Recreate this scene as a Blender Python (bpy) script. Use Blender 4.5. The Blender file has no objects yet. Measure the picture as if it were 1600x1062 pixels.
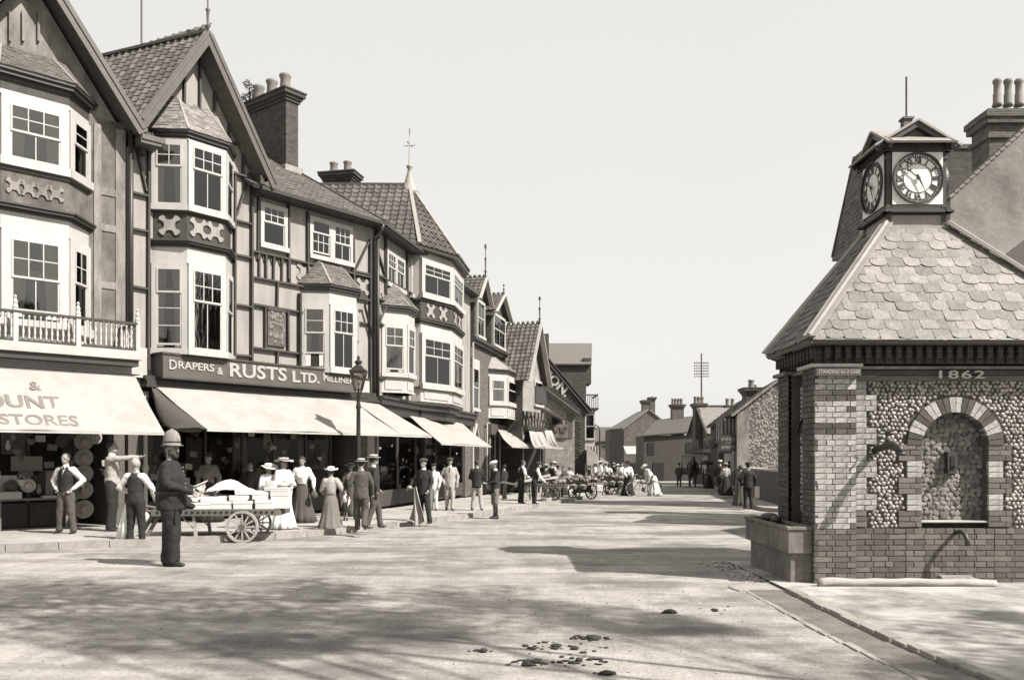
import bpy, bmesh, math, random
from math import sin, cos, pi, radians as R
from mathutils import Vector as V, Matrix, noise
random.seed(7)
SC = bpy.context.scene
COL = SC.collection
# ------------------------------------------------------------------ camera, world, sun, exposure
CX, HY, FP, H = 800.0, 715.0, 1350.0, 1.62
cam = bpy.data.cameras.new('camera'); camo = bpy.data.objects.new('camera', cam); COL.objects.link(camo)
camo.location = (0, 0, H); camo.rotation_euler = (R(90), 0, 0)
cam.sensor_width = 36; cam.lens = 36 * FP / 1600; cam.shift_y = (HY - 531) / 1600; cam.clip_end = 3000; cam.clip_start = .05
SC.camera = camo
SUN = V((.86, -.50, 1.0)).normalized()          # towards the sun
world = bpy.data.worlds.new('World'); SC.world = world; world.use_nodes = True
nt = world.node_tree; nt.nodes.clear()
sky = nt.nodes.new('ShaderNodeTexSky'); sky.sky_type = 'NISHITA'; sky.sun_disc = False
sky.sun_elevation = math.asin(SUN.z); sky.sun_rotation = math.atan2(SUN.x, SUN.y); sky.dust_density = 3; sky.air_density = 1
bw = nt.nodes.new('ShaderNodeRGBToBW'); mxs = nt.nodes.new('ShaderNodeMix'); mxs.data_type = 'FLOAT'
mxs.inputs[0].default_value = .72; mxs.inputs[3].default_value = 5.75     # thin bright overcast veil, even all round
tc = nt.nodes.new('ShaderNodeTexCoord'); nz = nt.nodes.new('ShaderNodeTexNoise'); nz.inputs['Scale'].default_value = 1.6; nz.inputs['Detail'].default_value = 3
mrn = nt.nodes.new('ShaderNodeMapRange'); mrn.inputs[3].default_value = .97; mrn.inputs[4].default_value = 1.03
mul = nt.nodes.new('ShaderNodeMath'); mul.operation = 'MULTIPLY'
tint = nt.nodes.new('ShaderNodeMix'); tint.data_type = 'RGBA'; tint.blend_type = 'MULTIPLY'; tint.inputs[0].default_value = 1
tint.inputs[7].default_value = (1.0, .985, .95, 1)
bg = nt.nodes.new('ShaderNodeBackground'); bg.inputs[1].default_value = .0935
out = nt.nodes.new('ShaderNodeOutputWorld'); L = nt.links.new
L(sky.outputs[0], bw.inputs[0]); L(bw.outputs[0], mxs.inputs[2]); L(tc.outputs['Generated'], nz.inputs[0]); L(nz.outputs[0], mrn.inputs[0])
L(mxs.outputs[0], mul.inputs[0]); L(mrn.outputs[0], mul.inputs[1]); L(mul.outputs[0], tint.inputs[6]); L(tint.outputs[2], bg.inputs[0]); L(bg.outputs[0], out.inputs[0])
sl = bpy.data.lights.new('sun', 'SUN'); sl.energy = 5.0; sl.angle = R(.55); sl.color = (1, .965, .91)
so = bpy.data.objects.new('sun', sl); COL.objects.link(so); so.rotation_euler = (-SUN).to_track_quat('-Z', 'Y').to_euler(); so.location = (20, -20, 30)
SC.view_settings.view_transform = 'Standard'; SC.view_settings.look = 'None'; SC.view_settings.gamma = 1
SC.view_settings.use_curve_mapping = False; SC.view_settings.exposure = .93
SC.render.engine = 'CYCLES'; SC.cycles.max_bounces = 6; SC.cycles.transparent_max_bounces = 8

def gz(y): return -.007 * max(0, min(y, 110) - 12)
def W(px, py, Y): return V(((px - CX) * Y / FP, Y, H - (py - HY) * Y / FP))
def G(px, py, up=0):
    k = py - HY; D = FP * (H - up) / k
    if D > 12: D = FP * (H - up - .084) / (k - FP * .007)
    return V(((px - CX) * D / FP, D, gz(D) + up))

# ------------------------------------------------------------------ materials
MATS = {}
def col(g): k = max(0, 1-g/.45); return (g*(1.02+.12*k), g*(.99-.005*k), g*(.945-.09*k), 1)
def mat(name, g, rough=.85, var=.15, scale=4, bump=.0, bscale=30, rnd=0, stretch=(1, 1, 1), metal=0, dirt=0, dscale=.8):
    if name in MATS: return MATS[name]
    m = bpy.data.materials.new(name); m.use_nodes = True; t = m.node_tree; n = t.nodes; b = n['Principled BSDF']
    b.inputs['Roughness'].default_value = rough; b.inputs['Metallic'].default_value = metal
    tcn = n.new('ShaderNodeTexCoord'); mp = n.new('ShaderNodeMapping'); mp.inputs['Scale'].default_value = stretch
    t.links.new(tcn.outputs['Object'], mp.inputs[0])
    a = n.new('ShaderNodeTexNoise'); a.inputs['Scale'].default_value = scale; a.inputs['Detail'].default_value = 6; a.inputs['Roughness'].default_value = .65
    t.links.new(mp.outputs[0], a.inputs[0])
    mr = n.new('ShaderNodeMapRange'); mr.inputs[1].default_value = .3; mr.inputs[2].default_value = .7; mr.inputs[3].default_value = 1 - var; mr.inputs[4].default_value = 1 + var
    t.links.new(a.outputs[0], mr.inputs[0]); val = mr.outputs[0]
    def mult(x, y):
        k = n.new('ShaderNodeMath'); k.operation = 'MULTIPLY'; t.links.new(x, k.inputs[0]); t.links.new(y, k.inputs[1]); return k.outputs[0]
    if rnd:
        oi = n.new('ShaderNodeObjectInfo'); ge = n.new('ShaderNodeNewGeometry'); ad = n.new('ShaderNodeMath'); ad.operation = 'ADD'
        fr = n.new('ShaderNodeMath'); fr.operation = 'FRACT'; t.links.new(oi.outputs['Random'], ad.inputs[0]); t.links.new(ge.outputs['Random Per Island'], ad.inputs[1]); t.links.new(ad.outputs[0], fr.inputs[0])
        m2 = n.new('ShaderNodeMapRange'); m2.inputs[3].default_value = 1 - rnd; m2.inputs[4].default_value = 1 + rnd; t.links.new(fr.outputs[0], m2.inputs[0]); val = mult(val, m2.outputs[0])
    if dirt:
        d = n.new('ShaderNodeTexNoise'); d.inputs['Scale'].default_value = dscale; d.inputs['Detail'].default_value = 8; d.inputs['Roughness'].default_value = .7
        t.links.new(mp.outputs[0], d.inputs[0]); m3 = n.new('ShaderNodeMapRange'); m3.inputs[1].default_value = .42; m3.inputs[2].default_value = .62; m3.inputs[3].default_value = 1; m3.inputs[4].default_value = 1 - dirt
        t.links.new(d.outputs[0], m3.inputs[0]); val = mult(val, m3.outputs[0])
    mc = n.new('ShaderNodeMix'); mc.data_type = 'RGBA'; mc.blend_type = 'MULTIPLY'; mc.inputs[0].default_value = 1; mc.inputs[6].default_value = col(g)
    t.links.new(val, mc.inputs[7]); t.links.new(mc.outputs[2], b.inputs['Base Color'])
    if bump:
        q = n.new('ShaderNodeTexNoise'); q.inputs['Scale'].default_value = bscale; q.inputs['Detail'].default_value = 5; t.links.new(mp.outputs[0], q.inputs[0])
        bp = n.new('ShaderNodeBump'); bp.inputs['Strength'].default_value = bump; bp.inputs['Distance'].default_value = .02
        t.links.new(q.outputs[0], bp.inputs['Height']); t.links.new(bp.outputs[0], b.inputs['Normal'])
    MATS[name] = m; return m
def brickmat(name, g, mortar, bw_=.23, bh=.075, var=.3, off=.5):
    if name in MATS: return MATS[name]
    m = mat(name, g, .9, .2, 3, 0); t = m.node_tree; n = t.nodes; b = n['Principled BSDF']
    tcn = [x for x in n if x.type == 'TEX_COORD'][0]; sp = n.new('ShaderNodeSeparateXYZ'); t.links.new(tcn.outputs['Object'], sp.inputs[0])
    ad = n.new('ShaderNodeMath'); t.links.new(sp.outputs[0], ad.inputs[0]); t.links.new(sp.outputs[1], ad.inputs[1])
    cb = n.new('ShaderNodeCombineXYZ'); t.links.new(ad.outputs[0], cb.inputs[0]); t.links.new(sp.outputs[2], cb.inputs[1])
    br = n.new('ShaderNodeTexBrick'); br.inputs['Scale'].default_value = 1; br.inputs['Brick Width'].default_value = bw_; br.inputs['Row Height'].default_value = bh
    br.inputs['Mortar Size'].default_value = .008; br.inputs['Mortar Smooth'].default_value = .3; br.inputs['Bias'].default_value = 0
    br.inputs['Color1'].default_value = col(g * (1 - var)); br.inputs['Color2'].default_value = col(g * (1 + var)); br.inputs['Mortar'].default_value = col(mortar)
    t.links.new(cb.outputs[0], br.inputs[0]); mc = [x for x in n if x.type == 'MIX'][0]; t.links.new(br.outputs[0], mc.inputs[6])
    bp = n.new('ShaderNodeBump'); bp.invert = True; bp.inputs['Strength'].default_value = .6; bp.inputs['Distance'].default_value = .01
    t.links.new(br.outputs['Fac'], bp.inputs['Height']); t.links.new(bp.outputs[0], b.inputs['Normal']); return m
def glass(nm='glass', ior=1.85):
    if nm in MATS: return MATS[nm]
    m = bpy.data.materials.new(nm); m.use_nodes = True; t = m.node_tree; n = t.nodes; n.remove(n['Principled BSDF'])
    tr = n.new('ShaderNodeBsdfTransparent'); tr.inputs[0].default_value = (.8, .78, .74, 1); gl = n.new('ShaderNodeBsdfGlossy'); gl.inputs['Roughness'].default_value = .04
    nzz = n.new('ShaderNodeTexNoise'); nzz.inputs['Scale'].default_value = 2.5; bp = n.new('ShaderNodeBump'); bp.inputs['Strength'].default_value = .07; bp.inputs['Distance'].default_value = .02
    tcn = n.new('ShaderNodeTexCoord'); t.links.new(tcn.outputs['Object'], nzz.inputs[0]); t.links.new(nzz.outputs[0], bp.inputs['Height']); t.links.new(bp.outputs[0], gl.inputs['Normal'])
    fr = n.new('ShaderNodeFresnel'); fr.inputs[0].default_value = ior; mx = n.new('ShaderNodeMixShader'); t.links.new(fr.outputs[0], mx.inputs[0]); t.links.new(tr.outputs[0], mx.inputs[1]); t.links.new(gl.outputs[0], mx.inputs[2])
    t.links.new(mx.outputs[0], n['Material Output'].inputs[0]); MATS[nm] = m; return m
M = dict(
 white=mat('white_paint', .375, .6, .06, 5, .1, 30, dirt=.14, dscale=2.2, stretch=(1, 1, .4)), trim=mat('weathered_white', .36, .7, .1, 4, dirt=.2),
 infill=mat('pale_plaster', .265, .9, .13, 3, .3, 40, dirt=.32, dscale=1.5, stretch=(2.4, 2.4, .45)), stucco=mat('grey_stucco', .135, .95, .25, 2.2, .4, 25, dirt=.5, dscale=1.5, stretch=(1, 1, .6)), stuccol=mat('light_stucco_band', .20, .95, .2, 2.5, .3, 25, dirt=.45, dscale=2, stretch=(1.5, 1.5, .5)),
 timber=mat('dark_timber', .036, .75, .3, 5, .3, 30, stretch=(1, 1, .3)), darkp=mat('dark_paint', .03, .45, .2, 4), barge=mat('brown_bargeboard', .065, .6, .2, 5, .15, 20),
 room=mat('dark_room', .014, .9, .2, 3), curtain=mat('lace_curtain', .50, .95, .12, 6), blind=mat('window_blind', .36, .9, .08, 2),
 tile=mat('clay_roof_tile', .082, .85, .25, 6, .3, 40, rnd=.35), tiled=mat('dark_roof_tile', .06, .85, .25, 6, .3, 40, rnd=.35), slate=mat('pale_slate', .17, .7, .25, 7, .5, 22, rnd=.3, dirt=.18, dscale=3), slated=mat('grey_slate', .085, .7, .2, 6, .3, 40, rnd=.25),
 lead=mat('lead_flashing', .22, .6, .15, 5, .15, 20), iron=mat('black_iron', .02, .45, .2, 8, metal=.2), pipe=mat('painted_pipe', .03, .5, .2, 6), pot=mat('chimney_pot_clay', .16, .8, .2, 8),
 canvas=mat('cream_canvas', .27, .9, .06, 2.5, .25, 9, dirt=.16, dscale=1.6), canvasd=mat('canvas_underside', .2, .9, .1, 2), helmetc=mat('helmet_cloth', .16, .8, .15, 20), wood=mat('cart_wood', .10, .8, .25, 4, .3, 30, stretch=(.3, 1, 1)), woodl=mat('pale_wood', .27, .85, .25, 5, .5, 30, stretch=(.3, 1, 1)),
 box=mat('pale_cardboard', .55, .85, .08, 4, rnd=.12), brickl=mat('gault_brick', .40, .9, .2, 14, .6, 60, rnd=.2, dirt=.5, dscale=14), dimstraw=mat('shaded_straw', .15, .9, .2, 40), clockw=mat('clock_enamel', .62, .4, .03, 3), brickr=mat('red_brick', .068, .9, .2, 14, .6, 60, rnd=.3, dirt=.2, dscale=5), brickm=mat('weathered_red_brick', .11, .9, .2, 12, .6, 60, rnd=.3, dirt=.35, dscale=3),  # shaded_straw: straw copy with the shop shade darkened into its colour
 mortar=mat('mortar', .07, .95, .2, 10, .4, 60, dirt=.3), mortard=mat('dark_mortar', .055, .95, .2, 10, .4, 60), cobble=mat('beach_cobble', .26, .5, .35, 25, .2, 50, rnd=.35), rubble=mat('flint_rubble', .27, .7, .45, 22, 1, 40, rnd=.4),
 skin=mat('skin', .19, .6, .08, 12), hair=mat('dark_hair', .02, .7, .3, 40), gold=mat('pale_letters', .28, .6, .05, 4), signb=mat('sign_board', .062, .55, .2, 3, stretch=(.4, 1, 1)), faint=mat('faded_letters', .13, .9, .15, 8),
 stone=mat('granite_trough', .15, .8, .3, 6, .4, 60, dirt=.35, dscale=2), kerb=mat('kerb_stone', .23, .85, .15, 5, .4, 50, rnd=.15, dirt=.25, dscale=3), inkdark=mat('dark_letters', .02, .6, .1, 4), straw=mat('straw', .33, .85, .12, 60, .3, 90),
 dung=mat('horse_dung', .02, .95, .3, 20, .6, 40), cloth_w=mat('white_cotton', .58, .9, .06, 6), cloth_b=mat('black_wool', .009, .85, .2, 12, .2, 90), cloth_n=mat('dark_serge', .016, .9, .2, 12, .2, 90), cloth_g=mat('grey_tweed', .055, .95, .2, 20, .3, 120), cloth_l=mat('pale_flannel', .27, .92, .1, 12, .2, 90), cloth_m=mat('mid_grey_skirt', .12, .92, .12, 8), leather=mat('black_leather', .014, .4, .2, 10), horse=mat('dark_horse_coat', .02, .6, .25, 6), leaf=mat('leaf', .06, .7, .4, 3, rnd=.4), produce=mat('market_produce', .13, .7, .3, 5, rnd=.9), bark=mat('bark', .06, .9, .3, 8, .6, 20))
M['glass'] = glass(); M['shop_glass'] = glass('shop_glass', 1.22)
M['brickwall'] = brickmat('brick_wall', .068, .12); M['brickdark'] = brickmat('dark_brick_wall', .04, .07); M['brickfar'] = brickmat('far_brick_wall', .085, .12)

# ------------------------------------------------------------------ mesh helpers
class MB:
    def __init__(s): s.v = []; s.f = []
    def add(s, vs, fs):
        o = len(s.v); s.v += [tuple(v) for v in vs]; s.f += [tuple(i + o for i in f) for f in fs]; return s
    def box(s, x0, x1, y0, y1, z0, z1):
        if x0 > x1: x0, x1 = x1, x0
        if y0 > y1: y0, y1 = y1, y0
        if z0 > z1: z0, z1 = z1, z0
        return s.add([(x0,y0,z0),(x1,y0,z0),(x1,y1,z0),(x0,y1,z0),(x0,y0,z1),(x1,y0,z1),(x1,y1,z1),(x0,y1,z1)],
                     [(0,3,2,1),(4,5,6,7),(0,1,5,4),(1,2,6,5),(2,3,7,6),(3,0,4,7)])
    def prism(s, poly, z0, z1, cap=True):             # plan polygon, counter-clockwise, extruded in z
        n = len(poly); vs = [(p[0], p[1], z0) for p in poly] + [(p[0], p[1], z1) for p in poly]
        fs = [(i, (i+1) % n, n+(i+1) % n, n+i) for i in range(n)]
        if cap: fs += [tuple(range(n-1, -1, -1)), tuple(range(n, 2*n))]
        return s.add(vs, fs)
    def xzprism(s, poly, y0, y1):                     # polygon in x,z (ccw seen from -y) extruded in y
        n = len(poly); vs = [(p[0], y0, p[1]) for p in poly] + [(p[0], y1, p[1]) for p in poly]
        return s.add(vs, [tuple(range(n)), tuple(range(2*n-1, n-1, -1))] + [(i, n+i, n+(i+1) % n, (i+1) % n) for i in range(n)])
    def slab(s, quad, t):                             # polygon in space thickened along its normal
        q = [V(p) for p in quad]; n = (q[1]-q[0]).cross(q[-1]-q[0]).normalized() * t; k = len(q)
        return s.add(q + [p - n for p in q], [tuple(range(k)), tuple(range(2*k-1, k-1, -1))] + [(i, k+i, k+(i+1) % k, (i+1) % k) for i in range(k)])
    def bar(s, a, b, w, d=None, up=(0, 0, 1)):
        a, b = V(a), V(b); d = d or w; x = (b-a).normalized(); u = V(up)
        if abs(x.dot(u)) > .98: u = V((0, 1, 0))
        y = x.cross(u).normalized() * w/2; z = x.cross(y).normalized() * d/2
        return s.add([a-y-z, a+y-z, a+y+z, a-y+z, b-y-z, b+y-z, b+y+z, b-y+z], [(0,1,2,3),(7,6,5,4),(0,4,5,1),(1,5,6,2),(2,6,7,3),(3,7,4,0)])
    def tube(s, pts, r, n=8, r1=None):
        pts = [V(p) for p in pts]; k = len(pts); rs = r if isinstance(r, (list, tuple)) else [r + ((r1 if r1 is not None else r)-r)*i/(k-1) for i in range(k)]
        vs = []; prev = None
        for i, p in enumerate(pts):
            d = (pts[min(i+1, k-1)] - pts[max(i-1, 0)]).normalized(); u = V((0, 0, 1)) if abs(d.z) < .9 else V((1, 0, 0))
            a = d.cross(u).normalized() if prev is None else (prev - d*prev.dot(d)).normalized(); prev = a; b = d.cross(a)
            vs += [p + (a*cos(2*pi*j/n) + b*sin(2*pi*j/n))*rs[i] for j in range(n)]
        fs = [(i*n+j, i*n+(j+1) % n, (i+1)*n+(j+1) % n, (i+1)*n+j) for i in range(k-1) for j in range(n)]
        fs += [tuple(range(n-1, -1, -1)), tuple(range((k-1)*n, k*n))]; return s.add(vs, fs)
    def lathe(s, prof, n=16, c=(0, 0, 0), sx=1, sy=1):  # profile (r,z)
        vs = [(c[0]+r*sx*cos(2*pi*j/n), c[1]+r*sy*sin(2*pi*j/n), c[2]+z) for r, z in prof for j in range(n)]; k = len(prof)
        return s.add(vs, [(i*n+j, i*n+(j+1) % n, (i+1)*n+(j+1) % n, (i+1)*n+j) for i in range(k-1) for j in range(n)] + [tuple(range(n-1, -1, -1)), tuple(range((k-1)*n, k*n))])
    def ball(s, c, r, sc=(1, 1, 1), n=8, m=6):
        prof = [(r*sin(pi*(i)/m) + 1e-4, -r*cos(pi*i/m)) for i in range(m+1)]
        vs = [(c[0]+p[0]*cos(2*pi*j/n)*sc[0], c[1]+p[0]*sin(2*pi*j/n)*sc[1], c[2]+p[1]*sc[2]) for p in prof for j in range(n)]
        return s.add(vs, [(i*n+j, i*n+(j+1) % n, (i+1)*n+(j+1) % n, (i+1)*n+j) for i in range(m) for j in range(n)] + [tuple(range(n-1, -1, -1)), tuple(range(m*n, (m+1)*n))])
    def mesh(s, name, m, smooth=False):
        me = bpy.data.meshes.new(name); me.from_pydata(s.v, [], s.f); me.materials.append(M[m] if isinstance(m, str) else m)
        if smooth: me.polygons.foreach_set('use_smooth', [True]*len(me.polygons))
        me.update(); return me
    def build(s, name, m, parent=None, loc=(0, 0, 0), rz=0, smooth=False, bevel=0, kind=None, label=None):
        o = bpy.data.objects.new(name, s.mesh(name, m, smooth)); COL.objects.link(o); o.parent = parent; o.location = loc; o.rotation_euler = (0, 0, rz)
        if bevel: b = o.modifiers.new('bevel', 'BEVEL'); b.width = bevel; b.segments = 2; b.limit_method = 'ANGLE'
        if kind: o['kind'] = kind
        if label: o['label'] = label
        return o
def inst(name, me, parent, loc=(0, 0, 0), rot=(0, 0, 0), sc=(1, 1, 1)):
    o = bpy.data.objects.new(name, me); COL.objects.link(o); o.parent = parent; o.location = loc; o.rotation_euler = rot; o.scale = sc; return o
def thing(name, label, cat, loc=(0, 0, 0), rz=0, group=None):
    o = bpy.data.objects.new(name, None); o.empty_display_size = .2; COL.objects.link(o); o.location = loc; o.rotation_euler = (0, 0, rz)
    o['label'] = label; o['category'] = cat
    if group: o['group'] = group
    return o
def tag(o, label, cat, group=None):
    o['label'] = label; o['category'] = cat
    if group: o['group'] = group
    return o
def smod(o, w=.01): b = o.modifiers.new('bevel', 'BEVEL'); b.width = w; b.segments = 2; b.limit_method = 'ANGLE'; return o
def lerp(a, b, t): return V(a)*(1-t) + V(b)*t

def text(name, s, m, size, parent, loc, rot=(R(90), 0, 0), extrude=.004, bold=0, xs=1, fit=0, shear=0, align='CENTER', spacing=1):
    c = bpy.data.curves.new(name, 'FONT'); c.body = s; c.size = size; c.extrude = extrude; c.align_x = align; c.align_y = 'CENTER'; c.offset = bold; c.shear = shear; c.space_character = spacing
    c.resolution_u = 3
    o = bpy.data.objects.new(name, c); COL.objects.link(o); TEXTS.append((o, M[m], parent, loc, rot, (xs, fit))); return o
TEXTS = []
def finish_texts():
    bpy.context.view_layer.update(); dg = bpy.context.evaluated_depsgraph_get()
    for o, m, parent, loc, rot, xs in TEXTS:
        me = bpy.data.meshes.new_from_object(o.evaluated_get(dg)); me.materials.clear(); me.materials.append(m)
        xs, fit = xs; xv = [v.co.x for v in me.vertices]; xs = fit/(max(xv)-min(xv)) if fit else xs
        nm = o.name; c = o.data; props = dict(o.items()); bpy.data.objects.remove(o); bpy.data.curves.remove(c)
        t = bpy.data.objects.new(nm, me); COL.objects.link(t); t.parent = parent; t.location = loc; t.rotation_euler = rot; t.scale = (xs, 1, 1)
        for k, v in props.items(): t[k] = v

def quad_tiles(A, B, C, D, rh, tw, th, emit, stag=.5, rounded=0, jit=.0, gap=.006, roll=0):
    """courses of tiles on the quad A-B (eave) to D-C (top); emit(verts, faces) once per tile"""
    A, B, C, D = V(A), V(B), V(C), V(D); up = ((D+C)/2 - (A+B)/2); n = max(1, round(up.length/rh)); N = (B-A).cross(D-A).normalized()
    for i in range(n):
        t0 = i/n; t1 = min(1, (i+1.25)/n); l0, r0 = lerp(A, D, t0), lerp(B, C, t0); ax = (B-A).normalized()
        l1, r1 = lerp(A, D, t1), lerp(B, C, t1); s0 = (r0-l0).dot(ax); b0 = (l0-A).dot(ax); b1 = (l1-A).dot(ax); e0 = b0 + s0; e1 = (r1-A).dot(ax)
        k0 = math.floor(min(b0, b1)/tw) - 1; k1 = math.ceil(max(e0, e1)/tw) + 1
        L0 = l0 - ax*b0; L1 = l1 - ax*b1
        for k in range(k0, k1):
            a0 = (k + (i % 2)*stag)*tw; a1 = a0 + tw - gap
            p0, p1 = max(a0, b0), min(a1, e0); q0, q1 = max(a0, b1), min(a1, e1)
            if p1 - p0 < tw*.12: continue
            if q1 < q0: q0 = q1 = (q0+q1)/2
            q0 = max(min(q0, e1), b1); q1 = max(min(q1, e1), b1)
            h = th*(1 + random.uniform(-jit, jit)); dn = (L1-L0)*random.uniform(-.05, .05)*jit*3
            lift = N*h*1.9; base = N*.002
            P = L0 + ax*p0 + dn; Q = L0 + ax*p1 + dn; T1 = L1 + ax*q1; T0 = L1 + ax*q0
            if rounded and random.random() < rounded and p1-p0 > tw*.8:
                dv = (L1-L0)*.22; w = p1-p0; low = [P+dv, P + ax*w*.2 + dv*.25, P + ax*w*.5, P + ax*w*.8 + dv*.25, Q+dv]
            elif roll:
                T1 = L1 + ax*q1; T0 = L1 + ax*q0; rr = (0, .9, 1, .25, 0); ff = (0, .12, .3, .55, 1); w = p1-p0; vs = []
                for X, Y_, up_ in ((P, Q, lift), (T0, T1, lift*.1)):
                    vs += [X + (Y_-X)*f + up_ + N*roll*r_ for f, r_ in zip(ff, rr)]
                vs += [X + (Y_-X)*f for X, Y_ in ((P, Q),) for f in ff]
                fs = [(j, j+1, 6+j, 5+j) for j in range(4)] + [(10+j, 11+j, j+1, j) for j in range(4)]
                emit(vs, fs); continue
            else: low = [P, Q]
            top = [T1, T0]; bot = low + top; m = len(low)
            vs = [p + lift*(1 if j < m else .45) + base for j, p in enumerate(bot)] + [p + lift*(.45 if j < m else 0)*1 + base - N*0 for j, p in enumerate(bot)]
            K = len(bot); fs = [tuple(range(K)), tuple(range(2*K-1, K-1, -1))] + [(j, K+j, K+(j+1) % K, (j+1) % K) for j in range(K)]
            emit(vs, fs)
def tiles_joined(parent, faces, rh, tw, th, m, name='roof_tiles', **k):
    mb = MB()
    for q in faces: quad_tiles(*q, rh, tw, th, lambda v, f: mb.add(v, f), **k)
    return mb.build(name, m, parent, kind='stuff')
def tiles_parts(parent, faces, rh, tw, th, m, name='roof_tile', **k):
    L = []
    for q in faces: quad_tiles(*q, rh, tw, th, lambda v, f: L.append((v, f)), **k)
    for v, f in L[:300]: MB().add(v, f).build(name, m, parent)
    if len(L) > 300:
        mb = MB()
        for v, f in L[300:]: mb.add(v, f)
        mb.build(name + 's', m, parent, kind='stuff')

# ------------------------------------------------------------------ facades: a vertical plane with its own frame (u along, off towards the street, z up)
class Facade:
    def __init__(s, A, m, B=None):
        s.A = A; l = math.hypot(m, 1); s.d = (m/l, 1/l); s.n = (s.d[1], -s.d[0]); s.rz = math.atan2(s.d[1], s.d[0])
    def hit(s, px, py=0, off=0):
        k = (px-CX)/FP; ax = s.A[0]+off*s.n[0]; ay = s.A[1]+off*s.n[1]; u = (k*ay-ax)/(s.d[0]-k*s.d[1]); Y = ay+u*s.d[1]
        return u, H-(py-HY)*Y/FP
    def u(s, px, off=0): return s.hit(px, 0, off)[0]
    def z(s, px, py, off=0): return s.hit(px, py, off)[1]
    def W(s, u, off, z): return V((s.A[0]+u*s.d[0]+off*s.n[0], s.A[1]+u*s.d[1]+off*s.n[1], z))
def copy_tree(o, parent=None):
    c = o.copy(); COL.objects.link(c); c.parent = parent
    for ch in list(o.children): copy_tree(ch, c)
    return c

PANE = MB().box(0, 1, -.5, .5, 0, 1).mesh('pane', 'glass')
SHOP_PANE = MB().box(0, 1, -.5, .5, 0, 1).mesh('shop_pane', 'shop_glass')
def curtain_mb(w, h, y, k=9, amp=.018, x0=0, z0=0, taper=0):
    mb = MB(); n = max(6, int(w*k*4)); r = random.random()*6
    vs = []
    for j in range(5):
        t = j/4; ww = w*(1 - taper*(sin(t*pi*.5)))
        vs += [(x0 + ww*i/n, y + amp*sin(i/n*w*k*6.28+r+.6*j), z0 + h*(1-t)) for i in range(n+1)]
    m = n+1; return mb.add(vs, [(j*m+i, (j+1)*m+i, (j+1)*m+i+1, j*m+i+1) for j in range(4) for i in range(n)])
def window(parent, p, rz, w, h, ft=.07, up=(3, 2), lo=(2, 1), split=.5, curt=0, blind=0, opening=0, fm='white', d=.07, sill=.1, name='window', panes=True):
    """sash window standing on a wall face: local x across, -y outwards"""
    fr = MB(); fr.box(0, ft, -d, .01, 0, h); fr.box(w-ft, w, -d, .01, 0, h); fr.box(ft, w-ft, -d, .01, h-ft, h); fr.box(-.03, w+.03, -d-sill*.5, .01, -.06, ft*.7)
    sp = ft + (h-ft*1.7)*(1-split); bw_ = .022; sf = .038
    def sash(z0, z1, y, cols, rows):
        fr.box(ft, ft+sf, y-.022, y, z0, z1); fr.box(w-ft-sf, w-ft, y-.022, y, z0, z1); fr.box(ft+sf, w-ft-sf, y-.022, y, z0, z0+sf*1.2); fr.box(ft+sf, w-ft-sf, y-.022, y, z1-sf, z1)
        X0, X1, Z0, Z1 = ft+sf, w-ft-sf, z0+sf*1.2, z1-sf
        for c in range(1, cols): x = X0+(X1-X0)*c/cols; fr.box(x-bw_/2, x+bw_/2, y-.02, y-.003, Z0, Z1)
        for r_ in range(1, rows): z = Z0+(Z1-Z0)*r_/rows; fr.box(X0, X1, y-.019, y-.004, z-bw_/2, z+bw_/2)
        return [(X0+(X1-X0)*c/cols, X0+(X1-X0)*(c+1)/cols, Z0+(Z1-Z0)*r_/rows, Z0+(Z1-Z0)*(r_+1)/rows, y-.01) for c in range(cols) for r_ in range(rows)]
    ps = sash(sp, h-ft, -.045, *up)
    lift = opening*(sp-ft); ps += sash(ft*.7+lift, sp+lift*1+.02, -.02 if lift == 0 else -.018, *lo)
    o = fr.build(name, fm, parent, p, rz)
    MB().box(ft*.5, w-ft*.5, -.004, .006, ft*.3, h-ft*.5).build('dark_interior', 'room', o)
    if blind: MB().box(ft, w-ft, -.010, -.007, sp+(h-ft-sp)*(1-blind), h-ft).build('blind', 'blind', o)
    if curt:
        cw = (w-2*ft)*(.5 if curt == 2 else .40); hh = (h-ft*1.7)*(1 if curt != 3 else .5)
        if curt == 3: curtain_mb(w-2*ft-.02, hh, -.016, 9, .004, ft+.01, ft).build('curtain', 'curtain', o)
        else:
            curtain_mb(cw, hh, -.016, 9, .004, ft+.005, ft, .35).build('curtain', 'curtain', o)
            c2 = curtain_mb(cw, hh, -.016, 9, .004, 0, ft, .35).build('curtain', 'curtain', o, (w-ft-.005, 0, 0)); c2.scale = (-1, 1, 1)
    if panes:
        for x0, x1, z0, z1, y in ps: inst('pane', PANE, o, (x0, y, z0), (0, 0, 0), (x1-x0, .004, z1-z0))
    return o
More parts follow.
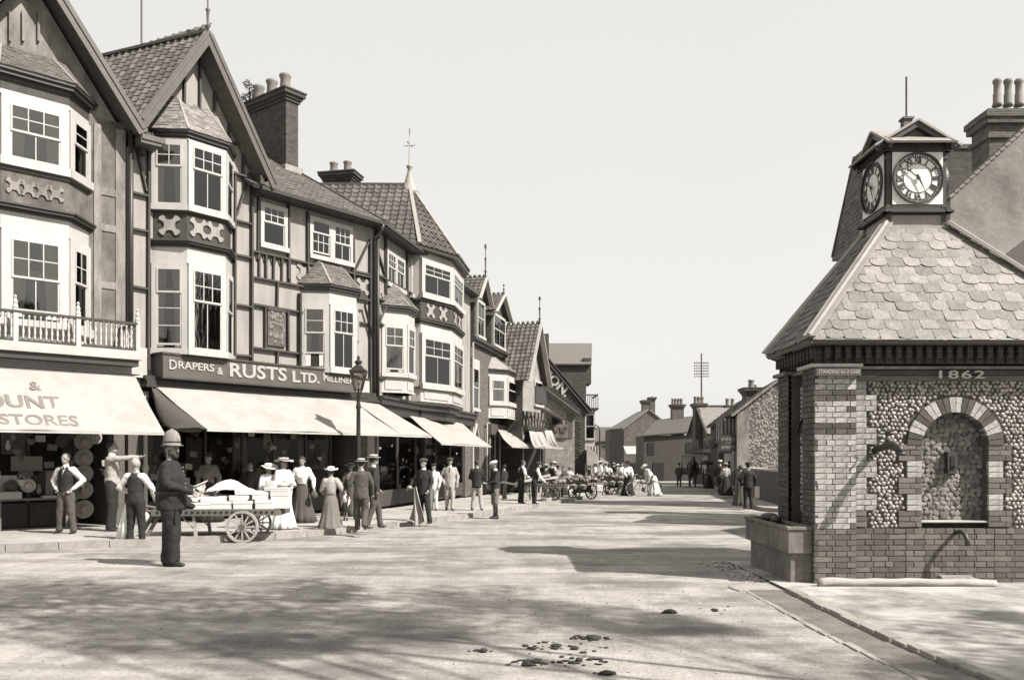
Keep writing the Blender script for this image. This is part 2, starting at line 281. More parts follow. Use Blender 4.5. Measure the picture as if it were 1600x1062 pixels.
# ------------------------------------------------------------------ ground, pavements, gutter
def sheet(name, rows, m, up=0.0, sub=1):
    """rows: list of polylines (x,y) of equal length -> draped sheet"""
    mb = MB(); n = len(rows[0]); vs = [(x, y, gz(y)+up) for r_ in rows for x, y in r_]
    mb.add(vs, [(j*n+i, j*n+i+1, (j+1)*n+i+1, (j+1)*n+i) for j in range(len(rows)-1) for i in range(n-1)])
    o = mb.build(name, m); o['kind'] = 'structure'; return o
def roadmat():
    m = mat('rolled_gravel_road', .255, .95, .07, 1.1, .5, 45); t = m.node_tree; n = t.nodes; b = n['Principled BSDF']; mc = [x for x in n if x.type == 'MIX'][0]
    tcn = [x for x in n if x.type == 'TEX_COORD'][0]
    def layer(scale, sx, sy, lo, hi, f0, f1, det=6, rot=0, off=0):
        mp = n.new('ShaderNodeMapping'); mp.inputs['Scale'].default_value = (sx, sy, 1); mp.inputs['Rotation'].default_value = (0, 0, rot); mp.inputs['Location'].default_value = (off, off, 0)
        a = n.new('ShaderNodeTexNoise'); a.inputs['Scale'].default_value = scale; a.inputs['Detail'].default_value = det; a.inputs['Roughness'].default_value = .68
        t.links.new(tcn.outputs['Object'], mp.inputs[0]); t.links.new(mp.outputs[0], a.inputs[0]); mr = n.new('ShaderNodeMapRange'); mr.interpolation_type = 'SMOOTHSTEP'
        mr.inputs[1].default_value = f0; mr.inputs[2].default_value = f1; mr.inputs[3].default_value = lo; mr.inputs[4].default_value = hi; t.links.new(a.outputs[0], mr.inputs[0]); return mr.outputs[0]
    cur = mc.outputs[2]
    for l in (layer(.32, 1, 1.6, 1.04, .56, .46, .6, rot=.3), layer(.8, .22, 1.5, 1.05, .74, .42, .6, 8, .1, 3), layer(26, 1, 1, 1.14, .82, .3, .7, 2), layer(1.1, 2.4, .35, 1.04, .90, .42, .6, 3, -.25, 7), layer(5, 1, 1, 1.07, .92, .35, .65, 9, .3, 2)):
        k = n.new('ShaderNodeMix'); k.data_type = 'RGBA'; k.blend_type = 'MULTIPLY'; k.inputs[0].default_value = 1; t.links.new(cur, k.inputs[6]); t.links.new(l, k.inputs[7]); cur = k.outputs[2]
    t.links.new(cur, b.inputs['Base Color']); return m
ROAD = roadmat()
ys = [-30, 12, 30, 60, 110, 300, 2500]
sheet('ground', [[(-900, y), (900, y)] for y in ys], mat('bare_earth', .16, .95, .2, .3), -.004)
sheet('road', [[(-26, y), (26, y)] for y in (-10, 4, 12, 20, 30, 45, 60, 85, 110, 150)], ROAD, 0)
PAVE = mat('pavement', .30, .9, .1, 3, .3, 40, dirt=.25, dscale=.7)
KL = [(-24, 6.5), (-16, 11.6), (-12, 13.6), (-8.85, 15.1), (-7.4, 15.9), (-5.54, 16.95), (-4.81, 17.6), (-3.85, 18.9), (-2.78, 20.85), (-1.18, 24.6), (.43, 29.1), (2.34, 35.1), (4.2, 41.5), (6.4, 50), (8.6, 60), (12.5, 80), (17, 100)]
pl = sheet('pavement', [[(x-16, y+9), (x-8, y+5), (x-.16, y+.08)] for x, y in KL], PAVE, .12)
pr = sheet('pavement', [[(9.3, 26.2), (20, 26.2)], [(8.3, 28.2), (20, 28.2)], [(8.35, 29.4), (21, 29.4)], [(14.4, 63), (30, 63)], [(20, 90), (40, 90)]], PAVE, .12)
def kerbline(pts, parent, step=.9, w=.16, up=.13, h=.25):
    d = 0; segs = []; P = [V((x, y, 0)) for x, y in pts]
    for a, b in zip(P[:-1], P[1:]):
        n = max(1, round((b-a).length/step))
        segs += [(lerp(a, b, i/n), lerp(a, b, (i+1)/n)) for i in range(n)]
    for a, b in segs:
        if not (3 < a.y < 75): continue
        v = (b-a); L_ = v.length-.012; ry = math.atan2(v.y, v.x); z = gz((a.y+b.y)/2)
        MB().box(0, L_, 0, w, z+up-h, z+up+random.uniform(-.004, .004)).build('kerb_stone', 'kerb', parent, (a.x, a.y, 0), ry)
kerbline(KL, pl, .95)
kerbline([(16, 72), (14.26, 63), (8.2, 29.1), (8.15, 27.9), (9.2, 26.0)], pr, 1.3)
# drain bridge boards seen by the near kerb
# gutter of setts and the apron round the clock house
gut = sheet('gutter', [[(2.9+.26*max(0, 8-y)*.3, y), (3.3+.26*max(0, 8-y)*.3, y)] for y in (10.6, 9, 8, 7, 6, 4.5)], mat('wet_gutter', .13, .6, .25, 6, .5, 30, dirt=.3, dscale=2), .004)
apr = sheet('apron_paving', [[(3.34+.26*max(0, 8-y)*.3, y), (12, y)] for y in (13.5, 10.7, 9, 8, 7, 6, 4.5)], None or mat('worn_asphalt_apron', .33, .85, .15, 2, .4, 35, dirt=.62, dscale=.8), .03)
for k, (x0, m_, w, up) in enumerate(((2.84, 'kerb', .07, .012), (3.30, 'kerb', .13, .045))):
    y = 10.5
    while y > 5.2:
        l = random.uniform(.16, .34); sh = .26*max(0, 8-y)*.3
        MB().box(0, w*random.uniform(.85, 1.1), 0, l-.015, -.05, up+random.uniform(-.006, .006)).build('sett', m_, apr if k else gut, (x0+sh+random.uniform(-.012, .012), y-l, 0), bevel=.008)
        y -= l
pts = [(2.84, 10.5), (2.78, 10.75), (2.86, 11.0), (3.05, 11.2), (3.3, 11.3)]
for a, b in zip(pts[:-1], pts[1:]): MB().box(0, (V(b)-V(a)).length-.01, 0, .08, -.05, .015).build('sett', 'kerb', gut, (a[0], a[1], 0), math.atan2(b[1]-a[1], b[0]-a[0]))
# loose cobbles and puddle stones under the trough
mb = MB()
for _ in range(260):
    x, y = random.gauss(3.35, .16), random.gauss(11.9, .6)
    if x < 3.62 and y > 11.1: mb.ball((x, y, .003), random.uniform(.02, .045), (1, 1, .5), 6, 4)
o = mb.build('loose_cobbles', 'cobble', smooth=True); tag(o, 'loose beach cobbles strewn on the ground beside the stone trough', 'cobbles'); o['kind'] = 'stuff'
mb = MB()
for _ in range(1600):
    x = random.uniform(-8, 8); y = 4.5 + 22*random.random()**1.4; r_ = random.uniform(.004, .014)
    mb.ball((x, y, gz(y)+r_*.3), r_, (1.2, 1, .6), 5, 3)
o = mb.build('road_grit', 'kerb'); tag(o, 'small pale stones and grit scattered over the road', 'grit'); o['kind'] = 'stuff'
def dung(px, py, n, spread, lab, wide=1):
    g = G(px, py); mb = MB()
    for _ in range(max(2, n//9)):
        a = random.uniform(0, 6.28); q = spread*.45*random.random(); r_ = random.uniform(.02, .04); b = MB().ball((0, 0, 0), r_, (random.uniform(1, 2), 1.2, .55), 8, 5); ox, oy = cos(a)*q*wide, sin(a)*q; mb.add([(ox + x*(1+random.uniform(-.35, .35)), oy + y*(1+random.uniform(-.35, .35)), max(0, r_*.4 + z*(1+random.uniform(-.3, .3)))) for x, y, z in b.v], b.f)
    for _ in range(n):
        a = random.uniform(0, 6.28); q = spread*random.random()**.7; r_ = random.uniform(.006, .021); f = random.uniform(.3, .6)
        b = MB().ball((0, 0, 0), r_, (random.uniform(.9, 1.9), random.uniform(.8, 1.3), f), 6, 4); mb.add([(cos(a)*q*wide + x*(1+random.uniform(-.3, .3)), sin(a)*q + y*(1+random.uniform(-.3, .3)), r_*f*.8 + z) for x, y, z in b.v], b.f)
    o = mb.build('horse_dung', 'dung', None, tuple(g), smooth=True); tag(o, lab, 'horse dung'); o['kind'] = 'stuff'
dung(925, 997, 48, .12, 'largest heap of horse dung, dark and clumped, in the near middle of the road', 1.6)
dung(828, 1036, 30, .10, 'elongated low pile of horse dung nearest the bottom edge of the road', 2.2)
dung(1046, 957, 20, .06, 'compact clump of horse dung nearest the gutter by the clock house', 1.6)
dung(870, 1012, 34, .30, 'thinly scattered crumbs of horse dung between the two long piles', 1.4)
dung(945, 1053, 10, .05, 'small pair of dung lumps at the very bottom of the picture', 1.8)
dung(900, 1033, 22, .2, 'loose sprinkle of dung crumbs just below the largest heap', 1.2)
dung(1120, 953, 8, .25, 'a few dung crumbs strewn right of the compact clump', 1.5)
dung(755, 1018, 5, .08, 'tiny isolated dung crumbs at the left of the heaps', 1.5)

# ------------------------------------------------------------------ the clock house
CK = thing('clock_house', 'small square drinking fountain house of flint and striped brick with slate roof and clock turret', 'clock tower', (5.67, 10.95, 0))
FY = .13; RI, RO, SZ = .425, .617, 1.78
arc = lambda r_, n, a0=180, a1=0: [(r_*cos(R(a0+(a1-a0)*i/n)), SZ + r_*sin(R(a0+(a1-a0)*i/n))) for i in range(n+1)]
core = MB().prism([(-1.66, .27), (1.66, .27), (1.66, 1.5), (.87, 3.1), (-.87, 3.1), (-1.66, 1.5)], 0, 3.0)
core.build('core_wall', 'mortard', CK)
Lp = [(-1.62, .0), (-RI, .0), (-RI, .82)] ; Lp = [(-1.62, .7), (-RI, .7)] + arc(RI, 10, 180, 90) + [(0, 2.78), (-1.62, 2.78)]
wl = MB().xzprism(Lp, FY, .275).xzprism([(-x, z) for x, z in reversed(Lp)], FY, .275).build('front_wall', 'mortar', CK)
MB().box(-1.655, 1.655, FY+.005, .275, 0, .7).build('plinth_core', 'mortar', CK)
for sx in (-1, 1):
    MB().box(sx*1.30, sx*1.825, .012, .46, 0, 2.76).box(sx*1.50, sx*1.825, 1.05, 1.5, 0, 2.76).build('pier', 'mortar', CK)
    MB().box(sx*1.24, sx*1.90, -.06, .5, 2.765, 2.81).build('pier_cap', 'trim', CK, bevel=.008)
    MB().box(sx*1.45, sx*1.90, 1.0, 1.55, 2.765, 2.81).build('pier_cap', 'stone', CK)
BR = {}
def brick(L_, m):
    k = (round(L_, 2), m, random.randrange(3))
    if k not in BR:
        mb = MB().box(0, L_, 0, .05, 0, .062); j = lambda a: tuple(c + random.uniform(-.0025, .0025) for c in a); mb.v = [j(v) for v in mb.v]; BR[k] = mb.mesh('brick', m)
    return BR[k]
nb = 0; rest = {}
def lay(x0, x1, z0, rows, y, pick, first=0, side=0, vis=True, blen=.225, parity=0):
    """courses of brick: alternately stretchers and header/stretcher rows"""
    global nb
    for r_ in range(rows):
        z = z0 + r_*.0705; x = x0; k = 0; hd = (r_+parity) % 2
        while x < x1-.02:
            l = (.108 if k % 2 else .15) if hd else blen
            l = min(l, x1-x)
            if x1-(x+l) < .05: l = x1-x
            m = pick(r_, k); off = random.uniform(-.004, .003); nb += 1
            if side: loc, rot = (y+off*side, (x if side < 0 else x+l-.009), z), (0, 0, R(90) if side > 0 else R(90))
            else: loc, rot = (x, y+off, z), (0, 0, 0)
            if side: loc = (y+.05+off, x, z) if side < 0 else (y+off, x, z)
            if vis: inst('brick', brick(l-.009, m), CK, loc, rot)
            else: rest.setdefault(m, MB()).add([Matrix.Translation(loc) @ Matrix.Rotation(rot[2], 4, 'Z') @ V(v) for v in MB().box(0, l-.009, 0, .05, 0, .062).v], MB().box(0, 1, 0, 1, 0, 1).f)
            x += l; k += 1
def pierpick(r_, k):
    if r_ < 10: return 'brickm'
    return 'brickr' if r_ in (33, 34, 27, 28) else ('brickr' if random.random() < .05 else 'brickl')
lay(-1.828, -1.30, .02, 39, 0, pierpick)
lay(1.30, 1.828, .02, 39, 0, pierpick, vis=False)
# left flank of the piers (shaded side: all dark red brick to deepen the shade)
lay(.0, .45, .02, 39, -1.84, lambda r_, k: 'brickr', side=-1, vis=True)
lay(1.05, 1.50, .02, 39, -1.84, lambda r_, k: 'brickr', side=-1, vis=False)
# plinth
lay(-1.30, 1.05, .02, 10, FY-.035, lambda r_, k: 'brickm', blen=.225)
lay(1.05, 1.30, .02, 10, FY-.035, lambda r_, k: 'brickm', vis=False)
# quoin strip beside the pier, toothed into the flints
for r_ in range(28):
    z = .74 + r_*.0705; wd = .30 if (r_//3) % 2 else .17
    m = 'brickl' if r_ > 2 else 'brickm'
    for s in (-1, 1):
        lay(*((-1.30, -1.30+wd) if s < 0 else (1.30-wd, 1.30)), z, 1, FY-.03, lambda a, b: m, parity=r_, vis=s < 0)
        w2 = .30 if (r_//3) % 2 == 0 else .19
        if z < SZ-.05:
            mm = 'brickl' if (r_//3) % 2 else 'brickm'
            lay(*((-RI-w2, -RI) if s < 0 else (RI, RI+w2)), z, 1, FY-.035, lambda a, b: mm, parity=r_)
for m, b in rest.items(): b.build('bricks', m, CK, kind='stuff')
nv = 22
for i in range(nv):
    a0, a1 = 180-i*180/nv-.5, 180-(i+1)*180/nv+.5
    pts = [(RI*cos(R(a0)), SZ+RI*sin(R(a0))), (RI*cos(R(a1)), SZ+RI*sin(R(a1))), (RO*cos(R(a1)), SZ+RO*sin(R(a1))), (RO*cos(R(a0)), SZ+RO*sin(R(a0)))]
    MB().xzprism(pts, FY-.045, FY+.1).build('voussoir', 'brickr' if (i//2) % 2 == 0 else 'brickl', CK)
# niche reveal lining and sill
MB().box(-.47, .47, FY-.02, FY+.2, .79, .815).build('niche_sill', 'trim', CK, bevel=.006)
# rubble filling the niche
k = 0; rub = [MB().ball((0, 0, 0), 1, (1, .5, .9), 6, 4) for _ in range(9)]
for b in rub: b.v = [(x*(1+random.uniform(-.4, .3)), y*(1+random.uniform(-.4, .3)), z*(1+random.uniform(-.4, .3))) for x, y, z in b.v]
rub = [b.mesh('rubble_stone', 'rubble') for b in rub]
z = .84
while z < SZ+RI-.03:
    x = -RI+.03; h = random.uniform(.052, .066)
    while x < RI-.02:
        w = random.uniform(.055, .10)
        if z < SZ or math.hypot(x+w/2, z-SZ) < RI-.02: inst('rubble_stone', random.choice(rub), CK, (x+w/2, .27, z+random.uniform(-.01, .01)), (random.uniform(-.3, .3), random.uniform(-.9, .9), random.uniform(-.3, .3)), (w*.66, random.uniform(.025, .05), h*.74))
        x += w
    z += h
# beach cobbles
cb = []
for _ in range(6):
    b_ = MB().ball((0, 0, 0), 1, (1, .8, 1), 7, 4); b_.v = [(x*(1+random.uniform(-.22, .22)), y*(1+random.uniform(-.3, .25)), z*(1+random.uniform(-.22, .22))) for x, y, z in b_.v]; cb.append(b_.mesh('cobble', 'cobble', True))
L_ = []; z = .74; row = 0
while z < 2.60:
    x = -1.28 + (row % 2)*.029
    while x < 1.28:
        ok = True; q = int((z-.74)/.0705); t = (q//3) % 2
        if abs(x) > 1.30-(.30 if t else .17)-.03: ok = False
        if z < SZ and abs(x) < RI+(.30 if not t else .19)+.03: ok = False
        if z >= SZ-.03 and math.hypot(x, z-SZ) < RO+.03: ok = False
        if ok: L_.append((x+random.uniform(-.012, .012), z+random.uniform(-.012, .012)))
        x += .058
    z += .050; row += 1
L_.sort(key=lambda p: p[0]); mb = MB()
for i, (x, z) in enumerate(L_):
    s = random.uniform(.021, .030); el = random.uniform(1, 1.35)
    if i < 300: inst('cobble', random.choice(cb), CK, (x, FY-.006, z), (0, random.uniform(0, 3), 0), (s*el, s, s*.9))
    else:
        a = random.uniform(0, 3); c_, s_ = cos(a), sin(a); b = MB().ball((0, 0, 0), 1, (s*el, s*.8, s*.9), 7, 4)
        mb.add([(x+c_*vx+s_*vz, FY-.006+vy, z-s_*vx+c_*vz) for vx, vy, vz in b.v], b.f)
mb.build('cobbles', 'cobble', CK, kind='stuff', smooth=True)
# side recess: arched hollow in the shaded flank
mb = MB()
for j in range(28):
    for i in range(8):
        y = .5+i*.07; z = .9+j*.062
        if abs(y-.75) > .17 or z > 2.1: mb.ball((-1.665, y+random.uniform(-.01, .01), z+random.uniform(-.01, .01)), .031, (.8, 1, .95), 6, 4)
mb.build('side_cobbles', 'cobble', CK, kind='stuff', smooth=True)
for s in (0, 1): MB().tube([(-1.69, .75+.2*cos(R(a)), 1.95+.2*sin(R(a))) for a in range(0, 181, 20)], .035, 6).build('side_arch', 'brickm', CK)
# string courses, frieze, corbels, eaves
MB().box(-1.30, 1.30, FY-.05, FY+.1, 2.60, 2.665).build('string_course', 'brickm', CK)
MB().box(-1.30, 1.30, FY-.035, FY+.1, 2.675, 2.74).build('string_course', 'brickr', CK)
MB().box(-1.24, 1.24, FY-.09, FY+.1, 2.75, 2.785).box(-1.78, -1.6, .5, 1.0, 2.75, 2.785).build('string_course', 'stone', CK)
MB().box(-1.74, 1.74, FY-.10, FY+.25, 2.815, 3.03).prism([(-1.74, .2), (-1.5, .2), (-1.5, 1.5), (-1.74, 1.5)], 2.785, 3.03).box(1.5, 1.74, .2, 1.5, 2.785, 3.03).build('frieze', 'brickdark', CK)
x = -1.72; CB_ = MB().box(0, .06, 0, .14, 0, .14).box(.008, .052, .05, .14, -.06, 0).mesh('corbel', 'brickdark')
while x < 1.7: inst('corbel', CB_, CK, (x, FY-.20, 2.885)); x += .128
y = .0
while y < 1.5: inst('corbel', CB_, CK, (-1.88, y+.06, 2.885), (0, 0, R(-90))); y += .128
MB().box(-1.93, 1.93, -.17, .6, 3.03, 3.06).build('wall_plate', 'darkp', CK)
EZ, TZ = 3.085, 4.85; E0, E1, E2 = V((-1.98, -.22, EZ)), V((1.98, -.22, EZ)), V((1.98, 1.62, EZ)); E3 = V((-1.98, 1.62, EZ)); T0, T1, T2, T3 = V((-.43, 1.13, TZ)), V((.43, 1.13, TZ)), V((.43, 1.99, TZ)), V((-.43, 1.99, TZ))
K1, K2 = V((-1.0, 3.3, EZ)), V((1.0, 3.3, EZ))
mb = MB()
for q in ((E0, E1, T1, T0), (E3, E0, T0, T3), (E1, E2, T2, T1), (E3, T3, K1), (K1, T3, T2, K2), (K2, T2, E2)): mb.slab(q, .06)
mb.build('roof_boarding', 'slated', CK); MB().prism([(-1.9, -.17), (1.9, -.17), (1.9, 1.6), (1.0, 3.2), (-1.0, 3.2), (-1.9, 1.6)], 3.062, 3.08).build('soffit', 'darkp', CK)
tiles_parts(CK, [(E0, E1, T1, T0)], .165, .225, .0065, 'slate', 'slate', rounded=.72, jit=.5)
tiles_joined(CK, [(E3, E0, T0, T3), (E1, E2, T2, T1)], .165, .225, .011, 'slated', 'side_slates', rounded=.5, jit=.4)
for a, b in ((E0, T0), (E1, T1), (E3, T3)):
    nrm = V((0, -.6, 1)) if a is not E3 else V((-1, 0, .6)); b = b + V((0, 0, .02))
    for s in (-1, 1):
        w = .13; h = (a-b); side = V((s*w if a is not E3 else 0, 0, -.03)) if a is not E3 else V((0, s*w, -.02))
        dn = V((0, 0, .045)); q = [a+dn, b+dn, b+dn+V((side.x, 0 if s > 0 or a is not E3 else 0, side.z)), a+dn+side]
    MB().bar(a+V((0, -.01, .045)), b+V((0, 0, .03)), .17, .02, (-.35 if a.x < 0 else .35, -.5, 1)).tube([a+V((0, 0, .06)), b+V((0, 0, .05))], .028, 8).build('hip_lead', 'lead', CK)
MB().tube([E0+V((0, .01, 0)), E1+V((0, .01, 0))], .02, 6).build('eave_trim', 'darkp', CK)
# turret
TC = (0, 1.57)
MB().prism([(-.46, 1.10), (.46, 1.10), (.46, 2.02), (-.46, 2.02)], 4.74, 4.86).prism([(-.40, 1.17), (.40, 1.17), (.40, 1.97), (-.40, 1.97)], 4.86, 5.02).build('turret_base', 'lead', CK)
MB().box(-.385, .385, 1.185, 1.955, 5.0, 5.93).build('turret_core', 'darkp', CK)
for sx in (-1, 1):
    for sy in (-1, 1):
        x, y = TC[0]+sx*.385, TC[1]+sy*.385
        MB().box(x-.03, x+.03, y-.03, y+.03, 4.85, 5.92).box(x-.045, x+.045, y-.045, y+.045, 5.80, 5.84).box(x-.045, x+.045, y-.045, y+.045, 5.12, 5.16).build('turret_post', 'darkp', CK)
for k, rz in enumerate((0, -90, 90, 180)):
    a = R(rz); cx, cy = TC[0]+.0, TC[1]; Rm = Matrix.Translation((cx, cy, 0)) @ Matrix.Rotation(a, 4, 'Z')
    def at(p): return tuple(Rm @ V(p))
    MB().box(-.50, .50, -.48, -.385, 5.045, 5.075).box(-.47, .47, -.455, -.385, 5.075, 5.105).build('turret_sill', 'darkp', CK, at((0, 0, 0)), a)
    MB().box(-.46, .46, -.452, -.385, 5.90, 5.935).box(-.49, .49, -.475, -.385, 5.935, 5.962).build('turret_cornice', 'darkp', CK, at((0, 0, 0)), a)
    f = MB().box(-.352, .352, -.405, -.388, 5.16, 5.888).build('clock_face', 'clockw', CK, at((0, -.04, 0)), a)
    MB().box(-.35, .35, -.41, -.385, 5.108, 5.158).build('face_sill', 'lead', CK, at((0, 0, 0)), a)
    cz = 5.522; n = 48
    def ring(r0, r1, y0, y1):
        vs = []
        for r_, y in ((r0, y0), (r1, y0), (r1, y1), (r0, y1)): vs += [(r_*cos(2*pi*i/n), y, cz+r_*sin(2*pi*i/n)) for i in range(n)]
        return vs, [(j*n+i, j*n+(i+1) % n, ((j+1) % 4)*n+(i+1) % n, ((j+1) % 4)*n+i) for j in range(4) for i in range(n)]
    mb = MB(); mb.add(*ring(.338, .358, -.445, -.404)); mb.add(*ring(.295, .303, -.412, -.404)); mb.add(*ring(.198, .207, -.412, -.404))
    for i in range(60):
        b = R(i*6); mb.bar((.298*sin(b), -.408, cz+.298*cos(b)), (.345*sin(b), -.408, cz+.345*cos(b)), .012 if i % 5 else .004, .008, (0, 1, 0))
    mb.build('chapter_ring', 'darkp', f)
    for i, rn in enumerate(['XII', 'I', 'II', 'III', 'IIII', 'V', 'VI', 'VII', 'VIII', 'IX', 'X', 'XI']):
        b = R(i*30); text('numeral', rn, 'darkp', .118, f, (.25*sin(b), -.410, cz+.25*cos(b)), (R(90), R(30*i), 0), .004, .0028, xs=.78 if len(rn) > 2 else .95, spacing=.9)
    hh, mh = (-51, 154) if k == 0 else (-51, 154)
    b = R(hh); MB().bar((-.04*sin(b), -.43, cz-.04*cos(b)), (.17*sin(b), -.43, cz+.17*cos(b)), .014, .006, (0, 1, 0)).ball((.175*sin(b), -.43, cz+.175*cos(b)), .024, (1, .3, 1)).ball((.155*sin(b)+.015, -.43, cz+.155*cos(b)+.02), .015, (1, .3, 1)).ball((0, -.43, cz), .03, (1, .4, 1)).build('hour_hand', 'iron', f)
    b = R(mh); MB().xzprism([(.018*cos(b)-.05*sin(b), cz-.018*sin(b)-.05*cos(b)), (.215*sin(b), cz+.215*cos(b)), (-.018*cos(b)-.05*sin(b), cz+.018*sin(b)-.05*cos(b))], -.442, -.436).build('minute_hand', 'iron', f)
    ty = -.43
    MB().xzprism([(-.42, 5.965), (.42, 5.965), (0, 6.24)], ty+.05, ty+.09).build('tympanum', 'barge', CK, at((0, 0, 0)), a)
    MB().bar((-.58, ty, 5.955), (0.0, ty, 6.30), .10, .045, (0, 1, 0)).bar((.58, ty+.001, 5.955), (0.0, ty+.001, 6.30), .10, .045, (0, 1, 0)).box(-.56, .56, ty-.04, ty+.06, 5.962, 5.99).build('raking_cornice', 'darkp', CK, at((0, 0, 0)), a)
    MB().slab([(-.60, -.48, 5.965), (0, -.48, 6.325), (0, 0, 6.325), (-.60, 0, 5.965)][::-1], .03).slab([(.60, -.48, 5.965), (0, -.48, 6.325), (0, 0, 6.325), (.60, 0, 5.965)], .03).build('turret_roof', 'lead', CK, at((0, 0, 0)), a)
MB().box(-.02, .1, 1.5, 1.62, 6.28, 6.50).box(-.04, .12, 1.48, 1.64, 6.50, 6.53).tube([(.04, 1.56, 6.5), (.04, 1.56, 7.13)], .014, 6).build('turret_finial', 'barge', CK)
# lettering
p = MB().box(-1.84, -1.28, -.085, 0, 2.655, 2.745).build('cab_sign', 'signb', CK)
text('lettering', 'STANDING for 2 CABS', 'gold', .062, p, (-1.56, -.088, 2.70), fit=.53, shear=.25, extrude=.002, bold=.0012)
text('date_numerals', '1862', 'trim', .14, CK, (.02, FY-.10, 2.672), fit=.58, extrude=.012, bold=.002, spacing=1.15)
MB().box(-1.70, -1.685, .58, .86, 2.40, 2.52).build('side_sign', 'trim', CK)
# spouts, valve, slot
sp = MB().tube([(-1.02, FY, 1.72), (-.99, -.1, 1.76), (-.96, -.28, 1.77), (-.93, -.40, 1.73), (-.93, -.42, 1.68)], .048, 12).lathe([(.06, 0), (.06, .04)], 14, (-.93, -.42, 1.65)).tube([(-.98, -.15, 1.77), (-.98, -.15, 1.93)], .024, 8).build('water_spout', 'pipe', CK, smooth=True)
MB().tube([(-1.07, -.15, 1.93), (-.89, -.15, 1.93)], .015, 6).tube([(-.98, -.24, 1.94), (-.98, -.06, 1.94)], .015, 6).lathe([(.03, 1.90), (.045, 1.93), (.02, 1.96)], 10, (-.98, -.15, 0)).build('valve_handle', 'pipe', sp)
MB().tube([(0, FY, .66), (-.0, FY-.16, .69), (.01, FY-.25, .66), (.03, FY-.27, .59), (.03, FY-.27, .52)], [.028, .028, .028, .03, .034], 10).build('low_spout', 'pipe', CK, smooth=True)
s_ = MB().box(-.06, .06, .17, .27, 1.42, 1.70).build('iron_slot_box', 'pipe', CK); MB().box(-.025, .025, .16, .175, 1.47, 1.64).build('slot', 'room', s_); MB().tube([(0, .17, 1.5), (-.02, .05, 1.5)], .012, 6).build('lever', 'pipe', s_)
mb = MB()
for i in range(14): mb.box(-.5+i*.07+random.uniform(-.02, .02), -.42+i*.07, FY-.10, FY-.03, 0, random.uniform(.03, .10) if 4 < i < 12 else .03)
mb.build('lime_crust', 'trim', CK)
# trough
tr = thing('stone_trough', 'long stone horse trough with lipped rim against the shaded side of the clock house', 'trough', (3.52, 11.02, 0))
MB().prism([(0, 0), (.31, 0), (.31, 2.0), (0, 2.0)], .40, .70).build('basin', 'stone', tr, bevel=.01)
MB().box(-.02, .045, -.02, 2.02, .70, .745).box(.26, .33, -.02, 2.02, .70, .745).box(.045, .26, -.02, .05, .70, .744).box(.045, .26, 1.94, 2.02, .70, .744).build('rim', 'stone', tr, bevel=.008)
MB().box(.05, .31, .05, 1.9, 0, .40).build('base', 'stone', tr)
MB().box(.045, .26, .05, 1.94, .702, .715).build('water', mat('dark_water', .02, .06, .05, 3), tr)
MB().ball((.15, 1.3, .78), .13, (1, 1.5, .5)).ball((.15, 1.0, .76), .08, (1, 1.2, .8)).build('pump_head', 'pipe', tr, smooth=True)
# log at the wall foot
lg = MB(); pts = [(0, 0, .05), (.5, .01, .055), (1.1, -.015, .05), (1.7, .0, .048), (2.2, -.01, .04)]; lg.tube([lerp(pts[int(i/8)], pts[min(int(i/8)+1, 4)], (i % 8)/8) for i in range(33)], .052, 12, .042)
lg.v = [(x, y*(1+.08*noise.noise(V((x*6, y*9, z*9)))), z+.02*noise.noise(V((x*3, y*9, 0)))) for x, y, z in lg.v]
tag(lg.build('timber_log', 'woodl', None, (3.80, 10.72, .028), smooth=True), 'long pale debarked log lying on the ground along the foot of the clock house wall', 'log')
lg = MB().bar((0, 0, .03), (.45, .02, .03), .1, .05).bar((.1, .05, .07), (.5, .08, .075), .08, .04)
tag(lg.build('scrap_timber', 'woodl', None, (5.35, 10.95, .03)), 'short pale scrap boards on the wall foot under the lower spout, behind the log', 'board')
F0 = Facade((-8.97, 20.08), 1.037); F1 = Facade((-8.97, 20.08), .778); F2 = Facade((-4.21, 26.2), .222); F3 = Facade((-.16, 44.4), .35)
def loc(F, X, Y): dx, dy = X-F.A[0], Y-F.A[1]; return (dx*F.d[0]+dy*F.d[1], -dx*F.d[1]+dy*F.d[0])
def quatrefoil(mb, cx, cz, s, y):
    """pale diagonal-cross tracery piece, concave between the arms"""
    pts = []
    for k in range(4):                       # one side at a time: corner block, then the circular bite
        c_, s_ = cos(k*pi/2), sin(k*pi/2); side = [(-1, 1), (-.86, .86), (-.72, 1), (-.50, 1)] + [(.5*cos(R(a)), 1+.5*sin(R(a))) for a in range(200, 341, 20)] + [(.5, 1), (.72, 1), (.86, .86)]
        side = [p for p in reversed(side)]
        pts += [(cx+s*(x*c_-z*s_), cz+s*(x*s_+z*c_)) for x, z in side]
    # centre fan keeps the face planar
    n = len(pts); vs = [(x, y-.02, z) for x, z in pts] + [(x, y, z) for x, z in pts] + [(cx, y-.02, cz)]
    mb.add(vs, [(i, (i+1) % n, 2*n) for i in range(n)] + [(i, n+i, n+(i+1) % n, (i+1) % n) for i in range(n)])
def baypoly(u0, u1, p, g=0): return [(u0-g, .02), (u0+p-g*.41, -p-g), (u1-p+g*.41, -p-g), (u1+g, .02)]
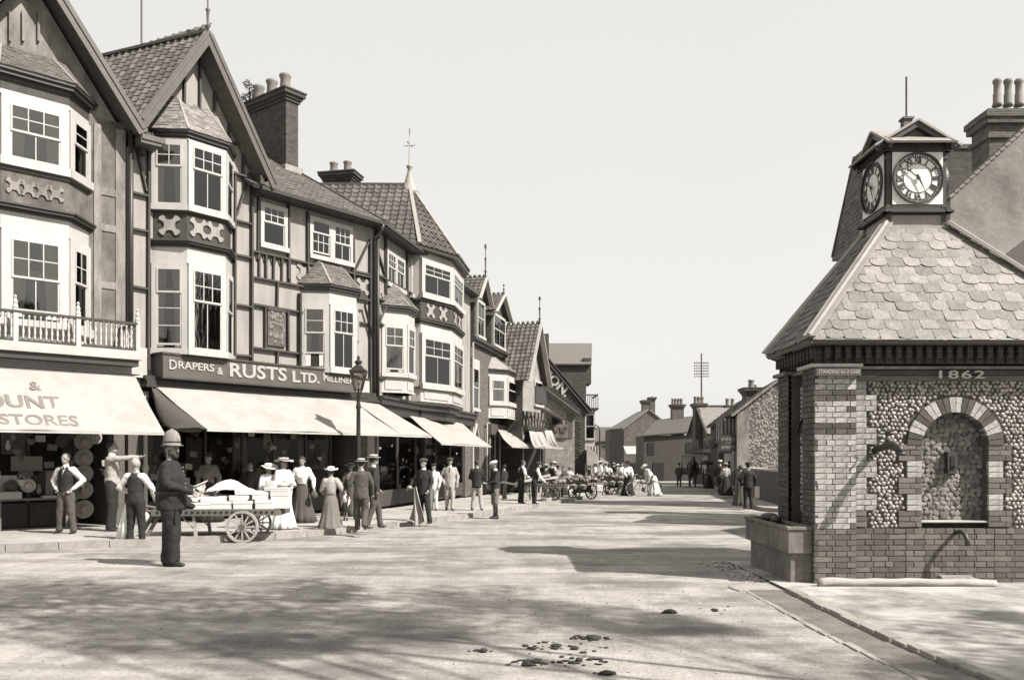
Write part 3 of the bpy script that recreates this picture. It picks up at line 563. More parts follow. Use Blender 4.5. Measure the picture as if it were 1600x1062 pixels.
def bay(par, u0, u1, p, z0, z1, base=0, fascia=.25, m='white', wins=None, ft=.12, corn='darkp', opts=({}, {}, {}), panel='white'):
    b = MB().prism([(u0+.01, .02), (u0+p+.004, -p+.01), (u1-p-.004, -p+.01), (u1-.01, .02)], z0, z1).build('bay_casing', m, par)
    if fascia: MB().prism(baypoly(u0, u1, p, .015), z1-fascia, z1).prism(baypoly(u0, u1, p, .045), z1-fascia-.03, z1-fascia).build('bay_fascia', m, b)
    faces = [((u0, 0), -45, p*1.4142), ((u0+p, -p), 0, u1-u0-2*p), ((u1-p, -p), 45, p*1.4142)]
    if base:
        MB().prism(baypoly(u0, u1, p, .02), z0, z0+.06).prism(baypoly(u0, u1, p, .04), z0+base-.05, z0+base).build('bay_base', m, b)
        for (x, y), a, l in faces:
            MB().box(.12, l-.12, -.008, 0, .10, base-.12).build('base_panel', 'trim', b, (x, y, z0), R(a))
    for k, ((x, y), a, l) in enumerate(faces):
        o = dict(up=(3, 2), lo=(2, 1), split=.48, curt=1); o.update(opts[k])
        g = .004
        window(par, (x+g*cos(R(a)), y+g*sin(R(a)), z0+base+.05), R(a), l-2*g, z1-fascia-.03-(z0+base)-.05, ft=ft, d=.05, **o)
    return b
def bayroof(par, u0, u1, p, z, h, m='slated', ov=.14, inset=.35):
    A = [(u0-ov, .02, z), (u0+p-ov*.4, -p-ov, z), (u1-p+ov*.4, -p-ov, z), (u1+ov, .02, z)]; B_ = [(u0+inset, .02, z+h), (u0+p+inset*.3, .0, z+h), (u1-p-inset*.3, .0, z+h), (u1-inset, .02, z+h)]
    mb = MB(); q = [(A[0], A[1], B_[1], B_[0]), (A[1], A[2], B_[2], B_[1]), (A[2], A[3], B_[3], B_[2])]
    for f in q: mb.slab(f, .03)
    rf = mb.build('bay_roof', m, par); tiles_joined(rf, q, .10, .16, .008, m, 'slates', jit=.4)
    for i in (1, 2): MB().bar(V(A[i])+V((0, -.01, .02)), V(B_[i])+V((0, 0, .02)), .05, .02).build('roof_hip', 'lead', rf)
    MB().prism(baypoly(u0, u1, p, ov-.02), z-.06, z-.005).prism(baypoly(u0, u1, p, ov-.07), z-.14, z-.06).prism(baypoly(u0, u1, p, .04), z-.22, z-.14).build('bay_cornice', 'darkp', rf)
def awning(par, F, u0, u1, off0, z0, off1, z1, v0=None, v1=None, sag=.05, name='awning', m='canvas', closed=()):
    v0 = u0 if v0 is None else v0; v1 = u1 if v1 is None else v1; n = 10; c = 24; mb = MB(); vs = []
    for s in (0, -.012):
        for j in range(n+1):
            t = j/n
            for i in range(c+1):
                q = i/c; x = (u0*(1-t)+v0*t)*(1-q) + (u1*(1-t)+v1*t)*q
                vs.append((x, -(off0*(1-t)+off1*t), z0*(1-t)+z1*t - sag*sin(pi*t)*(1+.25*sin(q*17)) + .012*sin(q*9+t*4) + .016*(abs(sin(q*pi*6))-.5)*sin(pi*t) + .006*sin(q*31+t*12) + s))
    m_ = c+1; K = (n+1)*m_
    fs = [(j*m_+i, (j+1)*m_+i, (j+1)*m_+i+1, j*m_+i+1) for j in range(n) for i in range(c)]
    fs += [tuple(K+q for q in reversed(f)) for f in fs]
    mb.add(vs, fs); o = mb.build(name, m, par, smooth=True)
    MB().box(v0-.03, v1+.03, -off1-.02, -off1+.02, z1-.05, z1-.012).build('awning_bar', 'trim', o)
    MB().tube([(v0, -off1, z1-.03), (u0, -off0+.05, z0-.9)], .013, 6).tube([(v1, -off1, z1-.03), (u1, -off0+.05, z0-.9)], .013, 6).build('awning_arm', 'iron', o)
    return o
def strokes(par, nm, x, y, z_, w, h, m, rot=(0, 0, 0), k=9):
    """painted lettering too worn to read: broken upright and slanting strokes"""
    mb = MB()
    for i in range(k):
        cx_ = -w/2 + w*(i+.5)/k; a = random.uniform(-.35, .35)*h; hh = h*random.uniform(.35, .5); t_ = w/k*.22
        mb.bar((cx_-a*.5, -.01, -hh), (cx_+a*.5, -.01, hh), .012, t_, (0, 1, 0))
        if random.random() < .6: mb.bar((cx_-t_*2, -.012, random.choice((-1, 0, 1))*hh*.8), (cx_+t_*2, -.012, random.choice((-1, 0, 1))*hh*.6), .012, t_*.8, (0, 1, 0))
    o = mb.build(nm, m, par, (x, y, z_), kind='stuff'); o.rotation_euler = rot; return o
def finial(par, p, h=.8, m='barge', nm='finial'):
    return MB().lathe([(.045, 0), (.03, .12*h), (.07, .16*h), (.03, .22*h), (.035, .5*h), (.06, .55*h), (.02, .6*h), (.016, .82*h), (.055, .88*h), (.055, .95*h), (.01, h)], 10).build(nm, m, par, p, smooth=True)
def timber(par, a, b, w, y=-.035, d=.05, m='timber'):
    w *= 1.28; MB().bar((a[0]+random.uniform(-.012, .012), y+d/2-.01, a[1]), (b[0]+random.uniform(-.012, .012), y+d/2-.01, b[1]+random.uniform(-.012, .012)), d, w*random.uniform(.93, 1.07), (0, 1, 0)).build('timber', m, par)
def chimney(par, x0, x1, y0, y1, z0, z1, pots=3, m='brickdark', axis='y', ph=.6, pr=.13):
    c = MB().box(x0, x1, y0, y1, z0, z1-.35).build('chimney', m, par)
    mb = MB()
    for k, (g, a, b) in enumerate(((.05, .35, .26), (.10, .26, .17), (.17, .17, .05), (.2, .05, 0))): mb.box(x0-g, x1+g, y0-g, y1+g, z1-a, z1-b)
    mb.build('chimney_cap', m, c)
    for i in range(pots):
        t = (i+.5)/pots; x = (x0+x1)/2 if axis == 'y' else x0+(x1-x0)*t; y = y0+(y1-y0)*t if axis == 'y' else (y0+y1)/2
        MB().lathe([(pr*1.1, 0), (pr, .08), (pr*.9, ph*.75), (pr*1.12, ph*.85), (pr*1.12, ph*.95), (pr*.9, ph)], 12, (x, y, z1)).build('chimney_pot', 'pot', c, smooth=True)
    return c

# ================================================================== building 1: plastered shop house with the balcony
B1 = thing('plastered_shop_house', 'grey stucco shop house at the left edge with white balustraded balcony and large gable', 'building', (*F0.A, 0), F0.rz)
u = F0.u; z = F0.z
MB().box(-7, -.02, 0, 6, 3.45, 9.35).build('wall', 'stucco', B1)
ub1 = u(139); pb = .62; ub0 = F0.u(1, pb)-pb
uap = (ub0+ub1)/2 + .05
zr = F0.z(198, 161, .5); ur = F0.u(198, .5); zt = F0.z(99, 0, .5); ut = F0.u(99, .5); sl_ = (zt-zr)/(ut-ur)      # slope of the right verge
zap = zr + sl_*(uap-ur)
MB().xzprism([(uap-(zap-9.2)/abs(sl_), 9.0), (uap+(zap-9.2)/abs(sl_)-.15, 9.0), (uap, zap-.3)], .0, .3).build('gable_wall', 'stuccol', B1)
uf = -.05+.25; zf = zap + sl_*(uf-uap)
Rt = [(uf, -.5, zf), (uf, 7, zf), (uap, 7, zap), (uap, -.5, zap)]; Lt = [(2*uap-uf, 7, zf), (2*uap-uf, -.5, zf), (uap, -.5, zap), (uap, 7, zap)]
rf = MB().slab(Rt, .10).slab(Lt, .10).build('roof', 'tiled', B1); tiles_joined(rf, [Rt, Lt], .24, .26, .014, 'tile', jit=.3)
for s in (1, -1):
    e = (uap + s*(uf-uap), -.53, zf-.08)
    MB().bar((uap, -.53, zap-.08), e, .24, .06, (0, 1, 0)).bar((uap, -.57, zap-.0), (e[0], -.57, e[2]+.08), .07, .03, (0, 1, 0)).build('bargeboard', 'barge', B1)
MB().box(uf-.05, uf+.42, -.52, .0, zf-.30, zf-.12).box(uf-.03, uf+.5, -.55, -.5, zf-.22, zf-.1).build('gable_foot', 'barge', B1)
MB().slab([(uap, -.5, zap-.14), (uf, -.5, zf-.14), (uf, .0, zf-.14), (uap, .0, zap-.14)][::-1], .02).build('gable_soffit', 'timber', B1)
for px in (60, 36, 15): uu = u(px); timber(B1, (uu, z(px, 66)), (uu, z(px, 20)), .12, y=-.01, m='stuccol')
# bays
zb = [F0.z(60, y, pb) for y in (103, 268, 330, 352, 500)]
zsill2, ztop2 = F0.z(60, 264, pb), F0.z(60, 153, pb); zsill1, ztop1 = F0.z(60, 500, pb), F0.z(60, 338, pb)
bay(B1, ub0, ub1, pb, zsill2-.05, ztop2, fascia=.08, opts=(dict(), dict(up=(3, 2), lo=(2, 1), curt=1, split=.55), dict(up=(1, 2), lo=(1, 1))), ft=.16)
bay(B1, ub0, ub1, pb, zsill1-.5, ztop1, base=.3, fascia=.34, opts=(dict(), dict(up=(3, 2), lo=(2, 1), curt=1, split=.52, opening=.22), dict(up=(2, 2), lo=(1, 1))), ft=.18)
MB().prism(baypoly(ub0, ub1, pb, -.01), ztop1+.1, zsill2-.06).build('stucco_panel', 'stucco', B1)
for k in range(4): mb = MB(); quatrefoil(mb, ub0+pb+.25+k*(ub1-ub0-2*pb-.5)/3, (ztop1+zsill2)/2+.04, .16, -pb-.0); mb.build('tracery', 'stuccol', B1)
MB().prism(baypoly(ub0, ub1, pb, .03), zsill2-.14, zsill2-.06).prism(baypoly(ub0, ub1, pb, .05), ztop1, ztop1+.06).prism(baypoly(ub0, ub1, pb, .16), ztop1+.06, ztop1+.12).prism(baypoly(ub0, ub1, pb, .20), ztop1+.12, ztop1+.16).build('bay_moulding', 'darkp', B1)
MB().prism(baypoly(ub0, ub1, pb, .02), ztop2, ztop2+.34).build('bay_frieze_shadow', 'timber', B1)  # cornice block coloured dark for the shadow under the bay roof
bayroof(B1, ub0, ub1, pb, ztop2+.42, .75, 'slated', .22, .5)
# plaster pilasters and panels beside the bay
for px, w, m in ((152, .16, 'stuccol'), (188, .22, 'stuccol')): uu = u(px); MB().box(uu-w/2, uu+w/2, -.03, 0, 4.0, 9.2).build('pilaster', m, B1)
for y in (301, 357, 446): zz = z(170, y); MB().box(u(154), u(186), -.025, 0, zz-.08, zz+.08).build('plaster_rail', 'stuccol', B1)
# balcony
ob = 1.0; u9 = F0.u(214, ob); zc = F0.z(120, 496, ob); zbot = F0.z(120, 541, ob); u8 = -6
bl = MB().box(u8, u9+.05, -ob-.06, .0, zbot-.12, zbot-.0).box(u8, u9+.09, -ob-.12, .0, zbot-.2, zbot-.12).build('balcony_floor', 'trim', B1)
MB().box(u8, u9+.02, -ob-.05, 0, zbot-.34, zbot-.2).build('balcony_cornice', 'darkp', B1); MB().box(u8, u9-.02, -ob+.25, 0, zbot-.5, zbot-.34).build('balcony_fascia', 'trim', B1)
MB().box(u8, u9+.1, -ob+.1, 0.0, 3.48, zbot-.5).build('shop_cornice', 'darkp', B1); MB().box(u8, u9-.04, -ob+.14, -.02, 3.3, 3.47).build('shop_fascia', 'trim', B1)
MB().box(u8, u9, -ob-.05, -ob+.03, zc-.03, zc+.02).box(u8, u9, -ob-.04, -ob+.02, zbot, zbot+.05).box(u9-.05, u9+.02, -ob, 0, zc-.03, zc+.02).build('balcony_rail', 'darkp', bl)
hb = zc-.03-zbot-.05
BAL = MB().lathe([(.024, 0), (.024, .12*hb), (.013, .16*hb), (.029, .32*hb), (.014, .5*hb), (.029, .68*hb), (.013, .84*hb), (.024, .88*hb), (.024, hb)], 8).mesh('baluster', 'white', True)
uu = u9-.12
while uu > -4.5: inst('baluster', BAL, bl, (uu, -ob, zbot+.05)); uu -= .108
vv = -ob+.12
while vv < -.1: inst('baluster', BAL, bl, (u9-.01, vv, zbot+.05)); vv += .125
for px, hh in ((24, .36), (122, .30), (215, .26)):
    uu = F0.u(px, ob); MB().box(uu-.045, uu+.045, -ob-.045, -ob+.045, zbot, zc+.06).lathe([(.05, 0), (.06, .03), (.04, .08), (.05, .14), (.02, .2), (.035, .24), (.01, .28)], 8, (uu, -ob, zc+.06)).build('balcony_post', 'white', bl)
# ground floor shop: dark recess, goods and counter
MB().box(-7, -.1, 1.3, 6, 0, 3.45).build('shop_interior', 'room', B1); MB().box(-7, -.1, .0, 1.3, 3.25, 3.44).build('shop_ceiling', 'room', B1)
MB().box(-.28, -.04, -.03, 1.3, .05, 3.3).build('shop_pier', 'barge', B1)
sf = MB()
for x in (-5.4, -4.2, -3.0, -1.9, -.95): sf.box(x-.03, x+.03, .55, .62, .1, 3.2)
sf.box(-7, -.95, .55, .62, 2.5, 2.57).box(-7, -.95, .55, .7, .1, .62).build('shop_front', 'timber', B1)
aw = awning(B1, F0, -4.6, F0.u(212, .9), .9, 3.42, 2.0, 2.16, v0=-4.6, v1=F0.u(257, 2.0), sag=.03)
def aw_text(s, px, y, size, m, xs=1, bold=.004):
    """lettering painted on the awning cloth"""
    t = (y-575)/(673-575); off = .9+1.1*t; uu = F0.u(px, off); sl = math.atan2(3.42-2.16, 1.1); zz = 3.42-(3.42-2.16)*t - .03*sin(pi*t)
    text('awning_lettering', s, m, size, aw, (uu, -off-.006, zz+.012), (sl, 0, 0), .0005, bold, xs=xs, align='CENTER')
aw_text('&', 54, 600, .34, 'faint'); aw_text('COUNT', 20, 627, .48, 'faint', 1.0, .012); aw_text('STORES', 62, 657, .40, 'faint', 1.05, .006)
# goods for sale
goods = thing('hat_column', 'vertical string of round straw hats hanging in the dark shop entrance at the left', 'hats', tuple(F0.W(F0.u(131, .1), .1, 0)), F0.rz)
for k, y in enumerate((690, 715, 740, 765, 795)):
    zz = F0.z(131, y, .1); r_ = .2 if k < 4 else .21
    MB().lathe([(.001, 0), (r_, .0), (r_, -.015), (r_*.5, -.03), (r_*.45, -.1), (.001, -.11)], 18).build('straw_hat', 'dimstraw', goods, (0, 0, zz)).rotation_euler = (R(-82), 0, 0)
ct = thing('goods_table', 'low dark trestle table of goods in the shade of the left shop', 'table', tuple(F0.W(-2.6, .1, 0)), F0.rz)
MB().box(-1.5, 1.5, -.3, .4, .72, .76).build('tabletop', 'wood', ct)
for x in (-1.4, -.1, 1.2): MB().box(x, x+.05, -.25, -.2, .1, .72).build('leg', 'wood', ct)
for k, (x, zz, s, nm, lb) in enumerate(((-.55, .76, .20, 'wrapped_parcel', 'rounded white wrapped parcel on the left shop table'), (0.05, .76, .26, 'goods_box', 'flat white open box at the front of the left shop table'), (.95, .76, .22, 'goods_tray', 'thin pale tray lying at the right end of the left shop table'), (-1.1, .76, .2, 'folded_cloths', 'grey folded cloths at the left end of the left shop table'))):
    b = MB().ball((0, 0, s*.5), s*.6, (1.2, .8, .8), 10, 6) if k == 0 else MB().box(-s, s, -s*.6, s*.6, 0, [0, .14, .04, .12][k]).box(-s*.9, s*.9, -s*.5, s*.5, [0, .14, .04, .12][k], [0, .15, .05, .2][k])
    o = b.build(nm, 'canvas' if k < 3 else 'cloth_g', None, tuple(F0.W(-2.6+x, .3, .762)), F0.rz, smooth=(k == 0)); tag(o, lb, 'goods')
for (px, y, w, h, lb) in ((42, 724, .62, .32, 'wide pale price card hanging in the dark left shop window'), (62, 757, .34, .42, 'upright printed cloth card behind the white-shirted shopman'), (15, 765, .4, .5, 'dim cloth sample at the far left of the shop window')):
    o = MB().box(-w/2, w/2, -.01, .01, -h/2, h/2).build('price_card', 'cloth_g' if px != 42 else 'dimstraw', None, tuple(F0.W(F0.u(px, -.3), -.3, F0.z(px, y, -.3))), F0.rz); tag(o, lb, 'card')
for k in range(5):
    o = curtain_mb(.5, 1.0, 0, 5, .03).build('hanging_garment', ('cloth_n', 'cloth_g', 'cloth_m', 'cloth_n', 'cloth_g')[k], None, tuple(F0.W(-3.6+k*.62, -.9, 1.7)), F0.rz, smooth=True)
    tag(o, ['leftmost dark garment hanging at the back of the left shop', 'second garment from the left, grey, at the back of the left shop', 'middle paler garment hanging at the back of the left shop', 'dark garment behind the shopman in the left shop', 'rightmost grey garment near the hats in the left shop'][k], 'garment')

# ================================================================== building 2: half-timbered drapery
B2 = thing('half_timbered_drapery', 'half-timbered drapers shop with tall gable, stacked bay windows and a long eaves wing', 'building', (*F1.A, 0), F1.rz)
u = F1.u; z = F1.z
U2 = 7.75; ug = u(391)
MB().box(0.02, U2, 0, 6, 3.3, 8.85).build('wall', 'infill', B2)
ap = (1.81, 12.03); lf = (.1, 9.35); rt = (3.68, 9.03); sL = (ap[1]-lf[1])/(ap[0]-lf[0]); sR = (ap[1]-rt[1])/(rt[0]-ap[0])
MB().xzprism([(.25, 8.85), (3.5, 8.85), (3.48, 9.15), (ap[0], ap[1]-.12), (.25, 9.4)], 0, .3).build('gable_wall', 'infill', B2)
sk = lambda v: (ap[0] - (v+.5)*.28)
Lq = [(-.6-.28*7.5-.4, 7, ap[1]-(ap[0]+.6+.4)*sL), (-.35, -.5, ap[1]-(ap[0]+.35)*sL), (ap[0], -.5, ap[1]), (sk(7), 7, ap[1])]
Lq = [(sk(7)-2.16, 7, ap[1]-2.16*sL), (ap[0]-1.71, -.5, ap[1]-1.71*sL), (ap[0], -.5, ap[1]), (sk(7), 7, ap[1])]
Rq = [(rt[0], -.5, rt[1]), (rt[0]-2.1, 7, rt[1]), (sk(7), 7, ap[1]), (ap[0], -.5, ap[1])]
rf = MB().slab(Lq, .1).slab(Rq, .1).build('roof', 'tiled', B2)
nearL = [lerp(Lq[1], Lq[0], .52), Lq[1], Lq[2], lerp(Lq[2], Lq[3], .52)]
tiles_parts(rf, [nearL], .215, .23, .012, 'tile', 'roof_tile', stag=0, roll=.035)
tiles_joined(rf, [Rq], .22, .24, .016, 'tile', jit=.3)
MB().bar(V(Lq[2])+V((0, 0, .04)), V(Lq[3])+V((0, 0, .04)), .16, .07).build('ridge_tiles', 'tiled', rf)
MB().bar((ap[0], -.53, ap[1]-.06), (lf[0], -.53, lf[1]-.06), .26, .06, (0, 1, 0)).bar((ap[0], -.57, ap[1]+.03), (lf[0], -.57, lf[1]+.03), .07, .03, (0, 1, 0)).build('bargeboard', 'barge', B2)
MB().bar((ap[0], -.531, ap[1]-.06), (rt[0]+.12, -.531, rt[1]-.30), .26, .06, (0, 1, 0)).bar((ap[0], -.571, ap[1]+.03), (rt[0]+.12, -.571, rt[1]-.2), .07, .03, (0, 1, 0)).build('bargeboard', 'barge', B2)
MB().slab([(ap[0], -.5, ap[1]-.13), (rt[0], -.5, rt[1]-.13), (rt[0], 0, rt[1]-.13), (ap[0], 0, ap[1]-.13)], .02).slab([(lf[0], -.5, lf[1]-.13), (ap[0], -.5, ap[1]-.13), (ap[0], 0, ap[1]-.13), (lf[0], 0, lf[1]-.13)], .02).build('gable_soffit', 'timber', B2)
for x, zz in ((.3, 8.95), (3.45, 8.75)): MB().box(x-.07, x+.07, -.45, 0, zz, zz+.22).box(x-.06, x+.06, -.25, 0, zz-.25, zz).build('gable_bracket', 'timber', B2)
finial(B2, (ap[0], -.5, ap[1]), 1.05, 'barge')
MB().tube([(ap[0]+.5, 3.5, 10), (ap[0]+.5, 3.5, 16.5)], .025, 6).build('flagpole', 'barge', B2)
# stacked bay
ubl, ubr, pb = F1.u(237), F1.u(362), .58
z2b, z2t = F1.z(320, 336, pb), F1.z(320, 222, pb); z1b, z1t = F1.z(320, 556, pb), F1.z(320, 392, pb)
bay(B2, ubl, ubr, pb, z2b, z2t, fascia=.06, ft=.11, opts=(dict(up=(2, 2), lo=(1, 1), split=.4, blind=1, curt=1), dict(up=(3, 2), lo=(2, 1), split=.4, blind=.7, curt=0), dict(up=(1, 1), lo=(1, 1))))
bay(B2, ubl, ubr, pb, z1b, z1t, base=0, fascia=.36, ft=.12, opts=(dict(up=(1, 1), lo=(1, 3), split=.33, curt=1, opening=.06), dict(up=(3, 2), lo=(2, 1), split=.42, curt=3, blind=.99), dict(up=(1, 1), lo=(1, 1))))
MB().prism(baypoly(ubl, ubr, pb, -.01), z1t+.1, z2b-.04).build('bay_band', 'timber', B2)
MB().prism(baypoly(ubl, ubr, pb, .05), z2b-.05, z2b).prism(baypoly(ubl, ubr, pb, .05), z1t, z1t+.07).prism(baypoly(ubl, ubr, pb, .13), z1t+.07, z1t+.12).prism(baypoly(ubl, ubr, pb, .17), z1t+.12, z1t+.16).build('bay_moulding', 'timber', B2)
zm = (z1t+.16+z2b)/2; hs = (z2b-z1t-.2)*.34
mb = MB(); wf = ubr-ubl-2*pb
for k in range(2): quatrefoil(mb, ubl+pb+wf*(.28+.44*k), zm, hs, -pb-.0)
mb.build('tracery', 'infill', B2)
mb = MB(); quatrefoil(mb, pb*.707, zm, hs*1.05, .0); mb.build('tracery', 'infill', B2, (ubl, 0, 0), R(-45))
bayroof(B2, ubl, ubr, pb, z2t+.12, .95, 'slate', .16, .45)
# timbers of the gable front
zl = lambda y: F1.z(220, y); zr_ = lambda y: F1.z(380, y)
for px, w in ((203, .15), (230, .14)): timber(B2, (u(px), 3.7), (u(px), 9.3), w)
timber(B2, (u(365), 3.7), (u(365), 9.0), .13); timber(B2, (u(391), 3.7), (u(391), 9.0), .15)
for y in (305, 361, 450, 556): timber(B2, (u(203), zl(y)), (u(230), zl(y)), .13, y=-.03)
for y in (348, 401, 478, 556): timber(B2, (u(365), zr_(y)), (u(391), zr_(y)), .13, y=-.03)
timber(B2, (u(206), zl(212)), (u(228), zl(298)), .10, y=-.03); timber(B2, (u(388), zr_(268)), (u(368), zr_(340)), .10, y=-.03)
timber(B2, (.3, 8.95), (3.45, 8.95), .16, y=-.04); timber(B2, (.5, 9.75), (3.15, 9.75), .14, y=-.04)
for k in range(7): x = .62+k*.42; t_ = min((x-lf[0])*sL+lf[1], rt[1]+(rt[0]-x)*sR)-.2; timber(B2, (x, 9.0), (x, max(9.1, t_)), .11, y=-.03)
# eaves wing
PX = lambda *p: (u(p[0]), z(p[0], p[1]))
for px, y0, y1, w in ((449, 320, 436, .11), (479, 330, 470, .13), (551, 370, 470, .11), (576, 375, 620, .15), (402, 300, 405, .08)): timber(B2, (u(px), z(px, y1)), (u(px), z(px, y0)), w)
for px0, px1, y, w in ((391, 583, 392, .12), (391, 470, 433, .14), (391, 470, 475, .14), (391, 470, 543, .14), (391, 583, 575, .12)):
    zz = F1.z(px0, y); timber(B2, (u(px0), zz), (u(px1), zz), w, y=-.033)
z433, z475, z543, z575 = [F1.z(391, y) for y in (433, 475, 543, 575)]
timber(B2, (u(431), z475), (u(431), z433), .13, y=-.031); timber(B2, (u(431), z575), (u(431), z543), .13, y=-.031); timber(B2, (u(412), z543), (u(412), z475), .13, y=-.031); timber(B2, (u(448), z543), (u(448), z475), .13, y=-.031); timber(B2, (u(465), z575), (u(465), z433-.2), .2, y=-.036)
z392 = F1.z(391, 392)
for px in (403, 414, 426, 439, 451): timber(B2, (u(px), z433), (u(px), z392), .10, y=-.03)
mb = MB()
for a, b in ((391, 403), (403, 414), (414, 426), (426, 439), (439, 451)):
    x0, x1 = u(a)+.05, u(b)-.05; c_ = (x0+x1)/2; zz = z392-.06
    for s in (-1, 1): mb.xzprism([(c_+s*(x1-x0)/2, zz), (c_, zz), (c_+s*.03, zz-.05), (c_+s*(x1-x0)*.3, zz-.10), (c_+s*(x1-x0)*.5, zz-.2)][::-s], -.03, 0)
mb.build('arched_heads', 'timber', B2)
timber(B2, PX(551, 428), PX(574, 378), .11, y=-.03)
for y in (427, 468, 505): zz = F1.z(565, y); timber(B2, (u(548), zz), (u(576), zz), .13, y=-.034)
MB().box(u(470), u(578), -.012, 0, F1.z(565, 466), F1.z(565, 430)).build('tracery_ground', 'timber', B2)
for px in (474, 566): mb = MB(); quatrefoil(mb, u(px), F1.z(px, 448 if px > 500 else 425), .24, -.014); mb.build('tracery', 'infill', B2)
q = MB().box(u(416), u(444), -.07, 0, z543+.12, z475-.03).build('carved_plaque', 'barge', B2)
mb = MB()
for _ in range(60): mb.ball((random.uniform(u(419), u(441)), -.075, random.uniform(z543+.2, z475-.12)), random.uniform(.02, .06), (1, .5, 1.2), 6, 4)
mb.build('carving', 'stone', q); MB().box(u(415), u(445), -.1, -.06, z475-.09, z475-.02).build('plaque_hood', 'timber', q)
x0, x1 = u(405), u(447); zb_, zt_ = z(405, 383), z(405, 315); window(B2, (x0, -.01, zb_), 0, x1-x0, zt_-zb_, ft=.09, up=(3, 2), lo=(1, 1), split=.45, curt=3)
x0, x1 = u(482), u(549); zb_, zt_ = z(482, 400), z(482, 337)
window(B2, (x0, -.01, zb_), 0, (x1-x0)/2+.02, zt_-zb_, ft=.09, up=(1, 1), lo=(3, 2), split=.4, opening=.12, curt=0); window(B2, ((x0+x1)/2-.0, -.01, zb_), 0, (x1-x0)/2, zt_-zb_, ft=.09, up=(3, 2), lo=(2, 1), split=.55, curt=1)
ul, ur2 = F1.u(470), F1.u(558); pb = .55; zb_, zt_ = F1.z(520, 582, pb), F1.z(520, 458, pb)
bay(B2, ul, ur2, pb, zb_, zt_, fascia=.3, ft=.12, opts=(dict(up=(1, 2), lo=(1, 1), split=.45, opening=.42, blind=1), dict(up=(3, 2), lo=(2, 1), split=.42, curt=1), dict(up=(1, 1), lo=(1, 1))))
bayroof(B2, ul, ur2, pb, zt_+.22, .75, 'slated', .14, .5)
# eaves, hipped roof, gutter, pipes
hip = loc(F1, -3.9-.905*4.77, 26.05+.426*4.77)
Q = [(3.2, -.42, 8.70), (U2+.16, -.42, 8.70), (hip[0], hip[1], 11.6), (2.0, hip[1], 11.6)]
e2 = loc(F1, *F2.W(11, .4, 0)[:2]); e3 = loc(F1, *F2.W(11, -4.2, 0)[:2])
Q2 = [(U2+.16, -.42, 8.70), (e2[0], e2[1], 8.70), (e3[0], e3[1], 11.6), (hip[0], hip[1], 11.6)]
rf = MB().slab(Q, .08).build('wing_roof', 'tiled', B2); tiles_joined(rf, [Q], .13, .2, .010, 'slated', jit=.4)
MB().bar(V(Q[1])+V((0, 0, .03)), V(Q[2])+V((0, 0, .04)), .12, .05).build('roof_hip', 'tiled', rf)
MB().box(3.4, U2+.1, -.44, 0, 8.56, 8.66).box(3.4, U2+.14, -.50, -.42, 8.60, 8.70).build('eaves_gutter', 'darkp', B2)
c = chimney(B2, 6.63, 7.10, 2.74, 4.8, 9.8, 13.15, 3, 'brickdark', 'y', .62, .17)
MB().box(6.5, 7.2, 2.6, 4.9, 10.3, 10.75).build('chimney_flashing', 'lead', c)
pp = U2-.0
MB().tube([(pp-.02, -.46, 8.62), (pp-.02, -.4, 8.45), (pp-.05, -.12, 8.25), (pp-.05, -.1, 3.55)], .055, 8).build('drainpipe', 'pipe', B2, smooth=True)
MB().tube([(ur2+.1, -.3, zt_+.05), (ur2+.2, -.12, zt_-.1), (pp-.12, -.12, zt_-1.0)], .04, 8).build('branch_pipe', 'pipe', B2, smooth=True)
MB().tube([(.04, -.15, 9.2), (.04, -.15, 4.3)], .055, 8).build('drainpipe', 'pipe', B2, smooth=True)
# shop fascia, sign, awning
MB().box(.35, U2-.1, -.30, 0, 3.34, 3.44).box(.35, U2-.1, -.24, 0, 3.44, 3.56).box(.3, U2-.05, -.36, 0, 3.28, 3.34).build('shop_cornice', 'darkp', B2)
MB().box(.05, .45, -.12, 0, 3.5, 4.2).build('fascia_end', 'trim', B2); MB().box(7.0, U2, -.06, 0, 3.55, 3.95).build('fascia_end', 'trim', B2)
sg = thing('drapers_sign', 'long dark fascia board lettered DRAPERS & RUSTS LTD. MILLINERS above the cream awning', 'sign', tuple(F1.W(F1.u(254, .5), .5, 0)), F1.rz)
us0 = F1.u(254, .5); S = lambda px: F1.u(px, .5)-us0; Z0, Z1 = F1.z(256, 590, .5)+.03, F1.z(256, 553, .5); zc_ = (Z0+Z1)/2
MB().box(0, S(556), -.02, .48, Z0, Z1).build('board', 'signb', sg); MB().box(-.03, S(556)+.03, -.05, .5, Z1, Z1+.05).box(-.03, S(556)+.03, -.05, .22, Z0-.04, Z0).build('board_frame', 'timber', sg)
for s_, p0, p1, sz, dz, al in (('D', 263, 275, .33, .02, 0), ('RAPERS', 277, 333, .25, .03, 0), ('&', 338, 347, .25, -.03, 0), ('RUSTS', 357, 446, .47, .02, 0), ('L', 455, 467, .42, 0, 0), ('TD.', 468, 498, .36, .0, 0), ('M', 504, 512, .30, .06, 0), ('ILLINERS', 513, 556, .24, .03, 0)):
    xc = (S(p0)+S(p1))/2; wd = S(p1)-S(p0); 
    text('lettering', s_, 'gold', sz, sg, (xc, -.03, zc_+dz), extrude=.012, bold=.011 if sz > .35 else .005, fit=wd)
u0, u1 = F1.u(245, .3), F1.u(566, .3)
aw2 = awning(B2, F1, .55, 6.62, .32, 3.30, 2.0, 2.27, v0=F1.u(325, 2.0), v1=F1.u(628, 2.0), sag=.03)
MB().slab([(6.62, -.32, 3.30), (7.65, -.2, 3.30), (F1.u(674, 2.0), -2.0, 2.27), (F1.u(628, 2.0), -2.0, 2.27)][::-1], .012).build('awning_return', 'canvas', aw2)
MB().box(F1.u(628, 2.0), F1.u(674, 2.0), -2.02, -1.98, 2.21, 2.255).build('awning_bar', 'trim', aw2)
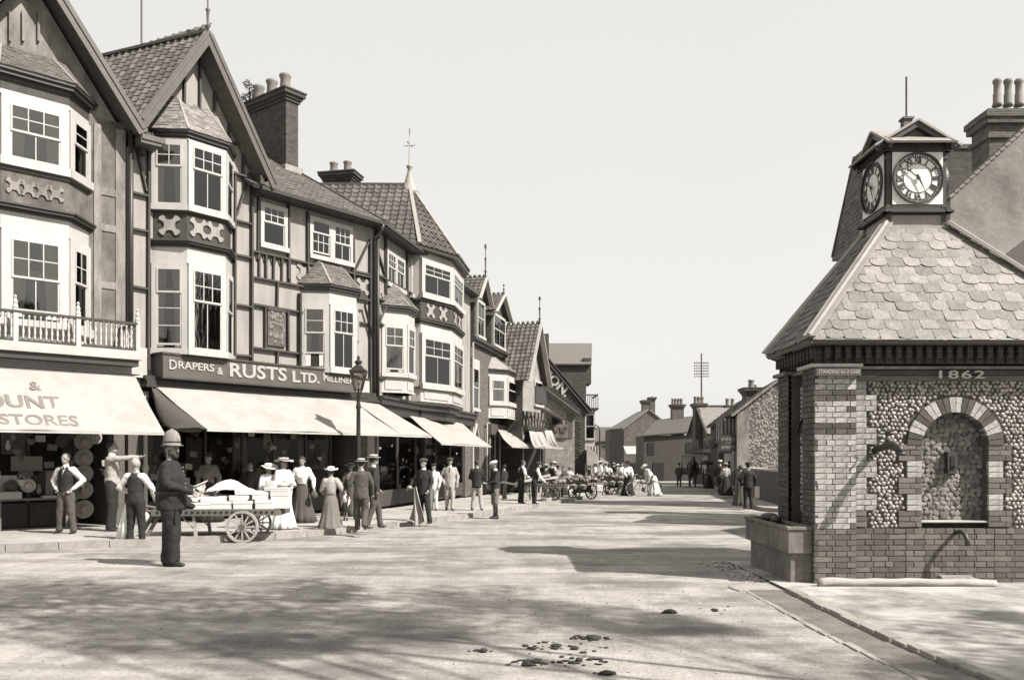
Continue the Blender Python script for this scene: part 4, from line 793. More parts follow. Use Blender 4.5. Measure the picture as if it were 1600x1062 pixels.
# loose drooping side cloth on the left of the awning
mb = MB(); n = 12; vs = []
for j in range(n+1):
    t = j/n; a = lerp((.55, -.32, 3.28), (.75, -2.0, 2.27), t) ; dr = .55*sin(pi*min(1, t*1.0))*(1-.25*t)
    for i in range(7):
        s = i/6; vs.append((a.x-.12*sin(s*pi)-.35*s*sin(pi*t), a.y+.06*sin(s*9+t*5), a.z-dr*s-.05*sin(s*12+t*9)*s))
mb.add(vs, [(j*7+i, j*7+i+1, (j+1)*7+i+1, (j+1)*7+i) for j in range(n) for i in range(6)]); mb.build('side_cloth', 'cloth_g', aw2, smooth=True)
# shop front below
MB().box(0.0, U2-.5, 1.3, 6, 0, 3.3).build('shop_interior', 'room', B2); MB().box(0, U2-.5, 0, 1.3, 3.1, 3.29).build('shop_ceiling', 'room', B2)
MB().box(0, .25, -.1, 1.3, .05, 3.28).build('shop_pier', 'barge', B2)
MB().box(U2-.72, U2-.36, -.12, 1.4, .05, 3.28).build('brick_pier', 'brickwall', B2); MB().box(U2-.36, U2-.08, -.14, 1.4, .05, 3.28).build('stone_pier', 'infill', B2)
MB().lathe([(.09, 0), (.09, .2), (.05, .25), (.05, 1.2), (.08, 1.3), (.05, 1.4), (.045, 2.6), (.09, 2.75), (.06, 2.9), (.08, 3.1)], 10, (.42, -.1, .08)).build('shop_column', 'trim', B2, smooth=True)
sf = MB()
for x in (1.3, 2.3, 3.4, 4.4, 5.5, 6.4): sf.box(x-.03, x+.03, .35, .42, .1, 3.1)
sf.box(.3, 6.9, .35, .42, 2.5, 2.56).box(.3, 6.9, .35, .55, .1, .55).build('shop_front', 'timber', B2)
for i in range(6):
    a = [.3, 1.3, 2.3, 3.4, 4.4, 5.5, 6.4][i]; b = [1.3, 2.3, 3.4, 4.4, 5.5, 6.4][i]
    inst('pane', SHOP_PANE, B2, (a+.03, .38, .55), (0, 0, 0), (b-a-.06, .006, 1.95))
for k in range(9):
    o = curtain_mb(.45, random.uniform(.7, 1.2), 0, 6, .03).build('draped_cloth', random.choice(['cloth_g', 'cloth_m', 'cloth_n']), B2, (.6+k*.68, .7, 1.3), smooth=True)

# ================================================================== building 3: timbered corner house with the turret
B3 = thing('turreted_timber_house', 'half-timbered house with octagonal turret, pantiled spire roof and wind vane', 'building', (*F2.A, 0), F2.rz)
u = F2.u; z = F2.z; U3 = 11.15
MB().box(0.02, U3, 0, 6, 3.3, 8.8).build('wall', 'infill', B3)
MB().box(-.1, U3, -.42, 0, 8.55, 8.64).box(-.15, 6.0, -.48, -.40, 8.60, 8.70).build('eaves_gutter', 'darkp', B3)
ql = [(-.2, -.4, 8.70), (5.6, -.4, 8.70), (5.6, 4.2, 11.3), (1.0, 4.2, 11.3)]; MB().slab(ql, .06).build('low_roof', 'slated', B3)
x0, x1 = u(602), u(630); zb_, zt_ = z(602, 443), z(602, 388); hw = (x1-x0)/2
window(B3, (x0, -.01, zb_), 0, hw+.02, zt_-zb_, ft=.09, up=(3, 2), lo=(2, 1), curt=1); window(B3, (x0+hw, -.01, zb_), 0, hw, zt_-zb_, ft=.09, up=(3, 2), lo=(2, 1), curt=1)
x0, x1 = u(640), u(653); zb_, zt_ = z(640, 462), z(640, 404); window(B3, (x0, -.01, zb_), 0, x1-x0, zt_-zb_, ft=.1, up=(3, 2), lo=(2, 1), curt=1)
for px in (586, 600, 634, 656): timber(B3, (u(px), 3.4), (u(px), 8.6), .13 if px > 590 else .1)
for yy in (432, 468, 506, 590): zz = F2.z(592, yy); timber(B3, (0.05, zz), (u(655), zz), .13, y=-.03)
timber(B3, (u(588), F2.z(588, 392)), (u(599), F2.z(599, 428)), .1, y=-.03)
for px in (633, 637, 641, 645, 649): timber(B3, (u(px), F2.z(640, 490)), (u(px), F2.z(640, 466)), .07, y=-.03)
mb = MB(); quatrefoil(mb, u(594), F2.z(594, 452), .22, -.012); mb.build('tracery', 'infill', B3)
pb = .6; ul, ur2 = F2.u(597)-.05, F2.u(647, .6)+.6; zb_, zt_ = F2.z(625, 612, pb), F2.z(625, 486, pb)
bay(B3, ul, ur2, pb, zb_, zt_, base=.50, fascia=.3, ft=.11, opts=(dict(up=(2, 2), lo=(1, 1), split=.45, opening=.12, blind=.3), dict(up=(2, 2), lo=(1, 1), split=.42, curt=1), dict(up=(1, 1), lo=(1, 1))))
bayroof(B3, ul, ur2, pb, zt_+.22, .85, 'slated', .14, .6)
MB().tube([(0.08, -.12, 8.5), (.08, -.12, 3.4)], .055, 8).tube([(.08, -.12, 5.6), (.6, -.2, 6.3)], .035, 6).build('drainpipe', 'pipe', B3, smooth=True)
# turret
Tw = [(-3.12, 29.5), (-2.16, 31.1), (-1.92, 33.26), (-2.55, 34.4)]; T = [loc(F2, *p) for p in Tw]
base_in = [(T[0][0], .3), *T, (T[3][0], .3)]
def tpoly(g):
    c = V((sum(p[0] for p in T)/4, .3)); r_ = []
    for p in T: d = V(p)-c; r_.append(tuple(c + d*(1+g/d.length)))
    return [(r_[0][0], .3), *r_, (r_[3][0], .3)]
zz = dict(e=8.85, wt=8.45, wb=7.15, q1=7.0, q0=6.42, f1=6.22, f0=5.9, lb=4.05, p0=3.55)
MB().prism(tpoly(-.02), zz['wb']-.1, zz['e']).prism(tpoly(-.02), zz['p0'], zz['f1']).build('turret_wall', 'white', B3)
MB().prism(tpoly(-.01), zz['q0'], zz['q1']).build('turret_band', 'timber', B3)
MB().prism(tpoly(.06), zz['q1'], zz['q1']+.07).prism(tpoly(.04), zz['q0']-.2, zz['q0']-.12).prism(tpoly(.12), zz['q0']-.12, zz['q0']-.05).prism(tpoly(.16), zz['q0']-.05, zz['q0']).prism(tpoly(.03), zz['lb']-.06, zz['lb']).build('turret_moulding', 'timber', B3)
MB().prism(tpoly(.05), zz['p0']-.12, zz['p0']).prism(tpoly(-.1), zz['p0']-.3, zz['p0']-.12).prism(tpoly(-.3), zz['p0']-.6, zz['p0']-.3).build('turret_corbel', 'darkp', B3)
for k in range(3):
    a, b = V(T[k]), V(T[k+1]); ang = math.atan2((b-a).y, (b-a).x); l = (b-a).length
    if k < 2:
        window(B3, (a.x, a.y, zz['wb']), ang, l, zz['wt']-zz['wb'], ft=.17, up=(3, 2), lo=(2, 1), curt=0 if k else 1, split=.42); window(B3, (a.x, a.y, zz['lb']), ang, l, zz['f0']-zz['lb'], ft=.17, up=(3, 2), lo=(2, 1), curt=1, split=.42, blind=1)
        MB().box(.2, l-.2, -.012, 0, zz['p0']+.1, zz['lb']-.12).build('base_panel', 'trim', B3, (a.x, a.y, 0), ang)
        for q in range(2): mb = MB(); quatrefoil(mb, l*(.3+.4*q), (zz['q0']+zz['q1'])/2, .24, -.002); mb.build('tracery', 'infill', B3, (a.x, a.y, 0), ang)
apx = loc(F2, -3.85, 32.5); AP = V((apx[0], apx[1], 11.85)); E = [V((*p, zz['e']-.05)) for p in tpoly(.34)[1:-1]]
back = V((apx[0]-1.3, apx[1]+5.5, 11.85)); EB = V((E[0].x-1.5, 6, 8.8)); E0b = V((E[0].x-.6, .2, 8.8))
spire = [(E[0], E[1], AP, AP), (E[1], E[2], AP, AP), (E[2], E[3], AP, AP)]
big = (EB, E[0], AP, back)
mb = MB()
for q in spire: mb.slab(q[:3], .05)
mb.slab(big, .05); mb.slab((E[3], E[3]+V((0, 6, 0)), back, AP), .05); rf = mb.build('turret_roof', 'tiled', B3)
def bell(q): return q
tiles_parts(rf, spire[:2], .34, .27, .018, 'tiled', 'roof_tile', stag=.5, roll=.045)
tiles_joined(rf, [big, spire[2]], .34, .27, .018, 'tiled', stag=0, roll=.045)
for e in E[:3]: MB().bar(e+V((0, 0, .08)), AP+V((0, 0, .06)), .13, .06).build('hip_ridge', 'lead', rf)
MB().bar(AP+V((0, 0, .03)), back+V((0, 0, .03)), .16, .1).build('ridge_tiles', 'tiled', rf)
MB().prism([(p.x, p.y) for p in E] + [(E[3].x, .3), (E[0].x, .3)], zz['e']-.16, zz['e']-.07).build('turret_eaves', 'darkp', rf)
MB().lathe([(.42, -.5), (.36, -.28), (.38, -.24), (.30, -.16), (.2, .1), (.1, .45), (.07, .62), (.12, .68), (.12, .74), (.04, .8), (.02, 1.9)], 12, tuple(AP)).build('spire_cap', 'lead', rf, smooth=True)
v_ = MB().tube([AP+V((0, 0, 1.2)), AP+V((0, 0, 2.15))], .015, 6).tube([AP+V((-.22, 0, 1.55)), AP+V((.22, 0, 1.55))], .012, 5).tube([AP+V((0, -.22, 1.5)), AP+V((0, .22, 1.5))], .012, 5)
for s in (-1, 1): v_.ball(AP+V((s*.22, 0, 1.55)), .04, (1, .4, 1))
v_.build('wind_vane', 'iron', rf)
cc = loc(F2, *W(532, 280, 35)[:2]); chimney(B3, cc[0]-.3, cc[0]+.35, cc[1]-.6, cc[1]+.6, 9, H+(715-272)*35/FP, 2, 'brickdark', 'y', .5, .16)
# shop front of the turreted house
MB().box(-.1, U3, -.32, 0, 3.25, 3.42).box(-.1, U3, -.22, 0, 2.95, 3.25).box(-.1, U3, -.38, 0, 3.42, 3.5).build('shop_cornice', 'darkp', B3)
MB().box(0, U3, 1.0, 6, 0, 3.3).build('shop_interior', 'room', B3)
sf = MB()
for x in (.4, 2.2, 4.0, 5.0, 6.3, 8.2, 10.1): sf.box(x-.05, x+.05, .0, .12, .1, 3.0)
sf.box(.4, 10.1, .0, .2, .1, .6).box(.4, 10.1, 0, .1, 2.45, 2.52).build('shop_front', 'timber', B3)
for a, b in ((.4, 2.2), (2.2, 4.0), (5.0, 6.3), (6.3, 8.2), (8.2, 10.1)): inst('pane', SHOP_PANE, B3, (a+.05, .05, .6), (0, 0, 0), (b-a-.1, .006, 1.85))
for k in range(7): curtain_mb(.6, random.uniform(.6, 1.3), 0, 6, .03).build('draped_cloth', random.choice(['cloth_g', 'cloth_m', 'curtain', 'cloth_l']), B3, (.7+k*1.3, .45, .9), smooth=True)
MB().box(10.2, U3, -.03, 1, 0, 3.3).build('end_pier', 'brickwall', B3)
aw = awning(B3, F2, u(640, .3), u(722, .3), .3, 3.0, 1.9, 2.07, v0=u(690, 1.9), v1=u(767, 1.9), sag=.03)
for k, s_ in enumerate(()):
    t = .35+.3*k; off = .3+1.6*t; sl = math.atan2(.93, 1.6); text('awning_lettering', s_, 'faint', .3, aw, (u(698+k*14, off), -off-.02, 3.0-.93*t), (sl, 0, 0), .001, .004, xs=1.3)

# ================================================================== building 4: red brick shop with dormers
B4 = thing('brick_dormer_shop', 'brick shop with two gabled dormers and a white oriel window beyond the turret', 'building', (*F2.A, 0), F2.rz)
U4a, U4b = U3+.03, 18.7
MB().box(U4a, U4b, .02, 7, 0, 6.75).build('wall', 'brickwall', B4)
MB().box(U4a, U4b, -.25, .1, 6.72, 6.84).box(U4a, U4b, -.14, .1, 6.58, 6.72).build('cornice', 'darkp', B4)
q = [(U4a, -.1, 6.84), (U4b, -.1, 6.84), (U4b, 4, 9.0), (U4a, 4, 9.0)]; rf = MB().slab(q, .06).build('roof', 'tiled', B4); tiles_joined(rf, [q], .3, .28, .02, 'tiled', jit=.3)
for px0, px1, yr, ye in ((742, 758, 433, 467), (768, 790, 460, 490)):
    a, b = u(px0), u(px1); zr2, ze = F2.z((px0+px1)/2, yr), F2.z((px0+px1)/2, ye); m_ = (a+b)/2; hw = (b-a)/2
    d = MB().box(a, b, .02, 3.2, 6.9, ze).xzprism([(a, ze), (b, ze), (m_, zr2-.1)], .02, .3).build('dormer', 'brickdark', B4)
    l = [(a-.2, 3.5, ze-.1), (a-.2, -.25, ze-.1), (m_, -.25, zr2), (m_, 3.5, zr2)]; r_ = [(b+.2, -.25, ze-.1), (b+.2, 3.5, ze-.1), (m_, 3.5, zr2), (m_, -.25, zr2)]
    MB().slab(l, .05).slab(r_, .05).build('dormer_roof', 'tiled', d); tiles_joined(d, [l, r_], .24, .24, .02, 'tiled', stag=0, roll=.04)
    mb = MB(); yy = -.2
    while yy < 3.4: mb.lathe([(.07, -.05), (.09, .03), (.03, .1)], 6, (m_, yy, zr2+.03)); yy += .22
    mb.build('ridge_cresting', 'tiled', d)
    MB().bar((a-.22, -.27, ze-.18), (m_, -.27, zr2-.04), .05, .2, (0, 1, 0)).bar((b+.22, -.27, ze-.18), (m_, -.27, zr2-.04), .05, .2, (0, 1, 0)).build('bargeboard', 'white', d)
    MB().box(a-.1, a+.02, -.1, 3, ze-.3, ze-.1).build('dormer_fascia', 'white', d)
    finial(d, (m_, -.25, zr2), .5 if px0 > 760 else 1.5)
    window(B4, (a+.25, .0, 7.0), 0, b-a-.5, ze-7.1, ft=.08, up=(2, 1), lo=(2, 1), curt=1)
x0, x1 = u(737), u(747); window(B4, (x0, 0, z(740, 640)), 0, x1-x0, z(740, 572)-z(740, 640), ft=.08, up=(1, 1), lo=(1, 1), curt=1)
MB().box(x0-.15, x1+.15, -.04, 0, z(740, 572), z(740, 560)).build('lintel', 'trim', B4)
ul, ur2 = u(764), u(798)-.1; zb_, zt_ = F2.z(775, 650, .7), F2.z(775, 577, .7)
bay(B4, ul, ur2, .7, zb_, zt_, base=.6, fascia=.12, ft=.16, opts=(dict(up=(1, 1), lo=(1, 1), blind=1, curt=1), dict(up=(1, 1), lo=(1, 1), blind=.6, curt=1), dict(up=(1, 1), lo=(1, 1))))
bayroof(B4, ul, ur2, .7, zt_+.2, .6, 'lead', .12, .6)
MB().tube([(U4a+.05, -.1, 6.6), (U4a+.05, -.1, .2)], .05, 8).tube([(u(762), -.1, 3.2), (u(757), -.12, 3.2), (u(757), -.12, .2)], .045, 8).build('drainpipe', 'trim', B4)
MB().box(u(738), u(748), -.02, .05, .1, 2.3).xzprism([(u(738), 2.3), (u(748), 2.3), ((u(738)+u(748))/2, 3.0)], -.02, .05).build('pointed_door', 'darkp', B4)
MB().tube([(u(738), -.03, 2.3), ((u(738)+u(748))/2, -.03, 3.1), (u(748), -.03, 2.3)], .06, 6).build('door_surround', 'trim', B4)
MB().box(u(760), U4b-.1, -.25, .05, 2.7, 3.2).build('shop_fascia', 'signb', B4); MB().box(u(762), U4b-.2, -.04, 0, .6, 2.6).build('shop_window', 'room', B4)
mb = MB()
for k in range(5): mb.box(u(763)+k*1.0, u(763)+k*1.0+.06, -.1, 0, .1, 2.7)
mb.build('shop_mullions', 'trim', B4)
text('lettering', 'LLES', 'darkp', .45, B4, (u(790), -.62, F2.z(790, 655)), extrude=.02, bold=.01, xs=1.5)
awning(B4, F2, u(778, .3), U4b-.2, .3, 2.95, 2.0, 2.1, v0=u(812, 2.0)-1.5, v1=u(853, 2.0)-1, sag=.12)

# ================================================================== building 5: gabled house with shop board
B5 = thing('steep_gabled_shop', 'narrow steep-gabled tile-roofed shop with a signboard under its first floor window', 'building', (*F3.A, 0), F3.rz)
u = F3.u; z = F3.z; o5 = 1.3
a, b = F3.u(817, o5), F3.u(845, o5); m_ = (a+b)/2; zr2 = F3.z(838, 503, o5+.4); ze = F3.z(822, 585, o5)
mb = MB().box(a, b, -o5, 5, 0, ze).xzprism([(a, ze), (b, ze), (m_, zr2-.15)], -o5, -o5+.4).build('wall', mat('weathered_render', .24, .9, .2, 2, .3, 20, dirt=.3), B5)
MB().box(a-.03, a, -o5+.02, 5, 0, ze).box(.1, a-.05, 1, 5, 0, 6.0).build('flank_wall', 'brickdark', B5)
l = [(a-.3, 6, ze-.35), (a-.3, -o5-.4, ze-.35), (m_, -o5-.4, zr2), (m_, 6, zr2)]; r_ = [(b+.3, -o5-.4, ze-.35), (b+.3, 6, ze-.35), (m_, 6, zr2), (m_, -o5-.4, zr2)]
rf = MB().slab(l, .06).slab(r_, .06).build('roof', 'tiled', B5); tiles_joined(rf, [l, r_], .24, .26, .02, 'tile', stag=0, roll=.04)
mb = MB(); yy = -o5-.3
while yy < 5.5: mb.lathe([(.08, -.05), (.1, .03), (.03, .13)], 6, (m_, yy, zr2+.04)); yy += .26
mb.build('ridge_cresting', 'tiled', rf); finial(rf, (m_, -o5-.4, zr2), 1.4, 'iron')
MB().bar((a-.32, -o5-.42, ze-.45), (m_, -o5-.42, zr2-.06), .06, .25, (0, 1, 0)).bar((b+.32, -o5-.42, ze-.45), (m_, -o5-.42, zr2-.06), .06, .25, (0, 1, 0)).build('bargeboard', 'trim', rf)
window(B5, (F3.u(834, o5), -o5, F3.z(834, 633, o5)), 0, F3.u(847, o5)-F3.u(834, o5), 1.3, ft=.08, up=(1, 1), lo=(1, 1))
MB().box(F3.u(834, o5), F3.u(850, o5), -o5-.12, -o5-.06, F3.z(840, 630, o5), F3.z(840, 604, o5)).build('hung_board', 'darkp', B5)
s5 = MB().box(F3.u(821, o5), F3.u(850, o5), -o5-.1, -o5-.03, F3.z(835, 668, o5), F3.z(835, 644, o5)).build('signboard', 'stucco', B5)
strokes(s5, 'worn_lettering', m_, -o5-.105, F3.z(835, 651, o5), 4, .5, 'inkdark', k=7); strokes(s5, 'worn_lettering', m_, -o5-.105, F3.z(835, 662, o5), 4.2, .45, 'inkdark', k=9)
MB().box(a, b, -o5-.25, -o5, 3.0, 3.2).build('shop_cornice', 'darkp', B5); MB().box(a+.2, b-.2, -o5-.02, -o5+.1, .5, 2.9).build('shop_window', 'room', B5)
awning(B5, F3, F3.u(826, o5), F3.u(846, o5), o5, 3.1, o5+2.2, 2.1, v0=F3.u(846, o5+2.2)-1, v1=F3.u(866, o5+2.2), sag=.2)
awning(B5, F3, F3.u(850, o5), F3.u(862, o5), o5, 3.1, o5+2.0, 2.1, v0=F3.u(866, o5+2), v1=F3.u(880, o5+2), sag=.25)

# ================================================================== building 6 and 7: flint shop and the tall shop with the painted gable
def gpts(Y, L): return [((px-CX)*Y/FP, H-(py-HY)*Y/FP) for px, py in L]
B6 = thing('flint_lean_shop', 'low pale flint shop with sloping gable just before the black lettered gable', 'building', (0, 57, 0))
P = gpts(57, [(852, 770), (898, 770), (898, 643), (852, 608)]); MB().xzprism([(P[0][0], -.5), (P[1][0], -.5), P[2], P[3]], 0, 6).build('wall', mat('pale_flint_wall', .2, .9, .35, 3, .5, 12, dirt=.3, dscale=4), B6)
MB().bar((P[3][0], -.2, P[3][1]+.08), (P[2][0]+.3, -.2, P[2][1]-.12), .5, .14, (0, 1, 0)).build('verge', 'darkp', B6)
MB().slab([(P[3][0], -.3, P[3][1]+.1), (P[2][0]+.3, -.3, P[2][1]-.1), (P[2][0]+.3, 6, P[2][1]-.1), (P[3][0], 6, P[3][1]+.1)], .1).build('roof', 'slated', B6)
P2 = gpts(54.5, [(852, 640), (880, 652), (852, 655)]); MB().slab([(P2[0][0]-1, -2.5, P2[0][1]+.6), (P2[1][0], -2.5, P2[1][1]), (P2[1][0], 0, P2[1][1]), (P2[0][0]-1, 0, P2[0][1]+.6)], .1).build('lean_to_roof', 'slated', B6)
mb = MB(); x, zz_ = gpts(56.8, [(873, 672)])[0]; mb.box(x-.6, x+.6, -.12, 0, zz_-.5, zz_+.4).build('arched_sign', 'stucco', B6); strokes(B6, 'worn_lettering', x, -.13, zz_, 1.1, .5, 'inkdark', k=6)
x, zz_ = gpts(56.8, [(871, 656)])[0]; MB().box(x-.35, x+.35, -.05, 0, zz_-.3, zz_+.3).build('upper_opening', 'room', B6); x, zz_ = gpts(56.8, [(890, 665)])[0]; MB().box(x-.2, x+.2, -.05, 0, zz_-.8, zz_+.8).build('side_opening', 'barge', B6)
B7 = thing('tall_lettered_shop', 'tall dark shop with SON. painted on its gable and a white corner oriel', 'building', (0, 62, 0))
P = gpts(62, [(843, 547), (924, 644), (914, 640), (914, 770), (843, 770)])
MB().xzprism([(P[4][0], -.5), (P[3][0], -.5), P[2], P[0]], 0, 3).build('gable_wall', mat('tarred_brick', .04, .9, .3, 3), B7)
MB().bar((P[0][0], -.1, P[0][1]), (P[1][0], -.1, P[1][1]), .3, .2, (0, 1, 0)).build('verge', 'timber', B7)
MB().slab([(P[0][0], -.2, P[0][1]+.1), (P[1][0], -.2, P[1][1]+.1), (P[1][0], 4, P[1][1]+.1), (P[0][0], 4, P[0][1]+.1)], .1).build('low_roof', 'slated', B7)
sa = math.atan2(P[1][1]-P[0][1], P[1][0]-P[0][0]); x, zz_ = gpts(61.9, [(870, 599)])[0]; text('lettering', 'SON.', 'trim', .98, B7, (x, -.08, zz_), (R(90), -sa*.85, 0), .01, .03, xs=1.0)
for k in range(7): x, zz_ = gpts(61.9, [(889+k*3.2, 622+k*4.2)])[0]; strokes(B7, 'worn_lettering', x-.1, -.05, zz_, .22, .6, 'faint', (0, -sa*.8, 0), 2)
for k in range(8): x, zz_ = gpts(61.9, [(904, 662+k*11)])[0]; strokes(B7, 'worn_lettering', x, -.05, zz_, .5, .6, 'faint', (0, R(90), 0), 3)
Q_ = gpts(66, [(843, 720), (915, 720), (915, 570), (843, 570)]); MB().box(Q_[0][0], Q_[1][0], 3.5, 14, -.5, Q_[2][1]).build('upper_wall', 'brickdark', B7)
ra = gpts(66, [(845, 570), (923, 570)]); rb = gpts(70, [(845, 536), (925, 536)])
MB().slab([(ra[0][0], 3.2, ra[0][1]), (ra[1][0], 3.2, ra[1][1]), (rb[1][0], 8, rb[1][1]), (rb[0][0], 8, rb[0][1])], .12).build('upper_roof', 'slated', B7)
ca = gpts(60, [(840, 503), (863, 503), (863, 540)]); MB().box(ca[0][0], ca[1][0], 3.6, 4.5, 6, ca[0][1]).build('chimney', 'brickdark', B7)
oa = gpts(64, [(912, 612), (934, 612), (934, 705), (914, 705), (933, 640), (922, 640)]); zt_, zb_ = oa[4][1], oa[2][1]
MB().box(oa[0][0], oa[1][0]-.2, 2.2, 5.5, zb_+.1, zt_).build('oriel', 'trim', B7); window(B7, (oa[0][0]+.1, 2.2, zb_+.9), 0, .75, zt_-zb_-1.2, ft=.06, up=(1, 1), lo=(1, 1)); MB().box(oa[0][0]-.1, oa[1][0]+.05, 1.9, 5.6, zt_, zt_+.15).box(oa[0][0]-.1, oa[1][0], 1.9, 5.6, zb_-.05, zb_+.12).build('oriel_moulding', 'darkp', B7)
mb = MB()
for k in range(8): mb.tube([(oa[0][0]+k*.15, 1.95, zt_+.15), (oa[0][0]+k*.15, 1.95, zt_+1.1)], .03, 5)
mb.box(oa[0][0]-.05, oa[1][0], 1.9, 2.0, zt_+1.05, zt_+1.15).box(oa[1][0]-.1, oa[1][0], 1.9, 5.5, zt_+1.05, zt_+1.15).build('oriel_railing', 'barge', B7)
MB().box(gpts(66, [(910, 570)])[0][0], gpts(66, [(923, 570)])[0][0], 3.6, 6, gpts(66, [(910, 600)])[0][1], gpts(66, [(910, 560)])[0][1]).build('gablet', 'brickdark', B7)
awf = thing('striped_shop_blind', 'white shop blind with hanging side cloth beyond the black gable, crowd beneath', 'awning', (0, 60, 0))
q = gpts(60, [(917, 697), (921, 700), (950, 722), (918, 770), (921, 722)])
vs = []; mb = MB()
for j in range(7):
    for i in range(9): t = j/6; s = i/8; vs.append((q[0][0]+.2+(q[2][0]-q[0][0])*t, .2*sin(s*20)+s*3, q[0][1]+(q[2][1]-q[0][1])*t+.15*sin(pi*t)*-1))
mb.add(vs, [(j*9+i, j*9+i+1, (j+1)*9+i+1, (j+1)*9+i) for j in range(6) for i in range(8)]).build('blind_cloth', 'canvas', awf, smooth=True)
curtain_mb(.8, q[0][1]-q[3][1]-.2, 0, 5, .06, q[0][0], q[3][1]+.2).build('side_cloth', 'canvas', awf, smooth=True); MB().slab([(q[0][0], -.05, q[0][1]), (q[0][0], -.05, q[2][1]-.2), (q[2][0], -.05, q[2][1]-.2), (q[2][0], -.05, q[2][1])], .01).build('blind_front', 'canvas', awf)
MB().tube([(q[2][0], 0, q[2][1]), (q[2][0], 0, -.35)], .03, 6).build('blind_post', 'barge', awf)
# ================================================================== right side houses
def gable_house(name, label, Y, x0, x1, xa, ze, za, depth, wallm, roofm, zb=-.9, ov=.15, th=.12, tile=None):
    """house whose gable end faces the street end: plan box x0..x1, y 0..depth, ridge at xa running back"""
    t = thing(name, label, 'house', (0, Y, 0))
    MB().xzprism([(x0, zb), (x1, zb), (x1, ze), (xa, za-.05), (x0, ze)], 0, depth).build('wall', wallm, t)
    sl = (za-ze)/(xa-x0) if xa != x0 else 1; sr = (za-ze)/(x1-xa)
    l = [(x0-ov, depth+.1, ze-ov*sl), (x0-ov, -ov, ze-ov*sl), (xa, -ov, za), (xa, depth+.1, za)]; r_ = [(x1+ov, -ov, ze-ov*sr), (x1+ov, depth+.1, ze-ov*sr), (xa, depth+.1, za), (xa, -ov, za)]
    rf = MB().slab([V(p)+V((0, 0, th)) for p in l], th).slab([V(p)+V((0, 0, th)) for p in r_], th).build('roof', roofm, t)
    if tile: tiles_joined(rf, [[V(p)+V((0, 0, th)) for p in q] for q in (l, r_)], tile, tile*1.1, .02, roofm, jit=.3)
    return t, rf
# big rendered gable at the right edge
R1 = thing('rendered_gable_house', 'large house behind the clock house with stained rendered gable, tile coping and brick chimney', 'house', (0, 19, 0))
q = gpts(19, [(1485, 310), (1600, 205), (1690, 122)]); zE = q[0][1]-.3
x0 = q[0][0]; sl = (q[2][1]-q[0][1])/(q[2][0]-q[0][0]); xr = q[2][0]*2-x0
MB().xzprism([(x0, -.2), (xr, -.2), (xr, q[0][1]), q[2], (x0, q[0][1])], 0, .45).box(x0+.3, xr-.3, .45, 2.4, -.2, q[0][1]-.6).build('wall', mat('stained_render', .20, .95, .35, .9, .5, 8, dirt=.35, dscale=.7), R1)
zk = -.5; l = [(x0+.1, 2.4, q[0][1]+zk), (x0+.1, .45, q[0][1]+zk), (q[2][0], .45, q[2][1]+zk), (q[2][0], 2.4, q[2][1]+zk)]; r_ = [(xr-.1, .45, q[0][1]+zk), (xr-.1, 2.4, q[0][1]+zk), (q[2][0], 2.4, q[2][1]+zk), (q[2][0], .45, q[2][1]+zk)]
MB().slab(l, .1).slab(r_, .1).build('roof', 'tiled', R1)
mb = MB(); d = V((q[2][0]-x0, 0, q[2][1]-q[0][1])); n_ = int(d.length/.15)
for k in range(n_): p = V((x0, 0, q[0][1])) + d*k/n_; mb.bar(p+V((0, -.08, .05)), p+V((0, .25, .05)), .13, .06, (-.7, 0, 1))
mb.build('coping_tiles', 'pot', R1)
cq = gpts(22, [(1546, 300), (1630, 178)]); c = MB().box(cq[0][0], cq[1][0], 3, 3.85, 7, cq[1][1]-.25).build('chimney', 'brickwall', R1)
MB().box(cq[0][0]-.06, cq[1][0]+.06, 2.94, 3.91, cq[1][1]-.62, cq[1][1]-.5).box(cq[0][0]-.1, cq[1][0]+.1, 2.9, 3.95, cq[1][1]-.25, cq[1][1]-.1).box(cq[0][0]-.14, cq[1][0]+.14, 2.86, 3.99, cq[1][1]-.1, cq[1][1]+.05).box(cq[0][0]-.06, cq[1][0]+.06, 2.94, 3.91, cq[1][1]+.05, cq[1][1]+.12).build('chimney_cap', 'brickwall', c)
for px in (1558, 1575, 1592, 1609):
    x, zz = gpts(22.4, [(px, 163)])[0]; MB().lathe([(.13, 0), (.10, .08), (.10, .3), (.085, .34), (.085, .56), (.11, .6), (.11, .67), (.08, .7)], 12, (x, 3.4, zz-.05)).build('chimney_pot', 'pot', c, smooth=True)
# lower roof at the edge, dark slates behind the clock roof
L1 = thing('low_slated_outhouse', 'dark slated lean-to roof low in front of the rendered gable at the right edge', 'outhouse')
q2 = [W(1540, 500, 15.2), W(1720, 500, 15.2), W(1720, 285, 17.4), W(1545, 416, 17.4)]
MB().slab(q2, .08).build('roof', 'slated', L1); tiles_joined(L1, [q2], .16, .25, .016, 'slated', jit=.4)
MB().box(q2[0].x+.2, q2[1].x, 15.5, 17.3, 0, q2[0].z-.1).build('wall', 'brickdark', L1)
